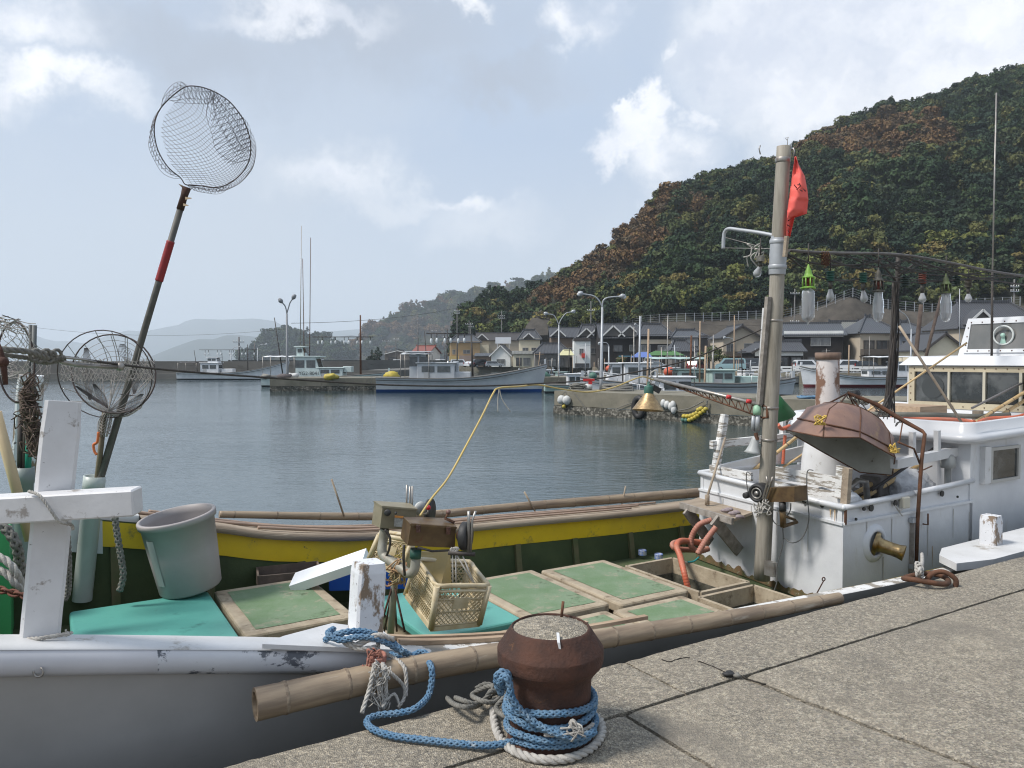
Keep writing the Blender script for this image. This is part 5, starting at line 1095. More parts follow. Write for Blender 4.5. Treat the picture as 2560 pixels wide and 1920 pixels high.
m = MB(); m.beam(B(-.72, 3.2, .8), B(-.72, 3.2, 1.55), .5, .06, (CU, SU, 0)); m.beam(B(-.95, 2.55, .8), B(-.95, 2.55, 1.42), .36, .05, (CU, SU, 0)); m.build('bulkhead', MATS['bright_green_paint'], FB)
m = MB(); m.box(B(-.78, 1.62, 1.02), (.55, .42, .2), rotz(TH + .2), .015); m.build('timber_block', rustywood, FB)
# near bow post with its crossbeam and the two mooring posts
def post(a, b_, w, d, mt_=postpaint, up=None, name='mooring_post', par=FB):
    m = MB(); a, b_ = Vector(a), Vector(b_); ax = (b_ - a).normalized(); x = Vector((CU, SU, 0)); x = (x - ax * x.dot(ax)).normalized(); y = ax.cross(x); n_ = 8; L = (b_ - a).length; rings = []
    bev = .012
    for i in range(n_ + 1):
        s_ = L * i / n_; k = 1 - (.09 if i == n_ else 0); ww, dd = w / 2 * k, d / 2 * k; r_ = []
        for sx, sy in ((-1, -1), (1, -1), (1, 1), (-1, 1)):
            for e in ((0, 1), (1, 0)) if sx * sy < 0 else ((1, 0), (0, 1)):
                r_.append(a + ax * s_ + x * sx * (ww - bev * (e[0] == 0 and 0 or e[0])) + y * sy * (dd - bev * e[1]))
        c = a + ax * s_; r_ = sorted(r_, key=lambda p: math.atan2((p - c).dot(y), (p - c).dot(x)))
        rings.append([p + Vector(MN.noise_vector(p * 14)) * .0025 for p in r_])
    m.grid([list(c) for c in zip(*rings)], False, True); m.add(rings[-1], [tuple(range(8))]); return m.build(name, mt_, par)
bp = post(pn(98, 1612, .47), pn(158, 1003, .50), .135, .075, pm('bow_post_paint', (.64, .635, .635), (.53, .52, .515), 3.5, .5, bump=.25, bsc=9, wear=((.30, .275, .25), .60, .66, 9), wear2=((.10, .09, .085), .66, .69, 30)))
m = MB(); A_ = py_(-160, 1282, 2.80); C_ = py_(345, 1252, 2.90); m.beam(A_, C_, .11, .10, bev=.006); m.build('crossbeam', MATS['bow_post_paint'], FB)
post(pn(912, 1592, .47), pn(922, 1404, .47), .135, .135); post(pn(2476, 1400, .47), pn(2478, 1288, .47), .135, .135)
m = MB(); m.prism([B(.30, .30, sh(.30) + .012), B(.96, .30, sh(.96) + .012), B(.96, .62, sh(.96) + .012), B(.72, .66, sh(.72) + .012), B(.42, .42, sh(.42) + .012)], (0, 0, .02)); m.build('bow_plate', white, FB)
post(py_(60, 1190, 4.9), py_(78, 938, 4.9), .15, .12, name='mooring_post')
m = MB(); q = [(5.6, .28), (6.0, .20), (9.5, .16), (9.5, .62), (6.0, .62), (5.75, .5)]; m.prism([B(u, n, sh(u) + .005) for u, n in q], (0, 0, .06)); m.build('quarter_plate', white, FB)
# hold coamings (open holds)
def coaming(u0, u1, n0, n1, z, name='hold_coaming', mt_=frp):
    m = MB(); w = .035; zb = zd(u0)
    for (a, b_) in (((u0, n0), (u1, n0)), ((u1, n0), (u1, n1)), ((u1, n1), (u0, n1)), ((u0, n1), (u0, n0))):
        m.beam(B(*a, (z + zb) / 2), B(*b_, (z + zb) / 2), w, z - zb)
    m.build(name, mt_, FB)
    m = MB(); e_ = .022
    for (a, b_) in (((u0, n0 + e_), (u1, n0 + e_)), ((u1 - e_, n0), (u1 - e_, n1)), ((u1, n1 - e_), (u0, n1 - e_)), ((u0 + e_, n1), (u0 + e_, n0))): m.beam(B(*a, zb + .08), B(*b_, zb + .08), .012, .17)
    m.build('hold_shade_band', pm('hold_shade', (.035, .035, .022), (.12, .11, .085), 12, .8, bump=.6, bsc=40), FB)  # dark band low on the inner walls paints in the shade of a deep hold
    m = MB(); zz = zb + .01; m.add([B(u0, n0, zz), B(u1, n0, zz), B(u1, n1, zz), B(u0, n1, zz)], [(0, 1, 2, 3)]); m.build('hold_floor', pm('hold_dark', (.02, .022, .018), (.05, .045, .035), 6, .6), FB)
coaming(3.98, 4.54, 1.42, 2.33, .80); coaming(3.88, 4.50, .84, 1.33, .80)
for a in ((.02, .56, 1.85, 2.95, .83), (.62, 1.28, 1.9, 2.95, .80), (1.66, 2.32, 1.52, 2.5, .72), (2.5, 3.2, 1.55, 2.6, .68), (3.24, 3.94, 1.5, 2.6, .68), (3.08, 3.8, .92, 1.42, .68), (2.3, 3.03, .92, 1.48, .68)):
    m = MB(); u0, u1, n0, n1, z = a; zb = zd(u0) - .02; m.hexa([B(u0 + .06, n0 + .06, zb), B(u1 - .06, n0 + .06, zb), B(u1 - .06, n1 - .06, zb), B(u0 + .06, n1 - .06, zb), B(u0 + .06, n0 + .06, z), B(u1 - .06, n0 + .06, z), B(u1 - .06, n1 - .06, z), B(u0 + .06, n1 - .06, z)]); m.build('hold_coaming', frp, FB)
# ---- front housing (trunk) with bulwark rail
T0 = [(5.16, .97), (7.15, .97), (7.15, 2.86), (5.42, 2.86)]
m = MB(); m.hexa([B(u, n, .44) for u, n in T0] + [B(u, n, 1.30) for u, n in T0]); cab = m.build('cabin', whitecabin, FB)
def wallstrip(m, a, b_, z0, z1, t_=.04, inset=0):
    a, b_ = Vector(a), Vector(b_); d = (b_ - a).normalized(); nn = Vector((d.y, -d.x, 0)) * -1
    q = [a + nn * inset, b_ + nn * inset, b_ + nn * (inset + t_), a + nn * (inset + t_)]
    m.hexa([Vector((p.x, p.y, z0(p) if callable(z0) else z0)) for p in q] + [Vector((p.x, p.y, z1)) for p in q])
m = MB(); c4 = [B(u, n, 0) for u, n in T0]
wallstrip(m, c4[3], c4[0], 1.301, 1.43, .04, .012); wallstrip(m, c4[0], c4[1], 1.301, 1.46, .04, .012); wallstrip(m, c4[2], c4[3], 1.301, 1.45, .04, .012); m.build('bulwark', whiteclean, cab)
m = MB(); rp = [c4[1] + Vector((0, 0, 1.50)), c4[0].lerp(c4[1], .5) + Vector((0, 0, 1.462)), c4[0] + Vector((0, 0, 1.435)), c4[3].lerp(c4[0], .5) + Vector((0, 0, 1.45)), c4[3] + Vector((0, 0, 1.47)), c4[2] + Vector((0, 0, 1.50))]
for a, b_ in zip(rp, rp[1:]): m.tube([a, b_], .026, 10); m.ball(b_, .026, 8)
m.build('rail', whiteclean, cab)
m = MB()
for a, b_, z in ((c4[0], c4[1], 1.30), (c4[3], c4[0], 1.295)): m.beam(a + Vector((0, 0, z)), b_ + Vector((0, 0, z)), .03, .022)
m.build('belt_moulding', whiteclean, cab)
m = MB(); m.hexa([B(5.1, .9, .43), B(7.3, .9, .43), B(7.3, 2.95, .43), B(5.38, 2.95, .43), B(5.135, .945, .56), B(7.3, .945, .56), B(7.3, 2.9, .56), B(5.40, 2.9, .56)]); m.build('cabin_plinth', deckgreen, FB)
m = MB()
for (px, py, r_) in ((2160, 1262 + 10, .018), (2178, 1270, .03), (2140, 1298, .012), (2239, 1258, .026), (2355, 1234, .028), (2394, 1242, .011)):
    p = pn(px, py, .955); m.lathe([(0, 0), (r_, 0), (r_, .012), (0, .012)], align(p + Vector((SU, -CU, 0)) * .006, p), 12, False)
for (px, py, r_) in ((2013, 1253, .02), (2058, 1264, .017)): p = pu(px, py, 5.19 + .12 * (2110 - px) / 340 * 1.2); m.lathe([(0, 0), (r_, 0), (r_, .012), (0, .012)], align(p + Vector((-CU, -SU, 0)) * .02, p), 12, False)
m.build('drain_hole', pm('dark_hole', (.03, .028, .025)), cab)
# rust streaks at the corner are iron straps
m = MB(); p = c4[0] + Vector((0, 0, 1.37)); m.box(p + Vector((SU, -CU, 0)) * .012 + Vector((CU, SU, 0)) * .012, (.022, .012, .15), rotz(TH)); m.build('corner_strap', rustred, cab)
def stainstrip(pa, pb, z0, hmin, hmax, mt_, nrm, name='peeled_patch', k=60, fr=9):
    m = MB(); lo, hi = [], []
    for i in range(k + 1):
        p = pa.lerp(pb, i / k); h = hmin + (hmax - hmin) * (.5 + .5 * MN.noise(Vector((p.x * fr, p.y * fr, 1)))) + .03 * MN.noise(Vector((p.x * 60, p.y * 60, 2))); lo.append(Vector((p.x, p.y, z0)) + nrm * .004); hi.append(Vector((p.x, p.y, z0 + max(.01, h))) + nrm * .004)
    m.grid([[a, b_] for a, b_ in zip(lo, hi)], False); m.build(name, mt_, cab)
algae = pm('algae', (.075, .08, .03), (.17, .10, .05), 14, .85, wear=((.30, .27, .21), .58, .66, 20)); nq = Vector((SU, -CU, 0)); nf = Vector((-(c4[0] - c4[3]).y, (c4[0] - c4[3]).x, 0)).normalized(); nf = nf if nf.dot(Vector((-CU, -SU, 0))) > 0 else -nf
stainstrip(c4[0] + nq * .03, c4[1] + nq * .03, .56, .0, .07, algae, nq); stainstrip(c4[3] + nf * .035, c4[0] + nf * .03, .56, .0, .12, algae, nf)
def streak(p, nrm, w, L, mt_):
    t_ = nrm.cross(Vector((0, 0, 1))); m = MB(); P = [[p + nrm * .004 + t_ * (s_ * w * (1 - .6 * k / 8) * (.7 + .5 * MN.noise(p * 30 + Vector((0, 0, k * .9 + s_))))) - Vector((0, 0, L * k / 8)) for s_ in (-1, 1)] for k in range(9)]; m.grid(P, False); m.build('rust_streak', mt_, cab)
rs = pm('streak_rust', (.36, .20, .08), (.50, .40, .26), 18, .8); gs = pm('streak_grime', (.36, .34, .29), (.46, .44, .40), 18, .8)
for f_, z, w, L, mt_ in ((.955, 1.42, .010, .12, rs), (.93, 1.40, .012, .07, rs), (.60, 1.26, .008, .22, gs), (.42, 1.26, .006, .16, gs), (.80, 1.24, .007, .26, gs), (.2, 1.26, .008, .2, gs)): streak(c4[3].lerp(c4[0], f_) + nf * .0 + Vector((0, 0, z)), nf, w, L, mt_)
for f_, z, w, L, mt_ in ((.015, 1.40, .008, .09, rs), (.16, 1.28, .006, .2, gs), (.34, 1.27, .007, .3, gs), (.62, 1.22, .010, .35, gs), (.66, .95, .006, .2, rs), (.83, 1.26, .008, .28, gs), (.97, 1.2, .006, .3, gs), (.28, .95, .012, .2, gs)): streak(c4[0].lerp(c4[1], f_) + Vector((0, 0, z)), nq, w, L, mt_)
# ---- exhaust pipe through the quay-side wall
ex = pn(2186, 1358, .97); exo = ex + (Vector((SU, -CU, 0)) * .21 + Vector((CU, SU, 0)) * .16 * .6 + Vector((0, 0, -.055)))
m = MB(); M_ = align(ex + Vector((SU, -CU, 0)) * -.005, ex + Vector((SU, -CU, 0))); m.lathe([(.17, 0), (.16, .012), (.13, .03), (.11, .034), (.10, .02)], M_, 28); o = m.build('exhaust_boss', whitecabin, cab)
m = MB(); M_ = align(ex, exo); L = (exo - ex).length; m.lathe([(.105, 0), (.105, .03), (.07, .035), (.06, .06), (.056, L * .6), (.058, L * .8), (.068, L), (.060, L), (.052, L * .8), (.05, .05), (0, .05)], M_, 28); m.build('exhaust_pipe', brass, cab)
# ---- funnel with rusty collar, conical foot
fb = pn(2050, 1180, 2.15); fb.z = 1.28; fx = B(6.62, 2.2, 0); M_ = Matrix.Translation((fx.x, fx.y, 1.28))
m = MB(); m.lathe([(.27, 0), (.25, .35), (.17, .8), (.125, .82)], M_, 28); m.build('funnel_casing', white, FB)
m = MB(); m.lathe([(.125, .8), (.12, 1.0), (.115, 1.40)], M_, 24); fp = m.build('funnel', pm('funnel_paint', (.66, .62, .60), (.58, .53, .50), 3, .6, bump=.2, wear=((.20, .11, .07), .50, .56, 3.2, (1, 1, .6))), FB)
m = MB(); m.lathe([(.115, 1.385), (.13, 1.39), (.132, 1.46), (.12, 1.462), (.108, 1.40), (.0, 1.38)], M_, 24); m.build('funnel_collar', pm('collar_rust', (.22, .15, .11), (.12, .08, .06), 9, .7), fp)
# ---- deckhouse, tray, wheelhouse
m = MB(); m.hexa([B(u, n, .5) for u, n in ((7.1, .97), (12.2, .97), (12.2, 2.95), (7.1, 2.95))] + [B(u, n, 1.88) for u, n in ((7.1, .97), (12.2, .97), (12.2, 2.95), (7.1, 2.95))]); dh = m.build('deckhouse', whitecabin, FB)
def tray():
    m = MB(); u0, u1, n0, n1, r_ = 6.93, 9.05, .86, 3.02, .16
    def ring(o, z, lift=0):
        P = []
        for (cu_, cn, a0) in ((u0 + r_, n0 + r_, 180), (u1 - r_, n0 + r_, 270), (u1 - r_, n1 - r_, 0), (u0 + r_, n1 - r_, 90)):
            for k in range(7): a = R(a0 + 15 * k); u_ = cu_ + (r_ - o) * math.cos(a); P.append(B(u_, cn + (r_ - o) * math.sin(a), z + (u_ - 7) * .028))
        return P
    Rg = [ring(.05, 1.86), ring(.0, 1.885), ring(-.015, 1.91), ring(0, 1.945), ring(.045, 1.96), ring(.05, 2.055), ring(.062, 2.068), ring(.078, 2.055), ring(.085, 1.93)]
    m.grid([list(c) for c in zip(*Rg)], True, True); m.add(Rg[-1], [tuple(range(28))]); m.add(Rg[0], [tuple(range(28))[::-1]]); return m.build('roof_tray', whiteclean, dh)
tray()
m = MB(); m.hexa([B(u, n, 1.9) for u, n in ((9.0, .98), (12.2, .98), (12.2, 2.76), (9.0, 2.76))] + [B(u, n, 2.66) for u, n in ((9.0, .98), (12.2, .98), (12.2, 2.76), (9.0, 2.76))]); wh = m.build('wheelhouse', whiteclean, FB)
m = MB(); m.hexa([B(u, n, z) for u, n, z in ((8.93, .90, 2.60), (12.3, .90, 2.60), (12.3, 2.84, 2.60), (8.93, 2.84, 2.60))] + [B(u, n, z) for u, n, z in ((9.02, 1.0, 2.71), (12.3, 1.0, 2.78), (12.3, 2.74, 2.78), (9.02, 2.74, 2.71))]); m.build('wheelhouse_roof', whiteclean, wh)
# ---- window band of the wheelhouse: beige frame, dark panes
frameb = pm('beige_frame', (.50, .44, .31), (.42, .36, .25), 4, .6, bump=.2, wear=((.28, .22, .15), .62, .7, 8)); wglass = pm('wheelhouse_glass', (.018, .022, .022), (.085, .09, .088), 2.6, .08, spec=.9, mixlo=.45, mixhi=.6)  # lighter blotches in the glass colour stand in for reflections on the panes
nin = Vector((CU, SU, 0))
def wband(u, n0, n1, z0, z1, mt_, par, name='window_frame', th=.035):
    m = MB(); a, b_ = B(u, n0, z0), B(u, n1, z0); q = [a, b_, b_ + nin * th, a + nin * th]; m.hexa([p - nin * th for p in q] + [p - nin * th + Vector((0, 0, z1 - z0)) for p in q]); return m.build(name, mt_, par)
wf = wband(8.996, 1.02, 2.72, 2.52, 2.585, frameb, wh); wband(8.996, 1.02, 2.72, 2.07, 2.145, frameb, wh); wband(8.996, 2.645, 2.72, 2.145, 2.52, frameb, wh)
for n0, n1 in ((2.20, 2.225), (1.785, 1.815), (1.39, 1.42), (1.02, 1.06)): wband(8.992, n0, n1, 2.145, 2.52, pm('alu_frame', (.48, .45, .36), r=.5), wh, 'mullion')
for n0, n1 in ((2.225, 2.645), (1.815, 2.20), (1.42, 1.785), (1.06, 1.39)): wband(8.998, n0, n1, 2.145, 2.52, wglass, wh, 'window_pane', .012)
m = MB()
for i in range(14): p = B(8.958, 1.06 + i * .122, 2.56); m.ball(p, .008, 6); p = B(8.958, 1.06 + i * .122, 2.10); m.ball(p, .008, 6)
for i in range(5): m.ball(B(8.958, 2.69, 2.16 + i * .085), .008, 6)
m.build('screws', rustred, wh)
# seen through the left pane: pale round clear-view disc
m = MB(); M_ = align(B(8.983, 2.42, 2.33), B(8.9, 2.42, 2.33)); m.lathe([(.0, .0), (.14, 0), (.14, .006), (0, .006)], M_, 28, False); m.build('round_screen', pm('disc_grey', (.05, .055, .055), r=.15), wh)
# upper house
uh = MB(); uh.hexa([B(u, n, z) for u, n, z in ((9.42, 1.05, 2.70), (12, 1.05, 2.74), (12, 2.36, 2.74), (9.42, 2.36, 2.70))] + [B(u, n, z) for u, n, z in ((9.54, 1.10, 3.19), (12, 1.1, 3.19), (12, 2.30, 3.19), (9.54, 2.30, 3.19))]); uh = uh.build('upper_house', whiteclean, FB)
def up_pt(n, z, o=0): f = (z - 2.70) / .49; return B(9.42 + .12 * f - o, n, z)
def upquad(n0, n1, z0, z1, o, th, mt_, name): m = MB(); m.prism([up_pt(n0, z0, o), up_pt(n1, z0, o), up_pt(n1, z1, o), up_pt(n0, z1, o)], nin * th); return m.build(name, mt_, uh)
for q in ((1.12, 2.29, 3.115, 3.16), (1.12, 2.29, 2.755, 2.80), (2.245, 2.29, 2.80, 3.115), (1.12, 1.165, 2.80, 3.115)): upquad(*q, .02, .018, whiteclean, 'window_frame')
upquad(1.165, 2.245, 2.80, 3.115, .008, .006, pm('upper_glass', (.16, .155, .145), (.10, .105, .10), 1.5, .1, spec=.8), 'window_pane')
m = MB()
for i in range(9):
    for z in (3.137, 2.778): m.ball(up_pt(1.2 + i * .13, z, .022), .009, 6)
for i in range(3): m.ball(up_pt(2.268, 2.85 + i * .11, .022), .009, 6)
m.build('bolts', rustred, uh)
cc = up_pt(1.835, 2.965, .03); M_ = align(cc, cc - nin); m = MB(); m.lathe([(.103, 0), (.103, .012), (.116, .016), (.122, .008), (.122, 0)], M_, 40); m.build('clear_view_ring', pm('ring_paint', (.52, .54, .52), r=.5), uh)
m = MB(); m.ball(cc - nin * .015, .028, 12); m.prism([cc - nin * .012 + Vector((-.035 * -SU, .035 * CU * -1, -.10)), cc - nin * .012 + Vector((.035 * -SU, .035 * CU, -.10)), cc - nin * .012 + Vector((.01 * -SU, .01 * CU, 0)), cc - nin * .012 - Vector((.01 * -SU, .01 * CU, 0))], nin * .008); m.build('screen_motor', pm('pale_mint', (.33, .50, .42), r=.4), uh)
# side window with frame in the quay-side wall
m = MB(); u0, u1, z0, z1 = 7.42, 7.99, 1.45, 1.80
def sidebox(u0, u1, z0, z1, o, th): m = MB(); m.hexa([B(u0, .97 - o, z0), B(u1, .97 - o, z0), B(u1, .97 - o + th, z0), B(u0, .97 - o + th, z0), B(u0, .97 - o, z1), B(u1, .97 - o, z1), B(u1, .97 - o + th, z1), B(u0, .97 - o + th, z1)]); return m
for q in ((u0, u1, z1 - .03, z1), (u0, u1, z0, z0 + .03), (u0, u0 + .04, z0 + .03, z1 - .03), (u1 - .04, u1, z0 + .03, z1 - .03)): sidebox(*q, .03, .03).build('window_frame', pm('grey_frame', (.42, .41, .38), r=.6), dh)
sidebox(u0 + .04, u1 - .04, z0 + .03, z1 - .03, .012, .01).build('window_pane', wglass, dh); sidebox(7.27, 7.38, 1.46, 1.82, .05, .05).build('door_post', white, dh)
# vent head
p = pu(2384, 1152, 7.08); m = MB(); m.lathe([(.03, -.22), (.03, -.06), (.065, -.06), (.07, 0), (.06, .05), (.03, .075), (0, .08)], Matrix.Translation(p - nin * .1), 18); m.build('vent_head', pm('grey_cap', (.30, .31, .30), r=.6), dh)
# long white beam with two pegs between housing and deckhouse roof
a, b_ = pn(2240, 1165, 1.05), pn(2420, 1113, 1.05); a, b_ = B(5.95, 1.12, 1.70), B(7.12, 1.12, 1.815)
a, b_ = pn(2235, 1160, 1.12), pn(2418, 1122, 1.12); m = MB(); m.beam(a, b_, .07, .085); rb_ = m.build('rail_beam', white, FB)
for px, y0, y1 in ((2281, 1146, 1080), (2343, 1130, 1076)): m = MB(); p = pn(px, y0, 1.12); q = pn(px, y1, 1.12); m.beam(p, q, .045, .045, (CU, SU, 0)); m.build('peg', white, rb_)
# ---- peeling boards on the front of the housing
for (x0, y0, x1, y1, w) in [(1776, 1172, 1880, 1192, .085), (1925, 1178, 2106, 1210, .11), (1925, 1213, 2106, 1247, .10)]:
    a, b_ = pu(x0, y0, 5.52 if x0 < 1800 else 5.40), pu(x1, y1, 5.42 if x0 < 1800 else 5.26); m = MB(); m.beam(a, b_, .028, w); m.build('board', peel, FB)
m = MB(); a, b_ = pu(2113, 1260, 5.22), pu(2119, 1170, 5.22); m.beam(a, b_, .06, .05, (CU, SU, 0)); m.build('corner_stanchion', rustywood, FB)
m = MB(); a, b_ = pu(2098, 1245, 5.24), pu(2103, 1165, 5.24); m.beam(a, b_, .06, .05, (CU, SU, 0)); m.build('corner_stanchion', peel, FB)
m = MB(); m.beam(B(5.7, 2.86, 1.47), B(7.1, 2.86, 1.60), .04, .12); m.build('far_board', white, FB)
# far post with cross rail, small white posts
a, b_ = pn(1789, 1172, 2.9), pn(1812, 1036, 2.9); post(a, b_, .09, .07, peel, name='stanchion')
m = MB(); a, b_ = pn(1778, 1112, 2.93), pn(1990, 1090, 2.93); m.beam(a, b_, .05, .085); m.build('cross_rail', peel, FB)
m = MB(); m.beam(pn(1956, 1100, 2.96), pn(1957, 1028, 2.96), .05, .05, (CU, SU, 0)); m.build('stanchion', white, FB)
# ---- side table with brackets and stub
tb = [pu(1705, 1262, 5.0), pu(1878, 1298, 5.05), pu(1885, 1275, 5.25), pu(1765, 1240, 5.35)]; tb = [Vector((p.x, p.y, 1.20)) for p in (pz(1702, 1258, 1.20), pz(1832, 1298, 1.20), pz(1884, 1279, 1.20), pz(1762, 1238, 1.20))]
m = MB(); m.prism(tb, (0, 0, -.025)); st_ = m.build('shelf', rustywood, FB)
m = MB(); m.beam(tb[0] + Vector((0, 0, -.02)), tb[1] + Vector((0, 0, -.02)), .03, .06); m.build('shelf_edge', greywood, st_)
for (xa, ya, xb, yb) in ((1716, 1274, 1776, 1356), (1785, 1300, 1848, 1378)): m = MB(); a = pz(xa, ya, 1.16); b_ = pu(xb, yb, 5.28); m.beam(a, b_, .03, .11, (CU, SU, 0)); m.build('bracket', greywood, st_)
a = pz(1768, 1262, 1.21); m = MB(); m.tube([a, a + Vector((0, 0, .10))], .024, 10); m.build('stub', rustywood, st_)
m = MB(); m.tube([a + Vector((0, 0, .08)), pn(1813, 1095, 2.75)], .013, 8); tag(m.build('wooden_stick', rustywood), 'brown stick leaning from the stub on the side shelf to the white stanchion', 'stick')
m = MB()
for k in range(5): m.ball(pz(1815 + k * 9, 1276 + k * 4 - (k % 2) * 7, 1.225), .035, 8, (1.4, .8, .45), .6)
tag(m.build('rag', pm('pink_rag', (.35, .28, .28), (.20, .17, .18), 20, .9)), 'crumpled pinkish grey rag lying on the side shelf', 'rag')
# ---- mast
ma, mb_ = B(5.08, 1.735, .66), B(5.10, 1.565, 4.54)
def mast_at(z): return ma.lerp(mb_, (z - ma.z) / (mb_.z - ma.z))
def mast_r(z): return .072 - .012 * (z - .66) / 3.9
m = MB(); Q = [ma.lerp(mb_, i / 24) for i in range(25)]; m.tube([q + Vector(MN.noise_vector(q * 1.3)) * .006 for q in Q], [mast_r(q.z) for q in Q], 20); mast = m.build('mast', mastwood, FB)
m = MB(); M_ = align(mast_at(3.42), mast_at(3.75)); m.lathe([(.071, 0), (.073, .01), (.073, .31), (.071, .32)], M_, 20)
for z in (.05, .27): m.lathe([(.076, z), (.079, z + .005), (.079, z + .03), (.076, z + .035)], M_, 20)
m.build('mast_sleeve', galv, mast)
for z in (4.40, 2.22, 1.93, 3.0): m = MB(); M_ = align(mast_at(z), mast_at(z + .1)); m.lathe([(mast_r(z) + .002, 0), (mast_r(z) + .005, .004), (mast_r(z) + .005, .02 if z < 4 else .035), (mast_r(z) + .002, .024 if z < 4 else .04)], M_, 20); m.build('mast_band', steel, mast)
m = MB(); p = mast_at(.80) + Vector((CU, SU, 0)) * -.0; m.box(pu(1922, 1420, 5.06), (.05, .14, .13), rotz(TH)); m.build('mast_foot_bracket', steel, mast)
m = MB(); 
for (px, y) in ((1901, 372), (1983, 378)): p = pu(px, y, 5.1); m.tube([p + Vector((0, 0, .03)), p + Vector((.012 * (1 if px > 1950 else -1), 0, 0)), p - Vector((0, 0, .05))], .006, 6)
m.build('shackle', steel, mast)
m = MB(); Q = [pu(1968, 366, 5.1), pu(1969, 352, 5.1), pu(1963, 345, 5.1), pu(1971, 343, 5.1), pu(1968, 350, 5.1)]; m.tube(Q, .003, 5); m.build('wire_loop', steel, mast)
# batten lashed to the mast
m = MB(); m.beam(pu(1899, 1010, 5.0), pu(1921, 742, 5.0), .035, .05, (CU, SU, 0)); m.build('batten', greywood, mast); m = MB(); m.beam(pu(1893, 1060, 5.03), pu(1912, 770, 5.03), .03, .03, (CU, SU, 0)); m.build('batten', white, mast)
# hooked pipe bracket on the left of the mast
m = MB(); Q = spline([pu(x, y, 5.08) for x, y in ((1940, 590), (1900, 582), (1850, 575), (1822, 572), (1812, 580), (1809, 596), (1808, 622))], 6); m.tube(Q, .017, 8); hb_ = m.build('hooked_pipe', galv, mast)
m = MB(); m.tube([pu(1808, 620, 5.08), pu(1945, 622, 5.08)], .004, 5); m.tube([pu(1814, 594, 5.08), pu(1905, 618, 5.08)], .004, 5); m.build('stay_wire', steel, mast)
for x0, x1 in ((1929, 1934), (1962, 1967)): m = MB(); m.beam(pu(x0, 642, 5.05), pu(x1, 590, 5.05), .03, .03, (CU, SU, 0)); m.build('clamp', rustywood if x0 > 1950 else galv, mast)
# ---- lamp boom along the boat and the cable mast that carries it
BN = 1.72
bpts = [(1972, 626), (2060, 632), (2190, 634), (2250, 637), (2310, 645), (2400, 662), (2480, 678), (2580, 692), (2760, 705)]
m = MB(); m.tube(spline([pn(x, y, BN) for x, y in bpts], 5), .015, 8); m.build('lamp_boom', pm('boom_dark', (.13, .12, .11), (.08, .07, .065), 8, .6), FB)
m = MB(); cm = [pn(2246, 640, 1.9), pn(2238, 800, 1.9), pn(2222, 1000, 1.9), B(7.22, 1.9, 1.9)]; m.tube(spline(cm, 4), .026, 8); cmm = m.build('cable_mast', cable, FB)
q = random.Random(8)
for k in range(15):
    o = [q.uniform(-12, 12) for _ in range(6)]; m = MB(); n_ = 1.9 + q.uniform(-.06, .06)
    m.tube(spline([pn(2240 + o[0] * .8, 700 + abs(o[1]), n_), pn(2238 + o[2] * .8, 820, n_), pn(2230 + o[3] * 1.2, 940, n_), pn(2212 + o[4] * 2.6, 1050 + abs(o[5]), n_), pn(2205 + o[4] * 3.2, 1100, n_)], 5), .0085, 5); m.build('cable_run', cable, cmm)
for k in range(9):
    x0, x1 = q.uniform(2000, 2250), q.uniform(2240, 2560); m = MB(); y0 = lerp_pts([(a, b_) for a, b_ in bpts], x0); y1 = lerp_pts(bpts, x1); m.tube(spline([pn(x0, y0 + 4, BN), pn((x0 + x1) / 2, (y0 + y1) / 2 + q.uniform(18, 48), BN), pn(x1, y1 + 4, BN)], 8), .0065, 5); m.build('cable_run', cable, cmm)
m = MB(); m.tube(spline([pn(x, y, BN) for x, y in ((1935, 615), (2000, 650), (2080, 662), (2160, 660), (2240, 640), (2300, 655), (2420, 690), (2560, 712))], 6), .010, 6); m.build('cable_run', cable, cmm)
m = MB(); m.tube(spline([pn(x, y, BN) for x, y in ((1968, 640), (2040, 690), (2110, 702), (2180, 694), (2245, 706), (2330, 704), (2440, 696), (2580, 690))], 6), .008, 6); m.build('cable_run', cable, cmm)
for (xa, ya, xb, yb) in ((2195, 650, 2238, 700), (2300, 650, 2245, 690), (2258, 640, 2330, 668)): m = MB(); m.tube([pn(xa, ya, 1.85), pn(xb, yb, 1.88)], .011, 6); m.build('strut', cable, cmm)
# diagonal struts and dark stakes behind
def bar(label, a, b_, r_, mt_, cat='pole', name='pole', group=None, seg=8):
    m = MB(); m.tube([a, b_], r_, seg); return tag(m.build(name, mt_), label, cat, group)
bar('thin brown strut leaning from the cable mast to the roof tray corner', pn(2248, 815, 1.8), pn(2404, 1056, 1.2), .014, rustywood)
bar('dark charred stake behind the cable mast', pn(2303, 762, 3.2), pn(2276, 1010, 3.2), .030, pm('charred', (.05, .035, .03), (.12, .09, .07), 6, .9)); bar('dark slanting stake crossing behind the clear bottle lamp', pn(2353, 742, 3.1), pn(2305, 930, 3.1), .022, MATS['charred'])
bar('long thin whip aerial rising over the right end of the boat', pn(2491, 232, 1.9), pn(2480, 720, 1.9), .009, steel, 'aerial', 'aerial'); bar('short thick base below the whip aerial', pn(2481, 680, 1.9), pn(2479, 900, 1.9), .014, cable, 'aerial', 'aerial')
bar('thin whip aerial in front of the ornate tiled roof', pn(2399, 722, 2.4), pn(2399, 870, 2.4), .005, galv, 'aerial', 'aerial')
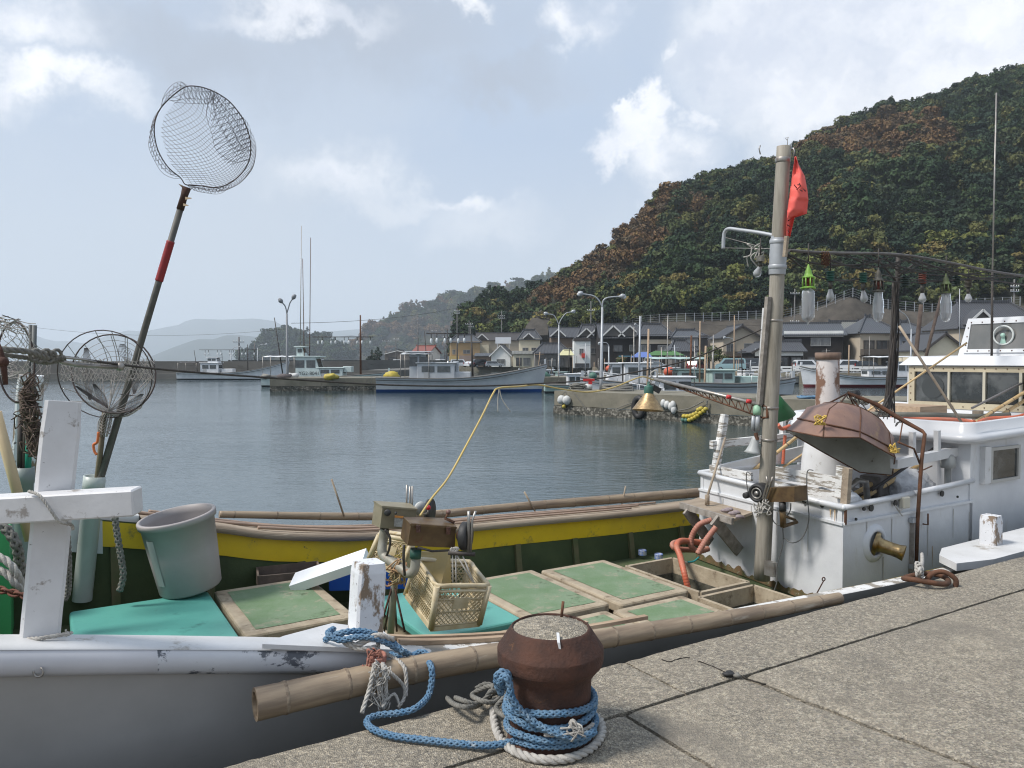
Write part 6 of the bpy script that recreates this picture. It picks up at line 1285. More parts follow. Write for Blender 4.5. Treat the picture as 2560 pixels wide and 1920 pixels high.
# ============================================================ LOOSE GEAR
gbulb = bpy.data.materials.new('clear_bulb'); gbulb.use_nodes = True; bsd = gbulb.node_tree.nodes['Principled BSDF']
bsd.inputs['Base Color'].default_value = (.86, .88, .90, 1); bsd.inputs['Roughness'].default_value = .12; bsd.inputs['Transmission Weight'].default_value = .66; bsd.inputs['IOR'].default_value = 1.06; bsd.inputs['Specular IOR Level'].default_value = 1.0; bsd.inputs['Coat Weight'].default_value = .6
filam = pm('filament_white', (.75, .76, .76), r=.4); sockg = pm('green_socket', (.02, .11, .08), (.03, .08, .06), 9, .6); sockr = pm('red_socket', (.20, .035, .02), (.08, .03, .02), 9, .6); lime = pm('lime_lamp_cap', (.22, .42, .06), (.17, .34, .05), 6, .5); capd = pm('dark_lamp_cap', (.035, .035, .03), (.10, .09, .07), 14, .6); mossy = pm('moss_cap', (.10, .14, .05), (.05, .06, .03), 9, .7)
def ribbed(m, c, r_, h, n_=6):
    for i in range(n_): z = c.z - h * i / n_; m.lathe([(r_ * .7, 0), (r_, -h / n_ * .3), (r_, -h / n_ * .5), (r_ * .7, -h / n_ * .9)], Matrix.Translation((c.x, c.y, z)), 16)
def small_bulb(label, x, ytop, ybulb, ybot, n_, mt_, r_=.034, tilt=0, plane=None):
    P = (lambda x, y: pn(x, y, n_)) if plane is None else (lambda x, y: pu(x, y, plane))
    a, b_, c = P(x, ytop), P(x, ybulb), P(x + tilt, ybot); t = thing('hanging_bulb', label, 'bulb', tuple(a), 'bulbs hanging from the lamp boom'); m = MB()
    L = a.z - b_.z; ribbed(m, a, r_ * 1.15, L * .6); s_ = m.build('socket', mt_, t); m = MB(); m.tube([a - Vector((0, 0, L * .55)), b_ + Vector((0, 0, -.01))], r_ * .55, 10); m.build('socket_neck', capd, s_); m = MB(); m.tube([a + Vector((0, 0, .16)), a], .006, 5); m.build('hook_wire', cable, t)
    d = (c - b_); M_ = align(b_, c); H = d.length; m = MB(); m.lathe([(r_ * .45, 0), (r_ * .55, H * .2), (r_, H * .55), (r_ * 1.08, H * .72), (r_ * .75, H * .9), (r_ * .15, H * .985), (0, H * 1.03)], M_, 20); m.build('glass_bulb', gbulb, t)
    m = MB(); m.tube([b_, b_.lerp(c, .55)], .006, 6); m.tube([b_.lerp(c, .55) + Vector((.015, 0, 0)), b_.lerp(c, .62), b_.lerp(c, .55) - Vector((.015, 0, 0))], .003, 5); m.build('filament', filam, t)
    return t
def bottle_lamp(label, x, ytop, ycap, ybot, n_, capm, inner, r_=.065, faceted=False):
    a, b_, c = pn(x, ytop, n_), pn(x, ycap, n_), pn(x, ybot, n_); t = thing('hanging_lamp', label, 'lamp', tuple(a), 'long clear lamps hanging from the lamp boom'); H = a.z - b_.z; Z = lambda p: Matrix.Translation(p)
    m = MB(); m.lathe([(.0, .05), (.012, .0), (.03, -H * .18), (r_ * .55, -H * .28), (r_ * .75, -H * .42), (r_ * .98, -H * .44), (r_ * .98, -H * .5), (r_ * .8, -H * .52)], Z(a), 20); m.lathe([(r_ * .8, -H * .9), (r_ * 1.15, -H * .93), (r_ * 1.15, -H), (r_ * .8, -H)], Z(a), 20)
    for k in range(8): g_ = k * math.pi / 4; o = Vector((math.cos(g_), math.sin(g_), 0)) * r_ * .88; m.tube([a + o - Vector((0, 0, H * .5)), a + o - Vector((0, 0, H * .93))], .007, 5)
    m.build('lamp_cap', capm, t); m = MB(); m.lathe([(0, 0), (r_ * .6, 0), (r_ * .6, -H * .22), (0, -H * .22)], Z(a - Vector((0, 0, H * .52))), 14); m.lathe([(r_ * .5, -H * .22), (r_ * .5, -H * .40)], Z(a - Vector((0, 0, H * .52))), 14); m.build('lamp_core', inner, t)
    L = b_.z - c.z; m = MB()
    pr = [(r_ * .55, 0), (r_ * .92, -.02), (r_, -.05), (r_ * 1.0, -L * .82), (r_ * .8, -L * .9), (r_ * .25, -L * .96), (.01, -L * .99), (.008, -L * 1.05), (0, -L * 1.06)] if not faceted else [(r_ * .8, 0), (r_ * .78, -L * .12), (r_ * 1.0, -L * .34), (r_, -L * .7), (r_ * .82, -L * .88), (r_ * .5, -L * .97), (0, -L)]
    m.lathe(pr, Z(b_), 24 if not faceted else 12, not faceted); m.build('glass_tube', gbulb, t); m = MB()
    m.tube([b_ - Vector((0, 0, .01)), b_ - Vector((0, 0, L * .86))], .008, 6); m.tube([b_ - Vector((.022, 0, .08)), b_ - Vector((.022, 0, L * .8))], .0045, 5); m.lathe([(0, 0), (.022, 0), (.022, -.03), (0, -.03)], Z(b_ - Vector((0, 0, L * .18))), 12); m.lathe([(0, 0), (.026, -.01), (0, -.04)], Z(b_ - Vector((0, 0, L * .82))), 10); m.build('electrode', filam, t)
    m = MB(); m.tube([a + Vector((0, 0, .22)), a + Vector((0, 0, .03))], .006, 5); m.build('hook_wire', cable, t)
bottle_lamp('tall clear lamp with bright lime-green cap, nearest to the mast', 2021, 668, 722, 808, 1.66, lime, sockr, .058)
small_bulb('small bulb under a dark green ribbed socket, just right of the lime-capped lamp', 2076, 678, 720, 754, 1.7, sockg); small_bulb('small bulb under a green coiled socket, left of the dark-capped bottle lamp', 2158, 682, 724, 757, 1.7, sockg, tilt=4)
bottle_lamp('cloudy bottle lamp under a brown cap with mossy top, left of the cable mast', 2196, 676, 730, 806, 1.66, capd, sockr, .052, True)
small_bulb('small frosted bulb under a red-brown ribbed socket right of the cable mast', 2306, 680, 730, 757, 1.75, sockr, .036); bottle_lamp('milky faceted bottle lamp with green and black cap, farthest right of the long lamps', 2365, 690, 734, 805, 1.66, mossy, capd, .056, True)
small_bulb('small frosted bulb hanging farthest right below the boom', 2421, 700, 732, 756, 1.75, capd, .036); small_bulb('single bulb hanging by loose wires from the hooked pipe left of the mast', 1901, 640, 664, 693, 1.9, ropewhite, .034, -12, plane=5.05)
for i, x in enumerate((2263, 2392)): a = pn(x, 690, 1.72); m = MB(); ribbed(m, a, .045, .11, 5); tag(m.build('empty_socket', pm('dark_socket', (.02, .035, .03), r=.6)), ['empty dark ribbed socket tight against the cable mast', 'empty dark ribbed socket between the milky lamp and the last bulb'][i], 'socket')
m = MB(); q = random.Random(4)
for k in range(9): p = pu(1885 + q.uniform(-12, 14), 632 + q.uniform(-18, 22), 5.04); m.tube(spline([p, p + Vector((q.uniform(-.06, .06), 0, q.uniform(-.09, .04))), p + Vector((q.uniform(-.08, .08), .02, q.uniform(-.16, .02)))], 5), .006, 5)
tag(m.build('tangled_cord', ropewhite), 'tangle of pale cord knotted beside the mast under the hooked pipe', 'cord')
m = MB()
for (x, y0, y1) in ((2063, 634, 670), (2069, 634, 664), (2057, 634, 660)):
    for k in range(7): a = pn(x + (k % 2) * 3, y0 + (y1 - y0) * k / 7, 1.7); m.tube([a + Vector((math.cos(g_) * .012, 0, math.sin(g_) * .018)) for g_ in [j * math.pi / 4 for j in range(8)]], .004, 4, closed=True)
tag(m.build('chain', rustred), 'rusty chain wound round the boom above a small green-socketed bulb', 'chain')
# flag
fl = [[(1987, 392), (1990, 390)], [(1985, 410), (1997, 412)], [(1980, 440), (2012, 440)], [(1976, 470), (2019, 478)], [(1972, 500), (2021, 500)], [(1968, 528), (2017, 534)], [(1968, 545), (1986, 544)], [(1966, 575), (1980, 570)], [(1968, 602), (1974, 598)]]
P = []
for k in range(len(fl) - 1):
    for s_ in range(5):
        row = []; (a, b_), (c, d) = fl[k], fl[k + 1]; f = s_ / 5
        for j in range(9):
            g_ = j / 8; x = (a[0] + (b_[0] - a[0]) * g_) * (1 - f) + (c[0] + (d[0] - c[0]) * g_) * f; y = (a[1] + (b_[1] - a[1]) * g_) * (1 - f) + (c[1] + (d[1] - c[1]) * g_) * f
            row.append(pu(x, y, 5.10 + .10 * g_ + .035 * math.sin(k * .8 + g_ * 5)))
        P.append(row)
m = MB(); m.grid(P, True); o = m.build('flag', pm('faded_red_flag', (.86, .15, .12), (.78, .12, .10), 3, .8)); so = o.modifiers.new('t', 'SOLIDIFY'); so.thickness = .002; tag(o, 'limp faded red flag with faint black brush marks tied to the mast', 'flag')
m = MB()    # brush marks sewn on the flag
for pts in ([(1985, 462), (1992, 470)], [(1992, 474), (2000, 466)], [(1998, 458), (2002, 466)], [(1999, 474), (2006, 478)], [(2008, 472), (2014, 478)], [(1994, 462), (2000, 462)], [(1970, 552), (1976, 548)], [(1968, 562), (1975, 566)], [(1970, 575), (1973, 582)]):
    m.tube([pu(x, y, 5.085) for x, y in pts], .005, 4)
mk = m.build('brush_mark', pm('flag_ink', (.10, .015, .015), r=.9), o)
# big upturned dish lampshade
cT, cB_ = pn(2130, 1035, 1.45), pn(2092, 1150, 1.35)
dish_out = pm('rusty_copper_dish', (.30, .18, .13), (.20, .12, .10), 4, .5, m=.35, bump=.25, bsc=22, wear=((.34, .22, .12), .60, .72, 5), wear2=((.10, .045, .025), .66, .74, 9)); dish_in = pm('enamel_inside', (.52, .52, .47), (.42, .41, .36), 4, .5, bump=.1, wear=((.10, .07, .05), .64, .68, 8))
rim_px = [(1965, 1076), (2000, 1085), (2062, 1094), (2148, 1096), (2195, 1122), (2238, 1143), (2226, 1190), (2222, 1189), (2150, 1182), (2085, 1152), (2030, 1116)]
D_ = thing('dish_lampshade', 'big upturned rusty copper dish lampshade slung on a pipe above the cabin', 'lampshade', tuple(pn(2100, 1100, 1.25)))
# shallow octagonal pan: rim ring (near edge), shoulder ring, top ring
def ringpts(P, n_): return [pn(x, y, nn) for (x, y, nn) in P]
rim = ringpts([(1965, 1075, 1.65), (2058, 1093, 1.10), (2150, 1094, .98), (2238, 1143, 1.02), (2230, 1188, 1.3), (2150, 1181, 1.62), (2060, 1132, 1.95), (1985, 1088, 1.98)], 8)
sho = ringpts([(1995, 1047, 1.68), (2060, 1060, 1.18), (2150, 1080, 1.05), (2228, 1120, 1.08), (2232, 1128, 1.35), (2180, 1110, 1.70), (2090, 1075, 1.98), (2010, 1050, 2.02)], 8)
top = ringpts([(2058, 1008, 1.72), (2095, 1006, 1.38), (2150, 1018, 1.25), (2200, 1048, 1.25), (2215, 1075, 1.42), (2190, 1062, 1.66), (2130, 1030, 1.9), (2080, 1010, 1.9)], 8)
def oring(P, k=4): return spline(P, k, True)
R1, R2, R3 = [spline(x, 1, True) for x in (rim, sho, top)]
mid = [s_.lerp(t_, .55) + (s_.lerp(t_, .55) - pn(2130, 1085, 1.45)) * .12 for s_, t_ in zip(sho, top)]
def fine(P): 
    o = []
    for i in range(8): 
        for k in range(4): o.append(P[i].lerp(P[(i + 1) % 8], k / 4))
    return o
def soft(P): return spline(P, 4, True)
rings = [fine(rim), [a.lerp(b_, .5) for a, b_ in zip(fine(sho), soft(sho))], soft(mid), soft(top)]
m = MB(); m.grid([list(c) for c in zip(*rings)], True, True); m.add(rings[-1], [tuple(range(32))]); m.build('dish', dish_out, D_)
ctr = sum(rim, Vector()) / 8; inr = [[ctr + (p - ctr) * (.992 - .03 * (k > 0)) for p in r_] for k, r_ in enumerate(rings)]; dz = Vector((0, 0, -.004)); inr = [[p + dz for p in r_] for r_ in inr]
m = MB(); m.grid([list(c) for c in zip(*inr)], True, True); m.add(inr[-1], [tuple(range(32))]); m.build('enamel_lining', dish_in, D_)
m = MB(); m.tube(fine(rim), .006, 6, closed=True); m.tube([p + (p - ctr) * .01 for p in rings[1]], .008, 6, closed=True); m.tube(rings[3], .006, 6, closed=True)
ap = pn(2120, 983, 1.5)
for i in (0, 1, 3, 5): m.tube([ap, sho[i]], .008, 6)
for i in (1, 2, 3): m.tube([rim[i], sho[i], mid[i], top[i]], .006, 6)
m.build('wire_frame', rustred, D_)
m = MB(); 
for (x, y) in ((2235, 1118), (2052, 1048)): c = pn(x, y, 1.02 if x > 2200 else 1.15); [m.tube(spline([c + Vector((q.uniform(-.05, .05), q.uniform(-.02, .02), q.uniform(-.05, .04))) for _ in range(4)], 4), .005, 5) for k in range(7)]
m.build('yellow_tie', pm('yellow_cord', (.60, .42, .10), r=.9), D_)
# pipe bracket carrying the dish: post against the cabin side, arm over
m = MB(); Q = [pn(2290, 1435, .93), pn(2294, 1300, .92), pn(2304, 1150, .92), pn(2312, 1085, .92), pn(2306, 1078, .95), pn(2255, 1050, 1.1), pn(2190, 1010, 1.3), pn(2118, 982, 1.5)]; m.tube(Q, [.015, .017, .016, .016, .017, .021, .020, .017], 10); lb = m.build('lamp_bracket', rustred); tag(lb, 'rusty pipe post and arm rising beside the cabin to carry the copper dish', 'bracket')
m = MB(); m.tube([pn(2245, 1105, .98), pn(2285, 1122, .94), pn(2300, 1160, .93)], .009, 6); m.tube([pn(2296, 1180, .93), pn(2330, 1165, 1.0)], .006, 6); m.tube([pn(2256, 1058, 1.08), pn(2248, 1108, 1.0)], .006, 6); m.build('stay', rustred, lb)
for y in (1300, 1415): m = MB(); p = pn(2284, y, .945); m.box(p, (.09, .04, .04), rotz(TH)); m.build('clamp', galv, lb)
m = MB(); m.beam(pn(2280, 1300, .955), pn(2276, 1440, .955), .05, .015, (CU, SU, 0)); m.build('backing_strip', greywood, lb)
m = MB(); m.tube([pn(2308, 1310, .93), pn(2320, 1312, .93), pn(2320, 1284, .93)], .008, 6); m.build('crank', rustred, lb)
m = MB(); c = pn(2120, 983, 1.5)
for k in range(14): p = pn(2125 + k * 9, 985 + k * 5, 1.45 - k * .015) ; m.tube(spline([p + Vector((q.uniform(-.05, .05), q.uniform(-.04, .04), q.uniform(-.06, .04))) for _ in range(4)], 4), .005, 5)
tag(m.build('cord_lashing', ropegrey), 'grey cord lashings wound along the arm above the copper dish', 'cord')
p = pn(2132, 985, 1.62); m = MB(); m.lathe([(.0, 0), (.03, 0), (.035, .03), (.035, .06), (0, .06)], align(p, p + Vector((.5, -.8, .1))), 14); tag(m.build('lens_cap', black), 'small black round cap at the top of the copper dish', 'cap')
# brass cone lamp on a lattice arm
tr0, tr1 = pu(1636, 948, 5.0), pu(1908, 1014, 5.03); lo0, lo1 = pu(1655, 955, 5.02), pu(1908, 1045, 5.03)
T_ = thing('lattice_arm', 'rusty lattice arm reaching left from the mast to the brass cone', 'arm', tuple(tr1)); m = MB(); m.tube([tr0, tr1], .018, 8); m.build('top_tube', steel, T_); m = MB(); m.tube([lo0, lo1], .008, 6)
for i in range(14): a = tr0.lerp(tr1, .1 + .88 * i / 14); b_ = lo0.lerp(lo1, .1 + .88 * (i + .5) / 14); c = tr0.lerp(tr1, .1 + .88 * (i + 1) / 14); m.tube([a, b_, c], .006, 5)
m.tube([tr1, pu(1918, 1018, 5.03), pu(1919, 1043, 5.03), lo1], .014, 8); m.build('lattice', rustred, T_)
for x, y in ((1822, 992), (1872, 1003)): m = MB(); p = pu(x, y, 5.0); m.tube([p - Vector((.02, 0, -.002)), p + Vector((.02, 0, -.004))], .0195, 8); m.build('red_tape', pm('red_tape', (.50, .03, .03), r=.5), T_)
cA, cB2 = pu(1622, 982, 5.0), pu(1629, 1026, 5.0); C_ = thing('cone_lampshade', 'brass cone lampshade hanging at the tip of the lattice arm', 'lampshade', tuple(cA)); m = MB(); H = cA.z - cB2.z; sc_ = cA.y / 1900
m.lathe([(.045, 0), (.048, -.01), (40 * sc_ * .98, -H), (40 * sc_, -H - .004), (40 * sc_ * .97, -H - .002), (.043, -.01)], Matrix.Translation(cA) @ Matrix.Rotation(R(4), 4, 'Y') @ Matrix.Rotation(R(-7), 4, 'X'), 40); m.build('cone', pm('scuffed_brass', (.46, .33, .17), (.26, .18, .10), 30, .42, m=.7, bump=.1), C_)
m = MB(); m.lathe([(.05, 0), (.05, .07), (.04, .085), (.02, .09), (.015, .13)], Matrix.Translation(cA - Vector((0, 0, .01))), 20); m.build('lamp_neck', sockg, C_); m = MB(); m.box(cA + Vector((.08, 0, .04)), (.09, .05, .06), Matrix.Rotation(R(30), 3, 'Y')); m.build('handle', black, C_)
m = MB(); m.tube([cA + Vector((0, 0, .08)), tr0 + Vector((-.01, 0, .01))], .006, 5); m.tube(spline([tr0, tr0 + Vector((-.04, 0, .06)), tr0 + Vector((.02, 0, .09)), tr0 + Vector((.03, 0, .02))], 4), .008, 5); m.build('tie', ropewhite, C_)
# yellow air hose from the jigging machine up to the arm
hy = [(1050, 1290, 4.45), (1080, 1245, 4.55), (1120, 1195, 4.7), (1165, 1115, 4.9), (1205, 1040, 5.1), (1232, 985, 5.3), (1248, 970, 5.4), (1300, 966, 5.7), (1345, 962, 6.0), (1400, 972, 6.3), (1470, 980, 6.7), (1530, 970, 7.0), (1580, 950, 7.2), (1608, 942, 7.4), (1634, 950, 7.55)]
m = MB(); m.tube(spline([py_(x, y, Y) for x, y, Y in hy], 6), .0065, 8); tag(m.build('yellow_hose', pm('yellow_hose', (.55, .40, .12), (.48, .36, .14), 4, .5)), 'thin yellow hose rising from the jigging machine and sagging to the lattice arm', 'hose')
m = MB(); p = py_(1248, 970, 5.4)
for dx in (-.01, .02): m.tube(spline([p, p + Vector((dx, 0, -.08)), p + Vector((dx * 3 + .02, 0, -.17))], 4), .004, 5)
tag(m.build('cord_end', ropewhite), 'short white cord ends hanging where the yellow hose bends', 'cord')
# long dark stay from the bow to the mast
st_ = [(160, 892, 3.5), (390, 922, 4.0), (640, 942, 4.5), (960, 962, 5.2), (1200, 965, 5.6), (1360, 958, 5.9), (1470, 950, 6.1), (1600, 928, 6.4), (1720, 900, 6.6), (1830, 856, 6.75), (1903, 824, 6.8)]
m = MB(); m.tube(spline([py_(*a) for a in st_], 8), .0065, 6); tag(m.build('stay_rope', cable), 'long thin dark stay sagging across the harbour view from bow to mast', 'rope')
p = py_(1472, 950, 6.05); m = MB(); m.box(p, (.09, .012, .02)); m.box(p + Vector((.012, 0, -.02)), (.03, .012, .03)); tag(m.build('red_ribbon', MATS['red_tape']), 'red ribbon tied on the dark stay', 'ribbon')
bow = [(-60, 862, 3.0), (20, 874, 3.1), (80, 882, 3.2), (120, 893, 3.3), (160, 894, 3.45)]
m = MB(); rope(m, spline([py_(*a) for a in bow], 8), .013, 'twist', rough=.004); rope(m, spline([py_(x, y + (14 if 0 < i < 4 else 4), Y + .03) for i, (x, y, Y) in enumerate(bow)], 8), .010, 'twist', rough=.006)
for k in range(5): c = py_(88 + k * 13, 888 + (k % 2) * 4, 3.22 + .03 * k); m.tube([c + Vector((.012 * math.cos(g_ * .8), .02 * math.cos(g_), .024 * math.sin(g_))) for g_ in [j * math.pi / 5 for j in range(11)]], .008, 6)
tag(m.build('knotted_rope', ropegrey), 'thick grey knotted rope at the start of the dark stay, top left', 'rope')
m = MB(); m.tube([py_(156, 893, 3.45), py_(200, 898, 3.55), py_(239, 905, 3.65)], .006, 6); m.tube([py_(*a) for a in ((150, 903, 3.45), (190, 912, 3.55), (250, 916, 3.7), (300, 918, 3.8))], .010, 8); m.ball(py_(300, 917, 3.8), .022, 10); tag(m.build('turnbuckle', steel), 'steel turnbuckle shackle on the stay beside the grey knot', 'turnbuckle')
m = MB(); m.tube([py_(-5, 860, 2.9), py_(3, 880, 2.9), py_(8, 905, 2.9), py_(14, 962, 2.9)], [.008, .008, .012, .009], 8); m.ball(py_(8, 905, 2.9), .022, 12, (.9, .9, 1)); tag(m.build('iron_hook', rust), 'rusty iron hook hanging at the very left edge', 'hook')
# ---- landing nets
def netmesh(m, hoop, bulge, nl, r_, sag=(0, 0, -1), seed=0, cut=1.0, warp=.03):
    """two families of crossing twine lines inside a closed hoop polygon, bulging along `bulge`"""
    c = sum(hoop, Vector()) / len(hoop); nrm = Vector()
    for a, b_ in zip(hoop, hoop[1:] + hoop[:1]): nrm += (a - c).cross(b_ - c)
    nrm.normalize(); ex = nrm.cross(Vector((0, 0, 1))).normalized(); ey = ex.cross(nrm); P2 = [((p - c).dot(ex), (p - c).dot(ey)) for p in hoop]; Rm = max(math.hypot(*p) for p in P2)
    def clip(o, d):
        T = []
        for (ax, ay), (bx, by) in zip(P2, P2[1:] + P2[:1]):
            ex_, ey_ = bx - ax, by - ay; den = d[0] * ey_ - d[1] * ex_
            if abs(den) < 1e-9: continue
            t = ((ax - o[0]) * ey_ - (ay - o[1]) * ex_) / den; s_ = ((ax - o[0]) * d[1] - (ay - o[1]) * d[0]) / den
            if 0 <= s_ <= 1: T.append(t)
        return (min(T), max(T)) if len(T) >= 2 else None
    for ang in (R(38), R(128)):
        d = (math.cos(ang), math.sin(ang)); pp = (-d[1], d[0])
        for i in range(nl):
            o_ = (i + .5) / nl * 2 - 1; o = (pp[0] * o_ * Rm, pp[1] * o_ * Rm); cl = clip(o, d)
            if not cl: continue
            k = max(4, int((cl[1] - cl[0]) / Rm * 14)); Q = []
            for j in range(k + 1):
                t = cl[0] + (cl[1] - cl[0]) * j / k; x, y = o[0] + d[0] * t, o[1] + d[1] * t; rr_ = min(1, math.hypot(x, y) / Rm); w = (1 - rr_ ** 2.2)
                p = c + ex * x + ey * y + Vector(bulge) * w; nv = MN.noise_vector(Vector((x * 4 / Rm * .6, y * 4 / Rm * .6, seed))); p += (ex * nv[0] + ey * nv[1]) * warp * min(1, w * 2 + .15) * Rm + nrm * nv[2] * .12 * w
                Q.append(p)
            m.tube(Q, r_, 3, caps=False)
hp = [(463, 461), (451, 444), (422, 420), (399, 385), (388, 350), (386, 313), (395, 282), (412, 258), (442, 231), (467, 216), (494, 216), (518, 222), (545, 234), (576, 256), (606, 295), (621, 332), (627, 364), (624, 397), (610, 426), (586, 450), (561, 464), (535, 469), (508, 465), (483, 463)]
H1 = spline([py_(x, y, 5.5 - (461 - y) / 250 * .10 + (x - 500) / 120 * .05) for x, y in hp], 3, True)
N1 = thing('landing_net', 'long-handled landing net held high against the sky', 'landing net', tuple(py_(250, 1195, 5.5)))
m = MB(); m.tube(H1, .0042, 6, closed=True); m.build('hoop', pm('hoop_iron', (.035, .025, .022), (.07, .045, .04), 20, .7), N1)
m = MB(); netmesh(m, H1[::2], (.05, .35, -.05), 36, .0014, seed=1, warp=.05); m.build('netting', netdark, N1)
m = MB()    # folded edges: extra layer hanging at the left, bottom and right of the hoop
sub = H1[60:] + H1[:18]; 
def fold(A, off, n_=10, r_=.0016, seed=0):
    for k in range(3):
        f = (k + 1) / 3; Q = [p + Vector(off) * f * (abs(math.sin(math.pi * i / (len(A) - 1))) ** .6) + Vector(MN.noise_vector(p * 6 + Vector((0, k, seed)))) * .02 for i, p in enumerate(A)]; m.tube(Q, r_, 3, caps=False)
    for i in range(0, len(A) - 2, 1):
        a = A[i]; w = abs(math.sin(math.pi * i / (len(A) - 1))) ** .6; m.tube([a, a + Vector(off) * w + (A[i + 2] - A[i]) * .5], r_, 3, caps=False); m.tube([A[i + 2], A[i + 2] + Vector(off) * w - (A[i + 2] - A[i]) * .5], r_, 3, caps=False)
fold(H1[3:20], (-.05, .02, -.05), seed=1); fold(H1[58:72], (.0, .02, -.045), seed=2); fold(H1[34:50], (-.14, .02, -.10), seed=3); fold(H1[36:52], (-.24, .02, -.12), seed=4); fold(H1[20:28], (-.02, 0, .05), seed=5); fold(H1[22:36], (.05, .02, -.12), seed=6)
m.build('net_fold', netdark, N1)
ha, hb2 = py_(250, 1200, 5.5), py_(467, 468, 5.42); m = MB(); m.tube([ha - (hb2 - ha).normalized() * .5, ha, ha.lerp(hb2, .6), hb2 - (hb2 - ha) * .06], [.027, .026, .023, .022], 12); m.build('handle', pm('grey_handle', (.12, .115, .10), (.07, .065, .055), 9, .6), N1)
m = MB(); m.tube([hb2 - (hb2 - ha) * .075, hb2 - (hb2 - ha) * .03, hb2], [.026, .024, .030], 12); m.build('binding', rust, N1)
a, b_ = ha.lerp(hb2, .685), ha.lerp(hb2, .82); m = MB(); m.tube([a + (b_ - a) * i / 30 for i in range(31)], [.0265 + .002 * (i % 2) for i in range(31)], 12); m.build('red_tape_wrap', pm('red_wrap', (.30, .02, .025), (.22, .02, .02), 30, .6), N1)
m = MB(); 
for (x, y, dx, dy) in ((463, 492, 16, 4), (458, 508, 13, 6), (456, 463, -9, -2)): a = py_(x, y, 5.40); b_ = py_(x + dx, y + dy, 5.38); m.prism([a, a + Vector((0, 0, -.02)), b_, b_ + Vector((0, 0, .004))], (0, .004, 0))
m.build('binding_end', pm('raffia', (.40, .30, .20), r=.9), N1)
N2 = thing('landing_net', 'pair of lower hoops with gathered pale netting on a short handle', 'landing net', tuple(py_(240, 1190, 5.5)))
def ell(cx, cy, rx, ry, Y, tilt=0, n_=36, y2=0): return [py_(cx + rx * math.cos(a) * math.cos(tilt) - ry * math.sin(a) * math.sin(tilt), cy + rx * math.cos(a) * math.sin(tilt) + ry * math.sin(a) * math.cos(tilt), Y + y2 * math.sin(a)) for a in [2 * math.pi * i / n_ for i in range(n_)]]
E1, E2 = ell(262, 935, 120, 108, 5.3, .35, y2=.12), ell(284, 935, 106, 98, 5.45, .3, y2=-.1)
m = MB(); m.tube(E1, .004, 6, closed=True); m.build('hoop', MATS['hoop_iron'], N2); m = MB(); m.tube(E2, .0055, 6, closed=True); m.build('hoop', MATS['hoop_iron'], N2)
g0 = py_(270, 1030, 5.4); m = MB(); q = random.Random(6)
for i in range(36):
    p = E2[i] if i % 2 else E1[i]; 
    if q.random() < .9: m.tube(spline([p, p.lerp(g0, .35) + Vector((q.uniform(-.03, .03), .1, q.uniform(-.05, .03))), p.lerp(g0, .75) + Vector((q.uniform(-.03, .03), .05, -.02)), g0], 5), .0028, 3, caps=False)
for k in range(1, 17):
    f = k / 17; m.tube([E2[i].lerp(g0, f) + Vector((0, .1 * math.sin(math.pi * f), -.04 * math.sin(math.pi * f))) + Vector(MN.noise_vector(E2[i] * 8)) * .012 for i in range(0, 36)], .0019, 3, caps=False, closed=True)
# coarse white band of net across the hoop
for k in range(5):
    yb = 905 + k * 11; m.tube([py_(152 + 9 * i, yb + 5 * math.sin(i * 2.2 + k * 3.1) + 3 * math.sin(i * .5), 5.25) for i in range(27)], .0024, 3, caps=False)
for k in range(26): m.tube([py_(150 + 9 * k, 900 + 4 * math.sin(k), 5.25), py_(162 + 9 * k, 930, 5.25), py_(150 + 9 * k, 952, 5.25)], .0022, 3, caps=False); m.tube([py_(162 + 9 * k, 900 + 4 * math.sin(k), 5.25), py_(152 + 9 * k, 930, 5.25), py_(160 + 9 * k, 952, 5.25)], .0022, 3, caps=False)
m.build('netting', netwhite, N2)
m = MB()   # dark fine gathered leaves of net
for (x0, y0, x1, y1, w) in ((215, 870, 225, 1000, 14), (305, 860, 320, 905, 16), (235, 960, 268, 1020, 10), (190, 965, 262, 1015, 8), (345, 900, 335, 985, 12), (300, 985, 340, 990, 7), (355, 985, 300, 1040, 14)):
    for k in range(9):
        o = (k - 4) / 4 * w; m.tube(spline([py_(x0 + o * .3, y0, 5.35), py_((x0 + x1) / 2 + o, (y0 + y1) / 2, 5.38), py_(x1 + o * .2, y1, 5.38)], 4), .0016, 3, caps=False)
m.build('net_fold', netdark, N2)
m = MB(); a, b_ = py_(243, 1200, 5.5), py_(262, 1030, 5.42); m.tube([a - (b_ - a) * .8, a, b_], [.02, .02, .018], 10); m.build('handle', pm('olive_handle', (.16, .13, .075), (.11, .09, .055), 8, .7), N2)
m = MB()
for k in range(12): a_ = k / 12 * 6.28; m.tube(spline([g0 + Vector((.02 * math.cos(a_), .02 * math.sin(a_), 0)), py_(262, 1055, 5.42) + Vector((.045 * math.cos(a_), .03 * math.sin(a_), 0)), py_(257, 1092, 5.42) + Vector((.03 * math.cos(a_), .02 * math.sin(a_), 0))], 4), .003, 3)
for k in range(7): z = k / 7; m.tube([py_(266 - 6 * z, 1040 + 50 * z, 5.42) + Vector((.04 * math.cos(g_), .035 * math.sin(g_), .01 * math.sin(5 * g_))) for g_ in [j * math.pi / 6 for j in range(12)]], .003, 3, closed=True, caps=False)
m.build('gathered_sack', netwhite, N2); m = MB(); m.tube(spline([py_(*a, 5.38) for a in ((246, 1080), (243, 1105), (234, 1112), (236, 1128), (242, 1137))], 5), .010, 6); m.build('orange_tie', pm('orange_cord', (.62, .16, .05), r=.8), N2)
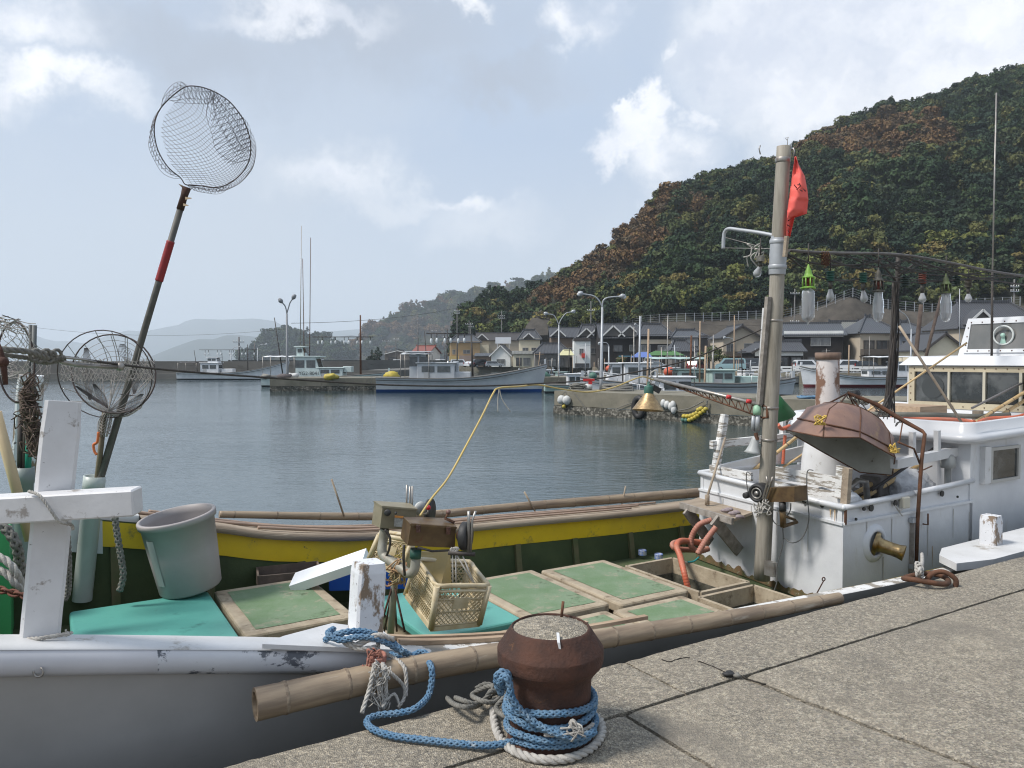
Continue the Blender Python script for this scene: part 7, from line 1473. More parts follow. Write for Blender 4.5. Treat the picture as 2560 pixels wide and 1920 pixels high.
# rod holders (plastic pipes)
def pipe(label, a, b_, r_, mt_, n_='rod_holder'):
    m = MB(); M_ = align(a, b_); L = (b_ - a).length; m.lathe([(r_, 0), (r_, L - .10), (r_ * 1.12, L - .095), (r_ * 1.12, L), (r_ * .98, L), (r_ * .94, L - .15), (0, L - .16)], M_, 24); tag(m.build(n_, mt_), label, 'pipe')
pipe('pale green plastic pipe holding the landing net handles', py_(205, 1500, 5.5), py_(237, 1190, 5.5), .066, pvc); pipe('dark grey plastic pipe holding dark poles behind the white post', py_(58, 1420, 4.6), py_(62, 1168, 4.6), .048, pvcgrey)
for i, (x0, y0, x1, y1, r_, mt_, lb) in enumerate([(50, 1190, 52, 1040, .017, cable, 'left dark rod standing in the grey pipe'), (62, 1190, 64, 1010, .014, pm('dark_rod', (.07, .055, .045), r=.7), 'brown rod standing in the grey pipe'), (70, 1190, 72, 1090, .018, pm('green_rod', (.01, .20, .13), r=.5), 'short green rod standing in the grey pipe'), (80, 1120, 86, 813, .014, pm('slate_rod', (.10, .11, .11), r=.6), 'tall slate grey rod behind the knotted rope'), (76, 1010, 76, 812, .010, pm('slate_rod2', (.08, .085, .085), r=.6), 'thin dark upright bar left of the tall slate rod')]):
    bar(lb, py_(x0, y0, 4.62), py_(x1, y1, 4.62), r_, mt_, 'rod', 'rod', 'rods at the bow')
N3 = thing('landing_net', 'ragged landing net with brown bundled bag at the far left', 'landing net', tuple(py_(80, 1100, 4.5))); E3 = ell(40, 905, 46, 100, 4.5, -.05); E4 = ell(24, 870, 52, 72, 4.3, .1)
m = MB(); m.tube(E3, .006, 6, closed=True); m.build('hoop', MATS['hoop_iron'], N3); m = MB(); netmesh(m, E3[::2], (.05, .1, -.12), 20, .002, seed=3, warp=.2); m.tube(E4, .0025, 4, closed=True); netmesh(m, E4[::2], (0, .05, -.05), 12, .0015, seed=8, warp=.3)
for k in range(22): p = py_(20 + q.uniform(-22, 22), 806 + q.uniform(-8, 14), 4.3); m.tube(spline([p, p + Vector((q.uniform(-.09, .09), 0, q.uniform(-.04, .04))), p + Vector((q.uniform(-.12, .12), 0, q.uniform(-.06, .03)))], 4), .0028, 3)
m.build('netting', netwhite, N3)
m = MB()
for k in range(60):
    t_ = q.random(); x = 82 + 22 * math.sin(t_ * 3.0) * q.uniform(-1, 1) * (1 if t_ > .3 else .7) - 8 * (1 - t_); y = 955 + t_ * 170; p = py_(x, y, 4.45 + q.uniform(-.05, .05)); m.tube(spline([p + Vector((q.uniform(-.05, .05), q.uniform(-.04, .04), q.uniform(-.06, .06))) for _ in range(5)], 3), .004, 3)
m.ball(py_(72, 1010, 4.5), .05, 10, (.9, .7, 2.6), .4); m.ball(py_(88, 1095, 4.5), .06, 10, (.9, .7, 1.9), .4); m.build('bundled_net', pm('brown_net', (.16, .11, .085), (.08, .06, .05), 30, .95, bump=.8, bsc=90), N3)
# bamboo stick, ropes and chain in the bow corner
bar('pale bamboo stick leaning in the bow corner', py_(-10, 1030, 3.6), py_(75, 1350, 3.7), .024, pm('pale_stick', (.50, .40, .24), (.44, .34, .2), 4, .6), 'stick', 'bamboo_stick')
m = MB(); rope(m, spline([py_(*a) for a in ((-30, 1295, 3.6), (10, 1318, 3.6), (40, 1360, 3.6), (50, 1420, 3.65), (55, 1480, 3.7))], 8), .024, 'braid'); tag(m.build('thick_rope', ropegrey), 'thick grey rope hanging down in the bow corner', 'rope')
m = MB(); rope(m, spline([py_(*a) for a in ((-30, 1385, 3.3), (10, 1398, 3.3), (40, 1430, 3.3), (58, 1475, 3.35))], 8), .017); rope(m, spline([py_(*a) for a in ((-30, 1420, 3.3), (10, 1430, 3.3), (40, 1460, 3.3), (60, 1490, 3.35))], 8), .017); tag(m.build('white_rope', ropewhite), 'two turns of white twisted rope in the bow corner', 'rope')
m = MB()
for k in range(6): a, b_ = py_(-25 + k * 16, 1468 + k * 4, 3.25), py_(-3 + k * 16, 1474 + k * 4, 3.25); ax = (b_ - a).normalized(); w = Vector((0, .7, .7)) if k % 2 else Vector((0, -.6, .8)); c = (a + b_) / 2; m.tube([c + ax * .024 * math.cos(g_) + w * .014 * math.sin(g_) for g_ in [j * math.pi / 6 for j in range(12)]], .0055, 6, closed=True)
tag(m.build('chain', pm('chain_rust', (.20, .07, .04), (.12, .05, .035), 20, .8)), 'rusty chain lying in the bow corner below the white rope', 'chain')
m = MB(); rope(m, spline([py_(*a) for a in ((285, 1275, 5.2), (292, 1330, 5.2), (302, 1390, 5.2), (308, 1440, 5.2), (298, 1480, 5.2))], 8), .022, 'braid'); tag(m.build('hanging_rope', ropegrey), 'grey rope hanging between the pale pipe and the grey tub', 'rope')
m = MB(); rope(m, spline([py_(*a) for a in ((166, 1300, 3.2), (172, 1400, 3.2), (170, 1480, 3.25), (160, 1500, 3.25))], 6), .012, 'braid'); tag(m.build('hanging_rope', ropegrey), 'grey rope running down behind the white bow post', 'rope')
m = MB(); rope(m, spline([py_(*a) for a in ((72, 1228, 2.80), (100, 1240, 2.78), (130, 1280, 2.78), (150, 1305, 2.80), (178, 1312, 2.84), (182, 1325, 2.86))], 6), .006); tag(m.build('thin_cord', ropewhite), 'thin cord tied over the crossbeam at the bow post', 'cord')
m = MB(); rope(m, [py_(35, 1600, 2.86), py_(100, 1596, 2.84), py_(150, 1588, 2.88), py_(175, 1584, 2.9)], .008); [m.tube(spline([py_(165, 1590, 2.9), py_(172 + q.uniform(-10, 12), 1585 + q.uniform(-12, 8), 2.9)], 3), .004, 4) for k in range(8)]; tag(m.build('thin_cord', ropewhite), 'thin cord tied round the foot of the bow post', 'cord')
# ---- hatch covers
def lid(label, u0, u1, n0, n1, z, kind, th=.055, sk=0):
    t = thing('hatch_cover', label, 'hatch cover', tuple(B((u0 + u1) / 2, (n0 + n1) / 2, z - th)), 'hatch covers on the deck'); m = MB(); r_ = .035; P = []
    for (o, zz) in ((.0, z - th), (0, z - .015), (.006, z - .004), (.018, z)):
        ring = []
        for (cu_, cn, a0) in ((u0 + r_, n0 + r_, 180), (u1 - r_, n0 + r_, 270), (u1 - r_, n1 - r_, 0), (u0 + r_, n1 - r_, 90)):
            for k in range(5): a = R(a0 + 22.5 * k); ring.append(B(cu_ + (r_ - o) * math.cos(a), cn + (r_ - o) * math.sin(a), zz))
        P.append(ring)
    m.grid([list(c) for c in zip(*P)], False, True); m.add(P[-1], [tuple(range(20))]); m.add(P[0], [tuple(range(20))[::-1]]); m.build('cover', teal if kind == 't' else frp, t)
    if kind == 'g':
        b_ = .085; m = MB(); nn = 10; Pm = []
        for i in range(40):
            s_ = i / 40 * 4; e = int(s_); f = s_ - e; cs = [(u0 + b_, n0 + b_), (u1 - b_, n0 + b_), (u1 - b_, n1 - b_), (u0 + b_, n1 - b_)]; a, c = cs[e], cs[(e + 1) % 4]; x, y = a[0] + (c[0] - a[0]) * f, a[1] + (c[1] - a[1]) * f; w = MN.noise(Vector((x * 6, y * 6, u0))) * .016; cx, cy_ = (u0 + u1) / 2, (n0 + n1) / 2; Pm.append(B(x + (x - cx) * w * 1.5, y + (y - cy_) * w * 1.5, z + .003))
        m.add(Pm, [tuple(range(40))]); m.build('green_mat', greenmat, t)
    return t
lid('teal hatch cover beside the white bow post', -.36, .53, 1.86, 2.98, .95, 't'); lid('green-matted hatch cover in front of the grey tub', .57, 1.30, 1.93, 3.02, .93, 'g', .10); lid('teal hatch cover under the cream basket', 1.63, 2.36, 1.5, 2.52, .845, 't')
lid('green-matted hatch cover right of the cream basket', 2.45, 3.19, 1.57, 2.68, .80, 'g', .07); lid('largest green-matted hatch cover, next to the open hold', 3.235, 3.95, 1.5, 2.62, .80, 'g', .07)
lid('green-matted hatch cover in the front row by the smaller open hold', 3.09, 3.80, .93, 1.44, .80, 'g', .07); lid('front-row hatch cover partly behind the bollard', 2.33, 3.06, .93, 1.47, .80, 'g', .07); lid('narrow hatch cover below the basket, along the gunwale', 1.52, 2.30, 1.0, 1.46, .82, 'g', .07)
lid('hatch cover beside the bow post, hidden under the gunwale', .0, 1.45, .9, 1.8, .86, 'g', .07)
# ---- grey tub
ta, tb_ = py_(485, 1472, 5.45), py_(438, 1290, 5.62); M_ = align(ta, tb_); L = (tb_ - ta).length; m = MB()
r0_, r1_ = 215 / 2 / 1900 * 5.5 * .82, 210 / 2 / 1900 * 5.6 * 1.0
ta = py_(478, 1468, 5.56); axd = (py_(441, 1287, 5.50) - ta); L = axd.length; M_ = align(ta, ta + axd)
m.lathe([(0, 0), (.205, 0), (.215, .012), (.236, L * .5), (.252, L * .92), (.268, L * .92), (.271, L * .985), (.266, L), (.248, L), (.244, L * .9), (.200, .03), (0, .025)], M_, 44); TB = m.build('plastic_tub', greytub); tag(TB, 'large grey plastic tub tilted against the yellow bulwark', 'tub')
m = MB()
for a0 in (-1.35, 2.2):
    P = []
    for h in (L * .18, L * .80):
        P.append([M_ @ Vector(((.2245 + (h / L - .12) * .036) * math.cos(a0 + k * .045), (.2245 + (h / L - .12) * .036) * math.sin(a0 + k * .045), h)) for k in range(8)])
    m.grid(P, True)
m.build('panel', pm('tub_panel', (.24, .28, .27), r=.5), TB)
# ---- wooden tray, blue crate, styrofoam lid
def open_box(m, q, h, th=.015):      # q: 4 bottom corners
    up_ = Vector((0, 0, h)); n_ = 4
    for i in range(4):
        a, b_ = Vector(q[i]), Vector(q[(i + 1) % 4]); m.beam(a + up_ / 2, b_ + up_ / 2, th, h)
    m.prism([Vector(p) + Vector((0, 0, .01)) for p in q], (0, 0, .01))
qt = [B(.93, 3.15, .86), B(1.40, 3.05, .86), B(1.46, 3.35, .86), B(.98, 3.42, .86)]; m = MB(); open_box(m, qt, .10); tag(m.build('wooden_tray', pm('old_tray', (.16, .12, .095), (.10, .08, .065), 8, .85, bump=.4)), 'shallow weathered wooden tray between the grey tub and the blue crate', 'tray')
qb = [pz(712, 1470, .84), pz(870, 1480, .84), pz(866, 1440, .84), pz(716, 1445, .84)]; qb = [B(1.46, 3.0, .80), B(2.05, 2.72, .80), B(2.2, 3.1, .80), B(1.62, 3.36, .80)]; m = MB(); open_box(m, qb, .14, .02); tag(m.build('blue_crate', blueplastic), 'blue plastic crate half covered by a styrofoam lid', 'crate')
sa = [py_(731, 1462, 5.75), py_(912, 1382, 5.70), py_(915, 1398, 5.68), py_(738, 1463, 5.73)]; m = MB(); m.prism([py_(728, 1462, 5.8), py_(748, 1448, 5.95), py_(925, 1388, 5.95), py_(908, 1396, 5.75)], (0, 0, .035)); a, b_ = py_(735, 1458, 5.75), py_(915, 1396, 5.72); m = MB(); m.beam(a, b_, .20, .07, (-.1, -.25, 1)); tag(m.build('styrofoam_lid', styro), 'white styrofoam lid lying aslant across the blue crate', 'lid')
# ---- squid jigging machine on its tripod
J = thing('jigging_machine', 'squid jigging machine with two steel boxes on a pipe stand', 'machine', tuple(py_(975, 1582, 4.55)))
def pbox(F, Bk, mt_, name, par):   # F,Bk: 4 corners (x,y,Y) : bl, br, tr, tl
    f = [py_(*a) for a in F]; b_ = [py_(*a) for a in Bk]; m = MB(); m.hexa([f[0], f[1], b_[1], b_[0], f[3], f[2], b_[2], b_[3]]); return m.build(name, mt_, par)
bA = pbox([(950, 1320, 4.55), (1036, 1325, 4.62), (1042, 1271, 4.62), (957, 1264, 4.55)], [(929, 1310, 4.72), (1015, 1313, 4.80), (1022, 1259, 4.80), (936, 1254, 4.72)], boxolive, 'control_box', J)
bB = pbox([(1019, 1364, 4.28), (1137, 1370, 4.36), (1140, 1316, 4.36), (1028, 1308, 4.28)], [(1001, 1343, 4.46), (1120, 1348, 4.54), (1124, 1297, 4.54), (1009, 1294, 4.46)], boxbrown, 'control_box', J)
m = MB(); p0 = [(1026, 1309.5, 4.27), (1142, 1317.5, 4.35), (1126, 1295, 4.55), (1007, 1292, 4.47)]; m.prism([py_(*a) for a in p0], (0, 0, -.012)); m.build('box_lid', boxbrown, bB); m = MB(); p0 = [(955, 1265, 4.54), (1044, 1272, 4.61), (1024, 1257, 4.81), (934, 1252, 4.73)]; m.prism([py_(*a) for a in p0], (0, 0, -.010)); m.build('box_lid', boxolive, bA)
for (x, y, Y) in ((1046, 1322, 4.27), (1121, 1327, 4.33)): m = MB(); m.box(py_(x, y, Y), (.025, .012, .04)); m.build('latch', rust, bB)
fd = (py_(950, 1320, 4.55) - py_(1036, 1325, 4.62)).cross(Vector((0, 0, 1))).normalized() 
for (x, y, r_) in ((969, 1281, .020), (990, 1282, .008)): m = MB(); p = py_(x, y, 4.55); M_ = align(p, p + Vector((.05, -1, 0))); m.lathe([(0, .0), (r_, 0), (r_, .014), (r_ * .7, .018), (0, .018)], M_, 16); m.build('knob', black, bA)
m = MB(); m.prism([py_(*a) for a in ((985, 1316, 4.56), (1006, 1318, 4.578), (1009, 1291, 4.578), (987, 1289, 4.56))], (0, .004, 0)); m.build('sticker', pm('sticker_white', (.50, .50, .47), (.30, .29, .27), 60, .6), bA); m = MB(); m.prism([py_(*a) for a in ((986.5, 1294, 4.554), (1009, 1296, 4.572), (1009, 1291, 4.572), (987, 1289, 4.554))], (0, .004, 0)); m.build('sticker_strip', pm('sticker_orange', (.60, .25, .06), r=.6), bA)
rc_ = py_(1163, 1340, 4.36); ax = Vector((.93, -.25, 0)).normalized(); m = MB(); m.lathe([(.03, -.02), (.075, -.022), (.083, -.015), (.084, .015), (.078, .026), (.058, .028), (.05, .01), (.0, .01)], align(rc_, rc_ + ax) @ Matrix.Translation((0, 0, -.0)), 30); re_ = m.build('reel', black, J); m = MB(); m.lathe([(.0, .0), (.05, -.03), (.02, -.05)], align(rc_, rc_ + ax), 20); m.build('reel_hub', rust, re_)
rc2 = py_(1075, 1278, 4.68); m = MB(); m.lathe([(0, -.01), (.075, -.012), (.078, .01), (0, .012)], align(rc2, rc2 + ax), 28); m.build('reel', black, J); rc3 = py_(1052, 1272, 4.74); m = MB(); m.lathe([(0, -.008), (.045, -.008), (.045, .008), (0, .008)], align(rc3, rc3 + Vector((.6, -.8, 0))), 24); m.build('reel', pm('pale_disc', (.48, .49, .47), r=.5), J)
m = MB(); m.ball(py_(1071, 1269, 4.55), .016, 12); m.build('red_knob', pm('red_plastic', (.40, .02, .03), r=.3), J); m = MB(); m.tube([py_(1071, 1272, 4.55), py_(1069, 1283, 4.55), py_(1055, 1287, 4.6)], .006, 6); m.build('lever', steel, J)
m = MB(); m.ball(py_(1121, 1280, 4.45), .015, 12); m.build('brown_knob', pm('brown_knob', (.16, .09, .075), r=.5), J); m = MB(); m.tube([py_(1121, 1284, 4.45), py_(1113, 1296, 4.45), py_(1135, 1306, 4.42)], .009, 7); m.build('lever', rustred, J)
# pipes
pp = pm('stand_pipe', (.33, .33, .29), (.24, .22, .17), 6, .55, wear=((.24, .10, .04), .58, .66, 8), m=.2)
m = MB(); m.tube(spline([py_(*a) for a in ((962, 1322, 4.62), (958, 1350, 4.62), (955, 1375, 4.60), (962, 1392, 4.58), (985, 1408, 4.50), (1005, 1422, 4.44), (1020, 1433, 4.40), (1032, 1430, 4.38), (1038, 1412, 4.38), (1040, 1372, 4.38))], 6), .029, 14); m.build('bent_pipe', pp, J)
m = MB(); m.tube([py_(1038, 1395, 4.375), py_(1040, 1372, 4.375)], .033, 16); m.build('green_collar', sockg, J)
m = MB(); m.tube([py_(991, 1410, 4.50), py_(986, 1460, 4.52), py_(976, 1590, 4.55)], .021, 12); m.build('stand_post', pp, J)
for (x, y, Y) in ((944, 1590, 4.45), (958, 1592, 4.7), (1012, 1580, 4.42), (992, 1578, 4.75)): m = MB(); m.tube([py_(984, 1455, 4.52), py_(x, y, Y)], .0065, 6); m.build('leg', rust, J)
m = MB(); m.tube(spline([py_(*a) for a in ((962, 1324, 4.5), (975, 1345, 4.5), (973, 1372, 4.5), (966, 1390, 4.55))], 5), .008, 6); m.tube(spline([py_(*a) for a in ((1010, 1362, 4.3), (1009, 1400, 4.3), (1012, 1438, 4.35))], 5), .008, 6); m.tube([py_(1044, 1368, 4.3), (py_(1080, 1378, 4.32)), py_(1120, 1376, 4.34), py_(1160, 1384, 4.34)], .007, 6); m.tube([py_(1120, 1382, 4.3), py_(1188, 1386, 4.3)], .012, 6); m.build('cable_run', cable, J)
for (x, r_) in ((1172, .009), (1181, .007)): m = MB(); Q = [py_(1171 + (x - 1172) * .6, 1382, 4.3), py_(x, 1300, 4.3), py_(x + (8 if x > 1175 else 0), 1278, 4.3)]; m.tube(Q, r_, 7); m.build('guide_rod', steel, J)
for (x0, y0, y1) in ((1016, 1285, 1212), (1024, 1292, 1216), (1030, 1296, 1215)): m = MB(); m.tube([py_(x0, y0, 4.8), py_(x0 + 1, y1, 4.8)], .006, 6); m.build('guide_rod', steel, J)
m = MB()
for k in range(16): c = py_(986 + q.uniform(-12, 12), 1432 + q.uniform(-18, 30), 4.46); m.tube(spline([c + Vector((q.uniform(-.05, .05), q.uniform(-.03, .03), q.uniform(-.05, .05))) for _ in range(4)], 4), .005, 5)
m.build('lashing', pm('lashing', (.40, .18, .10), (.32, .27, .14), 9, .9), J)
# ---- cream baskets with lattice sides
def basket(label, top, bot, par=None):
    """top/bot: 4 corners FL, FR, BR, BL as (x,y,Y)"""
    t = thing('basket_crate', label, 'crate', tuple(py_(*bot[0])), 'cream baskets hanging at the jigging machine'); A = [py_(*a) for a in top]; C = [py_(*a) for a in bot]
    m = MB(); rim_ = [A[i].lerp(A[(i + 1) % 4], k / 4) for i in range(4) for k in range(4)]; cc_ = sum(A, Vector()) / 4; rim2 = spline([a + (cc_ - a) * .02 for a in rim_], 2, True); m.tube(rim2, .011, 6, closed=True, flat=1.5); m.tube([p - Vector((0, 0, .03)) for p in rim2], .008, 6, closed=True); m.build('rim', cratep, t)
    m = MB()
    for i in range(4): m.tube([A[i], C[i]], .018, 8)
    for i in range(4): m.beam(C[i], C[(i + 1) % 4], .012, .03)
    m.build('corner_rib', cratep, t); m = MB(); m.prism([c for c in C], (0, 0, .004)); m.build('base', cratep, t)
    for i in range(4):
        a0, a1, b0, b1 = A[i], A[(i + 1) % 4], C[i], C[(i + 1) % 4]; w = (a1 - a0).length; h = (a0 - b0).length; m = MB(); n_ = max(5, int(w / .028)); k_ = h / w
        P = lambda s_, v: (b0.lerp(b1, s_)).lerp(a0.lerp(a1, s_), v)
        for sg in (-1, 1):
            for j in range(-n_, 2 * n_):
                s0, v0 = j / n_, 0.08; sl = sg * .75 * h / w
                s1 = s0 + sl; v1 = .9
                if s0 < .05: 
                    f = (.05 - s0) / (s1 - s0) if s1 > s0 else 2
                    if f >= 1: continue
                    v0 += (v1 - v0) * f; s0 = .05
                if s0 > .95:
                    f = (.95 - s0) / (s1 - s0) if s1 < s0 else 2
                    if f >= 1: continue
                    v0 += (v1 - v0) * f; s0 = .95
                if s1 > .95: f = (.95 - s0) / (s1 - s0); v1 = v0 + (v1 - v0) * f; s1 = .95
                if s1 < .05: f = (.05 - s0) / (s1 - s0); v1 = v0 + (v1 - v0) * f; s1 = .05
                if v1 - v0 < .03: continue
                m.tube([P(s0, v0), P(s1, v1)], .0034, 4, caps=False)
        for v in (.06, .38, .68, .9): m.tube([P(.03, v), P(.97, v)], .0055, 5)
        if i in (0, 2):
            m.prism([P(.36, .45), P(.66, .45), P(.66, .72), P(.36, .72)], (P(.5, .5) - (sum(A, Vector()) + sum(C, Vector())) / 8).normalized() * .008)
        m.build('lattice_side', cratep, t)
    return t
basket('cream lattice basket hanging in front of the machine', [(1092, 1466, 4.18), (1222, 1464, 4.34), (1174, 1404, 4.86), (1044, 1398, 4.72)], [(1078, 1572, 4.24), (1198, 1560, 4.38), (1152, 1500, 4.82), (1014, 1488, 4.7)])
basket('second cream lattice basket tipped behind the steel boxes', [(948, 1338, 4.95), (1030, 1352, 4.85), (1035, 1340, 5.15), (955, 1328, 5.2)], [(922, 1398, 4.95), (1000, 1440, 4.85), (1020, 1430, 5.1), (935, 1386, 5.2)])
m = MB(); m.prism([py_(*a) for a in ((1050, 1380, 4.80), (1125, 1380, 4.80), (1128, 1462, 4.70), (1100, 1470, 4.6), (1050, 1400, 4.72))], (0, .02, 0)); tag(m.build('yellow_board', pm('stained_yellow', (.42, .30, .10), (.34, .26, .12), 5, .6)), 'stained yellow board standing in the front cream basket', 'board')
m = MB()
for (a, b_) in (((1131, 1382), (1132, 1466)), ((1139, 1382), (1140, 1466)), ((1142, 1388), (1186, 1462)), ((1156, 1388), (1190, 1470))): m.tube([py_(*a, 4.3), py_(*b_, 4.3)], .0045, 5)
for k in range(6): c = py_(1138, 1378, 4.3); m.tube(spline([c + Vector((q.uniform(-.03, .03), 0, q.uniform(-.02, .02))) for _ in range(4)], 4), .005, 5)
tag(m.build('hanging_strings', ropewhite), 'strings holding the front cream basket under the machine arm', 'string')
# thin rods and sticks along the far gunwale
bar('thin bent stick standing on the far gunwale above the yellow plank, leftmost', pn(860, 1290, 3.7), pn(829, 1198, 3.7), .009, rustywood, 'stick', 'stick', 'sticks on the far gunwale'); bar('thin stick on the far gunwale right of the machine', pn(1343, 1288, 3.7), pn(1311, 1230, 3.7), .010, rustywood, 'stick', 'stick', 'sticks on the far gunwale'); bar('thin upright stick on the far gunwale nearest the cabin', pn(1553, 1270, 3.7), pn(1564, 1215, 3.7), .008, rustywood, 'stick', 'stick', 'sticks on the far gunwale')
# bamboo poles
def bamboo_pole(label, P, r0, r1, mt_=bamboo, node=.33, name='bamboo_pole', group=None, hollow=False):
    Q = resample(spline(P, 12), .02); L = len(Q); rr_ = []; q_ = random.Random(len(Q)); nx = 8; nodes = set()
    i = int(.12 / .02)
    while i < L: nodes.add(i); i += int(node / .02 * q_.uniform(.85, 1.15))
    for i in range(L): r_ = r0 + (r1 - r0) * i / (L - 1); rr_.append(r_ * (1.03 if i in nodes else (.985 if (i + 1 in nodes or i - 1 in nodes) else 1)))
    m = MB()
    if hollow: m.tube(Q, rr_, 24, caps=False); m.tube([Q[0] + (Q[1] - Q[0]) * .0, Q[5], Q[10]], [r0 * .74] * 3, 24, caps=False); F = frames(Q); m.grid([[Q[0] + (F[0][0] * math.cos(a) + F[0][1] * math.sin(a)) * r for r in (rr_[0], r0 * .74)] for a in [2 * math.pi * k / 24 for k in range(25)]], False); m.add([Q[10] + (F[0][0] * math.cos(a) + F[0][1] * math.sin(a)) * r0 * .74 for a in [2 * math.pi * k / 24 for k in range(24)]], [tuple(range(24))])
    else: m.tube(Q, rr_, 12 if r0 > .02 else 8)
    o = tag(m.build(name, mt_), label, 'bamboo pole', group)
    if r0 > .02:
        m = MB()
        for i in nodes:
            if 1 < i < L - 2: T_ = (Q[i + 1] - Q[i]).normalized() * .0035; m.tube([Q[i] - T_ * 2, Q[i] - T_, Q[i] + T_, Q[i] + T_ * 2], [rr_[i] * .99, rr_[i] * 1.012, rr_[i] * 1.012, rr_[i] * .99], 20, caps=False)
        m.build('node_ring', pm('node_dark', (.13, .09, .06), (.30, .24, .17), 40, .7), o)
    return o
bamboo_pole('thick bamboo pole slung along the boat side against the quay', [B(.24, .175, 1.262), B(1.0, .155, 1.262), B(2.0, .12, 1.215), B(3.0, .07, 1.175), B(3.82, .05, 1.145)], .066, .036, node=.30, hollow=True)
bamboo_pole('thick brown bamboo pole lying along the far gunwale', [B(.75, 3.74, sh(.75) + .04), B(2.4, 3.75, sh(2.4) + .07), B(3.8, 3.75, sh(3.8) + .07), B(6.4, 3.72, sh(6.4) + .05)], .03, .06, node=.42)
for i, (u0, u1, n_, lb) in enumerate([(-.1, 5.2, 3.56, 'first thin bamboo rod lying on the far gunwale cap'), (.2, 5.5, 3.62, 'second thin bamboo rod, nearest the thick brown pole'), (1.0, 5.0, 3.46, 'thin bamboo rod nearest the yellow plank')]):
    bamboo_pole(lb, [B(u0 + (u1 - u0) * k / 5, n_, sh(u0 + (u1 - u0) * k / 5) + .022) for k in range(6)], .014, .011, pm('rod_bamboo', (.38, .27, .20), (.28, .20, .15), 6, .6), group='thin bamboo rods on the far gunwale')
for i, (a, b_, r_, lb) in enumerate([((1925, 1190, 2.9), (2420, 855, 1.6), .012, 'slender pale bamboo pole crossing behind the cable mast to the upper window'), ((2110, 1250, 1.6), (2575, 972, 1.3), .020, 'upper of the two thick pale bamboo poles crossing the roof tray'), ((2130, 1262, 1.55), (2580, 990, 1.3), .020, 'lower of the two thick pale bamboo poles crossing the roof tray'), ((1855, 1195, 2.9), (2010, 1078, 2.6), .02, 'pale bamboo pole behind the mast foot of the horn speaker')]):
    A_, C2 = pn(*a), pn(*b_); bamboo_pole(lb, [A_, A_.lerp(C2, .5) - Vector((0, 0, .01)), C2], r_ * 1.1, r_ * .9, bamboop, .2, group='pale bamboo poles across the cabin')
bar('dark slate rod lying above the pale bamboo poles', pn(2430, 1020, 1.4), pn(2580, 945, 1.4), .013, pm('slate', (.16, .15, .145), r=.6), 'rod', 'rod'); bar('dark square bar slanting down inside the cabin bulwark', pn(2180, 1225, 1.4), pn(2388, 1085, 1.25), .017, pm('dark_bar', (.06, .055, .055), r=.6), 'bar', 'bar', seg=4)
# ---- wooden box, hoses and bits in the roof tray
m = MB(); A_ = [pu(x, y, 8.3) for x, y in ((2255, 1012), (2336, 1020))]; m.hexa([B(8.0, 2.62, 2.02), B(8.0, 2.0, 2.02), B(8.55, 2.0, 2.02), B(8.55, 2.62, 2.02), B(8.0, 2.62, 2.13), B(8.0, 2.0, 2.13), B(8.55, 2.0, 2.13), B(8.55, 2.62, 2.13)]); bx = m.build('wooden_box', wood); tag(bx, 'open wooden box resting tilted in the roof tray', 'box')
m = MB(); m.box(B(8.2, 2.3, 1.99), (.3, .3, .08), rotz(TH)); tag(m.build('timber_offcut', rustywood), 'timber offcut under the wooden box', 'timber')
for (pts, r_, mt_, lb) in [([(7.5, 2.7), (7.75, 2.2), (8.0, 1.8), (8.1, 1.45), (8.5, 1.3)], .028, pm('grey_hose', (.12, .12, .10), r=.6), 'thick dark hose curling in the roof tray'), ([(7.35, 2.4), (7.45, 1.9), (7.7, 1.5), (7.6, 1.2)], .02, redhose, 'red ribbed hose in the roof tray near its front rim'), ([(7.6, 1.15), (8.0, 1.25), (8.3, 1.15), (8.6, 1.2)], .022, redhose, 'red ribbed hose in the roof tray on the quay side')]:
    m = MB(); m.tube(spline([B(u, n, 1.955 + (u - 7) * .028 + r_ + .04) for u, n in pts], 10), r_, 10); tag(m.build('hose', mt_), lb, 'hose')
m = MB(); m.lathe([(0, 0), (.055, 0), (.055, .10), (0, .10)], Matrix.Translation(B(8.35, 1.55, 2.0)), 16, False); tag(m.build('wooden_stub', rustywood), 'brown round stub standing in the roof tray', 'stub')
# red ribbed hoses on the deck by the shelf
def ribhose(label, P, r_, mt_=None):
    mt_ = mt_ or (redhose if 'red ribbed' in label else pinkhose)
    Q = resample(spline(P, 10), .008); m = MB(); m.tube(Q, [r_ * (1.07 if i % 3 == 0 else .94) for i in range(len(Q))], 12); tag(m.build('ribbed_hose', mt_), label, 'hose', 'red ribbed hoses')
ribhose('red ribbed hose arching out of the open hold', [pn(1722, 1480, 1.9), pn(1710, 1430, 1.95), pn(1700, 1390, 2.1), pn(1692, 1365, 2.2), pn(1705, 1352, 2.3), pn(1750, 1358, 2.35)], .027); ribhose('pinkish ribbed hose looping up to the underside of the shelf', [pn(1778, 1300, 2.2), pn(1748, 1312, 2.25), pn(1730, 1340, 2.3), pn(1728, 1365, 2.3), pn(1745, 1378, 2.3), pn(1770, 1372, 2.3)], .027); ribhose('pinkish ribbed hose hanging straight below the shelf', [pn(1790, 1318, 2.05), pn(1765, 1350, 2.08), pn(1744, 1385, 2.1)], .027); ribhose('flat loop of ribbed hose on deck behind the open hold', [pn(1770, 1355, 2.5), pn(1720, 1354, 2.5), pn(1684, 1358, 2.45), pn(1690, 1372, 2.4), pn(1740, 1375, 2.5)], .026)
ribhose('short red ribbed hose standing behind the mast', [pn(1974, 1065, 2.8), pn(1955, 1072, 2.8), pn(1945, 1062, 2.8)], .022); ribhose('upright red ribbed hose behind the mast', [pn(1957, 1160, 2.8), pn(1960, 1120, 2.8), pn(1963, 1088, 2.8)], .018)
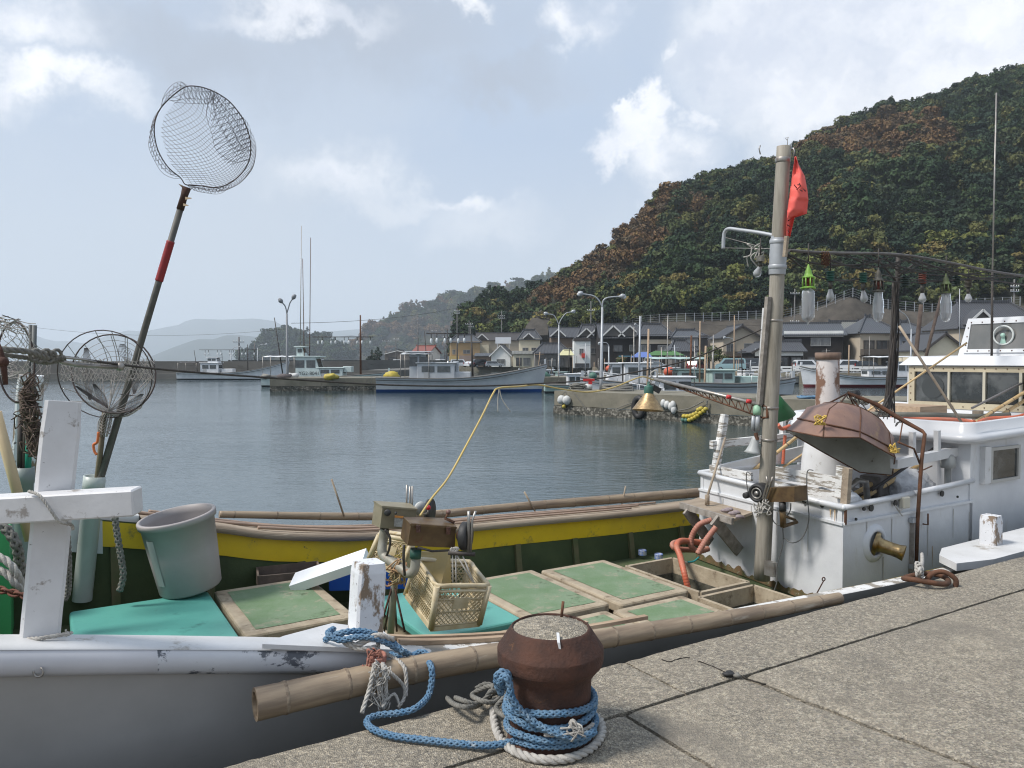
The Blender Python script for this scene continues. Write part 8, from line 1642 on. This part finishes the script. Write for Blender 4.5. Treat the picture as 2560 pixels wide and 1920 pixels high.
m = MB(); m.tube(spline([pn(x, y, 2.1) for x, y in ((1720, 1405), (1735, 1403), (1748, 1392))], 5), .008, 6); tag(m.build('teal_hose', pm('teal_hose', (.02, .22, .22), r=.5)), 'short teal hose by the cabin foot', 'hose')
# can lids and chain bits on deck
for i, (x, y) in enumerate(((1606, 1387), (1647, 1397))): m = MB(); p = pz(x, y, .55); m.lathe([(0, 0), (.045, 0), (.045, .05), (.04, .055), (.035, .045), (0, .045)], Matrix.Translation(p), 20, False); tag(m.build('paint_can', pm('can_blue', (.05, .14, .42), (.5, .5, .5), 30, .4)), ['left small blue can on the deck by the far bulwark', 'right small blue can on the deck by the far bulwark'][i], 'can')
# ---- motor box, winch and horn on the mast
MBX = thing('winch_box', 'brown winch box with a black drum mounted on the mast', 'winch', tuple(pu(1930, 1260, 4.95)))
m = MB(); F = [pu(1915, 1255, 4.92), pu(1986, 1255, 4.88), pu(1986, 1217, 4.88), pu(1915, 1220, 4.92)]; m.hexa([F[0], F[1], F[1] + nin * .16, F[0] + nin * .16, F[3], F[2], F[2] + nin * .16, F[3] + nin * .16]); m.build('box', boxbrown, MBX)
p = pu(1893, 1233, 4.92); M_ = align(p, p + Vector((-.72, -.68, 0))); m = MB(); m.lathe([(0, -.10), (.085, -.10), (.088, -.03), (.085, .0), (.075, .02), (.06, .022), (.055, .008), (0, .008)], M_, 30); dr = m.build('drum', black, MBX); m = MB(); m.lathe([(.038, .012), (.042, .02), (.05, .015)], M_, 24); m.lathe([(0, .02), (.018, .02), (.02, .01)], M_, 16); m.build('drum_hub', steel, dr)
p = pu(1863, 1239, 4.86); m = MB(); m.lathe([(0, -.05), (.028, -.05), (.028, .0), (.018, .005), (0, .005)], align(p, p + Vector((-.72, -.68, 0))), 18); m.build('small_pulley', black, MBX)
m = MB(); m.tube([pu(1915, 1256, 4.9), pu(1908, 1245, 4.88), pu(1919, 1205, 4.86), pu(1916, 1190, 4.86)], .010, 7); m.tube([pu(1910, 1256, 4.88), pu(1928, 1205, 4.86), pu(1932, 1192, 4.86)], .009, 7); m.build('guide_rod', steel, MBX)
m = MB(); m.tube([pu(1956, 1258, 4.93), pu(1958, 1318, 4.93)], .026, 12); m.tube([pu(1958, 1316, 4.93), pu(1992, 1305, 5.1)], .016, 8); m.tube([pu(1962, 1290, 5.0), pu(1988, 1300, 5.12)], .012, 8); m.build('support_pipe', boxbrown, MBX); m = MB(); m.tube([pu(1956, 1256, 4.925), pu(1957, 1278, 4.925)], .030, 12); m.build('rubber_sleeve', black, MBX)
m = MB()
for pts in ([(1930, 1275), (1932, 1300), (1945, 1313), (1956, 1312)], [(1977, 1258), (1976, 1275), (1968, 1290)], [(2033, 1176), (2018, 1180), (2018, 1240), (2022, 1300), (2005, 1345), (1980, 1357), (1960, 1345)], [(1957, 1320), (1957, 1360), (1942, 1420), (1942, 1455), (1935, 1478)], [(1880, 1190), (1868, 1180), (1866, 1200), (1870, 1230)]): m.tube(spline([pu(x, y, 5.04 + .0006 * (2100 - x) * .3) for x, y in pts], 6), .005, 5)
tag(m.build('loose_cable', pm('grey_cable', (.16, .16, .155), (.08, .08, .08), 9, .6)), 'thin grey cables looping down the front of the cabin', 'cable')
m = MB()
for k in range(20): c = pu(1905 + q.uniform(-12, 14), 1262 + q.uniform(-10, 16), 4.88); m.tube(spline([c + Vector((q.uniform(-.04, .04), q.uniform(-.02, .02), q.uniform(-.06, .04))) for _ in range(4)], 4), .006, 5)
tag(m.build('cord_tangle', ropewhite), 'pale cord tangle hanging under the black drum', 'cord')
HS = thing('horn_speaker', 'pale grey horn loudspeaker pointing down from the mast', 'loudspeaker', tuple(pu(1882, 1090, 5.0))); a, b_ = pu(1890, 1092, 5.0), pu(1881, 1134, 4.97); m = MB(); L = (b_ - a).length; m.lathe([(0, -.01), (.03, 0), (.036, L * .2), (.045, L * .55), (.062, L * .85), (.078, L), (.074, L), (.04, L * .6), (.028, L * .3), (0, L * .3)], align(a, b_), 28); m.build('horn', pm('horn_grey', (.42, .43, .42), (.36, .37, .36), 4, .5), HS)
m = MB(); m.lathe([(0, L * .55), (.018, L * .55), (.02, L * .9), (0, L * .92)], align(a, b_), 14); m.build('driver', pm('horn_core', (.30, .30, .30), r=.5), HS); m = MB(); m.beam(pu(1893, 1100, 4.98), pu(1889, 1082, 4.98), .02, .03); m.build('bracket', rustred, HS)
m = MB(); a = pu(1893, 1012, 5.0); m.lathe([(.0, .0), (.03, -.01), (.036, -.05), (.036, -.09), (0, -.09)], Matrix.Translation(a), 18); tag(m.build('green_bulb_cap', pm('pale_green', (.30, .50, .34), r=.5)), 'pale green bell cap hanging left of the mast', 'cap'); m = MB(); m.tube([pu(1884, 1040, 4.98), pu(1882, 1078, 4.98)], .018, 10); m.tube([pu(1895, 1036, 5), pu(1893, 1078, 5)], .022, 10); tag(m.build('grey_canister', galv), 'two slim grey tubes strapped above the horn loudspeaker', 'tube')
a = pn(1938, 985, 2.6); m = MB(); m.lathe([(.03, 0), (.13, -.28), (.125, -.28), (.025, -.01)], align(a, a + Vector((-.38, -.1, .9))), 28); tag(m.build('green_lampshade', pm('green_shade', (.03, .17, .06), (.02, .11, .04), 6, .5)), 'dark green cone lampshade behind the mast', 'lampshade')
# plastic bags and junction box
for i, (u, n, s_, lb) in enumerate([(5.55, 1.32, .16, 'crumpled white plastic bag behind the corner of the cabin rail'), (6.9, 1.45, .17, 'clear plastic bag of rope by the deckhouse wall')]):
    m = MB(); c = B(u, n, 1.30 + s_ * .55); q2 = random.Random(i); P = []
    for k in range(28):
        a = 2 * math.pi * k / 28; row = []
        for j in range(15):
            t_ = math.pi * j / 14; d = Vector((math.sin(t_) * math.cos(a), math.sin(t_) * math.sin(a), -math.cos(t_))); w = 1 + .35 * MN.noise(d * 2.3 + c) + .16 * abs(MN.noise(d * 7 + c)); row.append(c + Vector((d.x * 1.3, d.y, d.z * .9)) * s_ * w)
        P.append(row)
    m.grid(P, True, True); tag(m.build('plastic_bag', pm('plastic_film', (.80, .81, .82), (.66, .67, .69), 12, .22, bump=.8, bsc=16, bdist=.04, spec=.8)), lb, 'bag')
m = MB(); m.box(pn(2262, 1256, .945), (.10, .05, .10), rotz(TH), .008); JB = m.build('junction_box', pm('box_cream', (.50, .47, .38), r=.6)); tag(JB, 'small cream junction box on the cabin bulwark', 'junction box'); m = MB(); m.tube(spline([pn(x, y, .93) for x, y in ((2258, 1270), (2248, 1278), (2238, 1264), (2250, 1282), (2256, 1290))], 5), .006, 5); m.build('cable_tail', ropewhite, JB)
m = MB(); c = pu(2063, 1446, 5.2); a, b_ = pn(2033, 1500, 1.02), pn(2059, 1452, .99); m.tube([a, b_], .005, 6); m.tube([b_ + Vector((.012 * math.cos(g_), 0, .014 + .014 * math.sin(g_))) for g_ in [j * math.pi / 6 for j in range(12)]], .005, 6, closed=True); tag(m.build('eye_bolt_rod', rust), 'thin rod with a ring end leaning on the lower cabin front', 'rod')
m = MB(); m.box(B(6.55, 1.6, 1.42), (.25, .2, .2), rotz(TH + .2), .01); m.box(B(6.4, 1.75, 1.33), (.5, .3, .03), rotz(TH)); tag(m.build('dark_panel_box', pm('dark_box', (.07, .06, .05), (.14, .13, .12), 9, .6)), 'dark dirty box behind the cabin bulwark', 'box')
m = MB(); m.tube([B(6.0, 1.5, 1.3), B(6.0, 1.5, 1.45), B(6.08, 1.47, 1.52), B(6.18, 1.45, 1.5), B(6.2, 1.44, 1.3)], .03, 10); tag(m.build('bent_vent_pipe', steel), 'bent grey vent pipe standing behind the cabin bulwark', 'pipe')
# ---- bollard
BC = Vector((.152, 2.98, 0)); BO = thing('bollard', 'rust-brown iron mooring bollard filled with concrete on the quay', 'bollard', (BC.x, BC.y, QZ)); Zm = Matrix.Translation((BC.x, BC.y, 0))
prof_ = [(.172, QZ - .01), (.170, QZ + .012), (.160, QZ + .03), (.157, 1.25), (.160, 1.35), (.163, 1.402), (.165, 1.412), (.198, 1.455), (.207, 1.464), (.2095, 1.474), (.2095, 1.512), (.209, 1.519), (.205, 1.526), (.175, 1.572), (.158, 1.598), (.152, 1.602), (.149, 1.600), (.148, 1.585)]
pf = []
for (a, b_), (c, d) in zip(prof_, prof_[1:]): 
    for k in range(3): pf.append((a + (c - a) * k / 3, b_ + (d - b_) * k / 3))
pf.append(prof_[-1]); m = MB()
for i0, i1 in ((0, 12), (12, 24), (24, 30), (30, 39), (39, len(pf) - 1)): m.lathe(pf[i0:i1 + 1], Zm, 72)
m.v = [v + Vector(MN.noise_vector(v * 14)) * .0016 for v in m.v]; m.build('iron_body', rust, BO)
m = MB(); P = [[Vector((BC.x + .149 * r_ * math.cos(a), BC.y + .149 * r_ * math.sin(a), 1.594 + .022 * (1 - r_ ** 2) + .004 * MN.noise(Vector((r_ * 9 * math.cos(a), r_ * 9 * math.sin(a), 3))))) for r_ in [k / 14 for k in range(15)]] for a in [2 * math.pi * k / 60 for k in range(60)]]; m.grid(P, True, True); m.build('concrete_fill', agg, BO)
m = MB(); m.tube([(BC.x + .05, BC.y + .10, 1.60), (BC.x + .058, BC.y + .11, 1.665)], .006, 8); m.build('pin', rustred, BO)
m = MB(); p = py_(1396, 1612, 2.785); m.prism([py_(x, y, 2.81) for x, y in ((1393, 1606), (1400, 1607), (1402, 1620), (1404, 1631), (1399, 1630), (1396, 1618))], (0, .05, .02)); m.build('paint_mark', white, BO)
# ---- blue braided rope round the bollard
def coil(z, r_, a0, a1, n_=40, dz=0): return [Vector((BC.x + r_ * math.cos(a), BC.y + r_ * math.sin(a), z + dz * k / n_ + .009 * math.sin(a * 1.0 + z * 60) + .004 * math.sin(3 * a + z * 90))) for k, a in [(k, a0 + (a1 - a0) * k / n_) for k in range(n_ + 1)]]
rr0 = .157 + .016; TAU = 2 * math.pi
def yb(x, y): p = pn(x, y, .30); return p
lead = [pn(835, 1572, .36), pn(820, 1585, .30), pn(850, 1600, .26), pn(900, 1592, .22), pn(950, 1600, .20), pn(1000, 1625, .19), pn(1040, 1645, .20), pn(1066, 1652, .15), pn(1078, 1668, .07), pn(1080, 1700, .05), pn(1070, 1740, .03)]
drop_ = [pz(1040, 1770, 1.19), pz(1000, 1782, 1.175), pz(945, 1788, 1.172), pz(918, 1800, 1.172), pz(930, 1822, 1.172), pz(985, 1840, 1.172), pz(1080, 1852, 1.172), pz(1180, 1862, 1.172), pz(1240, 1862, 1.172), pz(1290, 1852, 1.18)]
m = MB(); path = spline(lead + drop_, 8); 
w1 = coil(1.195, rr0, R(-118), R(-118) + TAU * .98, 60, .03); w2 = coil(1.228, rr0 + .006, R(-125), R(-125) + TAU, 60, .045); w3 = coil(1.273, rr0 + .001, R(-125), R(-125) + TAU, 60, .045); w4 = coil(1.318, rr0 + .002, R(-125), R(-125) + TAU * .6, 50, .012)
rope(m, path + w1, .0142, 'braid'); o = m.build('blue_rope', ropeblue); tag(o, 'thick blue braided rope from the boat post across the quay to the bollard', 'rope')
m = MB(); rope(m, w2 + w3 + w4, .0142, 'braid'); e = w4[0]
tag(m.build('blue_rope', ropeblue), 'turns of blue braided rope wound round the bollard', 'rope')
kn = py_(1262, 1700, 2.86); m = MB()
K = [kn + Vector((0, 0, -.10)), kn + Vector((-.03, 0, -.03)), kn + Vector((-.035, -.02, .02)), kn + Vector((0, -.02, .045)), kn + Vector((.035, 0, .02)), kn + Vector((.02, .02, -.02)), kn + Vector((-.02, -.03, -.005)), kn + Vector((.02, -.035, .01)), kn + Vector((.015, -.03, -.06)), kn + Vector((.02, -.02, -.13)), kn + Vector((.06, -.01, -.20)), kn + Vector((.14, -.06, -.26)), kn + Vector((.22, -.09, -.29))]
K = [py_(1255, 1735, 2.86), py_(1245, 1715, 2.85), py_(1242, 1692, 2.84), py_(1256, 1680, 2.83), py_(1272, 1690, 2.84), py_(1268, 1712, 2.86), py_(1250, 1708, 2.82), py_(1262, 1690, 2.80), py_(1274, 1712, 2.80), py_(1280, 1745, 2.80), py_(1305, 1780, 2.80), py_(1345, 1812, 2.795), py_(1400, 1836, 2.78), py_(1450, 1842, 2.80), py_(1490, 1828, 2.84)]
rope(m, spline(K, 8), .0142, 'braid'); tag(m.build('blue_rope', ropeblue), 'blue rope with a knot slanting down the front of the bollard', 'rope')
# knot on the gunwale
m = MB(); kc = pn(1050, 1655, .19); K = [kc + Vector((-.14, .02, .03)), kc + Vector((-.07, -.03, .02)), kc + Vector((0, -.03, -.02)), kc + Vector((.05, 0, .01)), kc + Vector((0, .03, .035)), kc + Vector((-.06, 0, .0)), kc + Vector((-.03, -.045, -.03)), kc + Vector((.03, -.04, -.005)), kc + Vector((.06, -.02, .035))]
rope(m, spline(K, 8), .0142, 'braid'); K2 = [pn(812, 1600, .36), pn(850, 1583, .28), pn(905, 1578, .25), pn(965, 1596, .22), pn(1010, 1632, .17)]; rope(m, spline(K2, 8), .0142, 'braid'); tag(m.build('blue_rope', ropeblue), 'blue rope knot lying on the boat gunwale by the white mooring post', 'rope')
# white rope: loop on the quay round the bollard foot, tangle to its left
m = MB(); loop = [pz(1234, 1770, 1.19), pz(1235, 1800, 1.165), pz(1250, 1845, 1.165), pz(1290, 1880, 1.166), pz(1350, 1898, 1.166), pz(1420, 1896, 1.166), pz(1475, 1872, 1.166), pz(1503, 1840, 1.166), pz(1503, 1808, 1.166), pz(1480, 1780, 1.167)]; rope(m, spline(loop, 8), .0175, 'twist', .10); tag(m.build('white_rope', ropewhite), 'white twisted rope looped on the quay round the foot of the bollard', 'rope')
m = MB(); tg = [(1118, 1745), (1135, 1760), (1165, 1768), (1195, 1764), (1215, 1745), (1228, 1728), (1250, 1738), (1236, 1756), (1205, 1752), (1180, 1738), (1205, 1722), (1232, 1716), (1222, 1745), (1190, 1760), (1160, 1752), (1138, 1744)]; rope(m, spline([pz(x, y, 1.185 + .02 * (i % 3)) for i, (x, y) in enumerate(tg)], 7), .011, 'twist', .06)
tg2 = [(1190, 1722), (1215, 1710), (1245, 1722), (1262, 1740), (1240, 1770), (1262, 1790), (1290, 1800)]; rope(m, spline([pz(x, y, 1.20 + .02 * (i % 2)) for i, (x, y) in enumerate(tg2)], 7), .011, 'twist', .06); tag(m.build('rope_tangle', ropegrey), 'tangle of pale grey rope left of the bollard', 'rope')
m = MB(); rope(m, coil(1.262, rr0 + .014, R(-100), R(-30), 20), .008); c = py_(1432, 1808, 2.785)
for k in range(10): m.tube(spline([c, c + Vector((q.uniform(-.03, .03), -.012, q.uniform(-.03, .02))), c + Vector((q.uniform(-.05, .05), -.012, q.uniform(-.07, -.01)))], 4), .004, 4)
m.ball(c, .018, 8, (1, .6, 1), .5); tag(m.build('frayed_rope', ropewhite), 'frayed white cord knotted over the blue turns on the bollard', 'cord')
# frayed ropes hanging on the gunwale by the white post
m = MB(); q = random.Random(12)
for (pts, r_) in [([(945, 1600, .24), (942, 1650, .19), (934, 1672, .08), (922, 1725, .06), (905, 1785, .02)], .010), ([(955, 1655, .17), (960, 1680, .07), (962, 1740, .06), (955, 1775, .03)], .011), ([(950, 1655, .15), (975, 1680, .07), (1008, 1715, .06), (1010, 1745, .05), (995, 1770, .03)], .008), ([(935, 1620, .2), (985, 1645, .18), (1012, 1672, .08), (1014, 1740, .05)], .009), ([(940, 1700, .06), (960, 1750, .05), (985, 1735, .05), (1000, 1765, .03)], .006), ([(850, 1590, .3), (885, 1612, .24), (915, 1602, .22), (945, 1588, .2), (985, 1600, .2)], .014), ([(860, 1605, .28), (900, 1622, .22), (940, 1618, .2)], .012)]:
    rope(m, spline([pn(*a) for a in pts], 8), r_, 'twist', rough=.004)
for k in range(26): a = pn(945 + q.uniform(-14, 20), 1685 + q.uniform(-22, 70), .06); m.tube(spline([a + Vector((q.uniform(-.03, .03), q.uniform(-.02, .02), q.uniform(-.05, .05))) for _ in range(4)], 4), .003, 4)
tag(m.build('frayed_ropes', ropewhite), 'bundle of frayed white ropes hanging from the gunwale below the mooring post', 'rope')
m = MB()
for k in range(5): c = pn(945, 1640 + k * 7, .17); m.tube([c + Vector((.03 * math.cos(g_), .03 * math.sin(g_), .008 * math.sin(g_ + k))) for g_ in [j * math.pi / 6 for j in range(12)]], .0085, 6, closed=True)
for k in range(24): a = pn(938 + q.uniform(-14, 10), 1660 + q.uniform(-40, 40), .15); m.tube(spline([a, a + Vector((q.uniform(-.03, .03), 0, q.uniform(-.05, .03))), a + Vector((q.uniform(-.04, .03), 0, q.uniform(-.08, .0)))], 4), .0045, 5)
tag(m.build('red_lashing', roperd), 'faded pink-red lashing wound round the ropes on the gunwale', 'rope')
# mooring ring and hook on the quay edge, small stone in the joint, yellow rope on the stern post
m = MB(); c = pz(2315, 1447, 1.19); m.tube([c + Vector((.14 * math.cos(a), .10 * math.sin(a), .012 * math.sin(a * 2))) for a in [j * math.pi / 16 for j in range(32)]], .018, 10, closed=True); o = m.build('mooring_ring', rustred); tag(o, 'rusty iron mooring ring lying on the quay edge', 'mooring ring')
m = MB(); a = pz(2388, 1470, 1.14); m.tube(spline([a, a + Vector((0, 0, .06)), a + Vector((-.06, .03, .10)), a + Vector((-.13, .04, .085)), a + Vector((-.17, .05, .03))], 6), .017, 10); tag(m.build('iron_staple', rustred), 'curved rusty iron staple holding the mooring ring', 'staple')
m = MB(); rope(m, spline([pz(2296, 1440, 1.2), pz(2300, 1425, 1.27), pn(2306, 1405, .3), pn(2305, 1385, .6)], 6), .014)
for k in range(6): p = pz(2298, 1435, 1.21); m.tube([p + Vector((.02 * math.cos(g_), .03 * math.sin(g_) * (k % 2), .025 * math.sin(g_) + .01 * k)) for g_ in [j * math.pi / 5 for j in range(10)]], .008, 5, closed=True)
tag(m.build('mooring_line', ropewhite), 'short white mooring line knotted on the iron ring', 'rope')
m = MB(); c = pz(1830, 1690, 1.155); m.ball(c + Vector((-.01, .01, .005)), .022, 12, (1.5, .9, .6), .6); tag(m.build('tar_lump', black), 'black lump of tar in the crossing of the paving joints', 'lump'); m = MB(); m.ball(c + Vector((.022, -.008, .005)), .016, 10, (1.2, .9, .8), .6); tag(m.build('rope_scrap', ropegrey), 'scrap of grey rope in the crossing of the paving joints', 'rope scrap')
m = MB(); c = pn(2476, 1386, .47)
for k in range(4): m.tube([c + Vector((.10 * math.cos(g_), .10 * math.sin(g_), .008 * k + .01 * math.sin(g_))) for g_ in [j * math.pi / 8 for j in range(16)]], .008, 6, closed=True)
for k in range(8): m.tube(spline([c + Vector((.10, -.03, 0)), c + Vector((.16 + q.uniform(-.02, .05), q.uniform(-.06, .05), -.005)), c + Vector((.22 + q.uniform(-.04, .04), q.uniform(-.08, .06), .0))], 4), .006, 5)
tag(m.build('yellow_rope', pm('yellow_rope', (.46, .44, .10), (.38, .38, .12), 20, .9)), 'yellow rope wound round the foot of the stern mooring post', 'rope')
# mooring eye on the bow band
m = MB(); c = pn(96, 1680, .315); m.tube([c + Vector((.018 * math.cos(g_), 0, .018 * math.sin(g_))) for g_ in [R(-200) + j * R(260) / 12 for j in range(13)]], .004, 6); tag(m.build('eye_ring', steel), 'small metal ring set in the white band of the hull', 'ring')
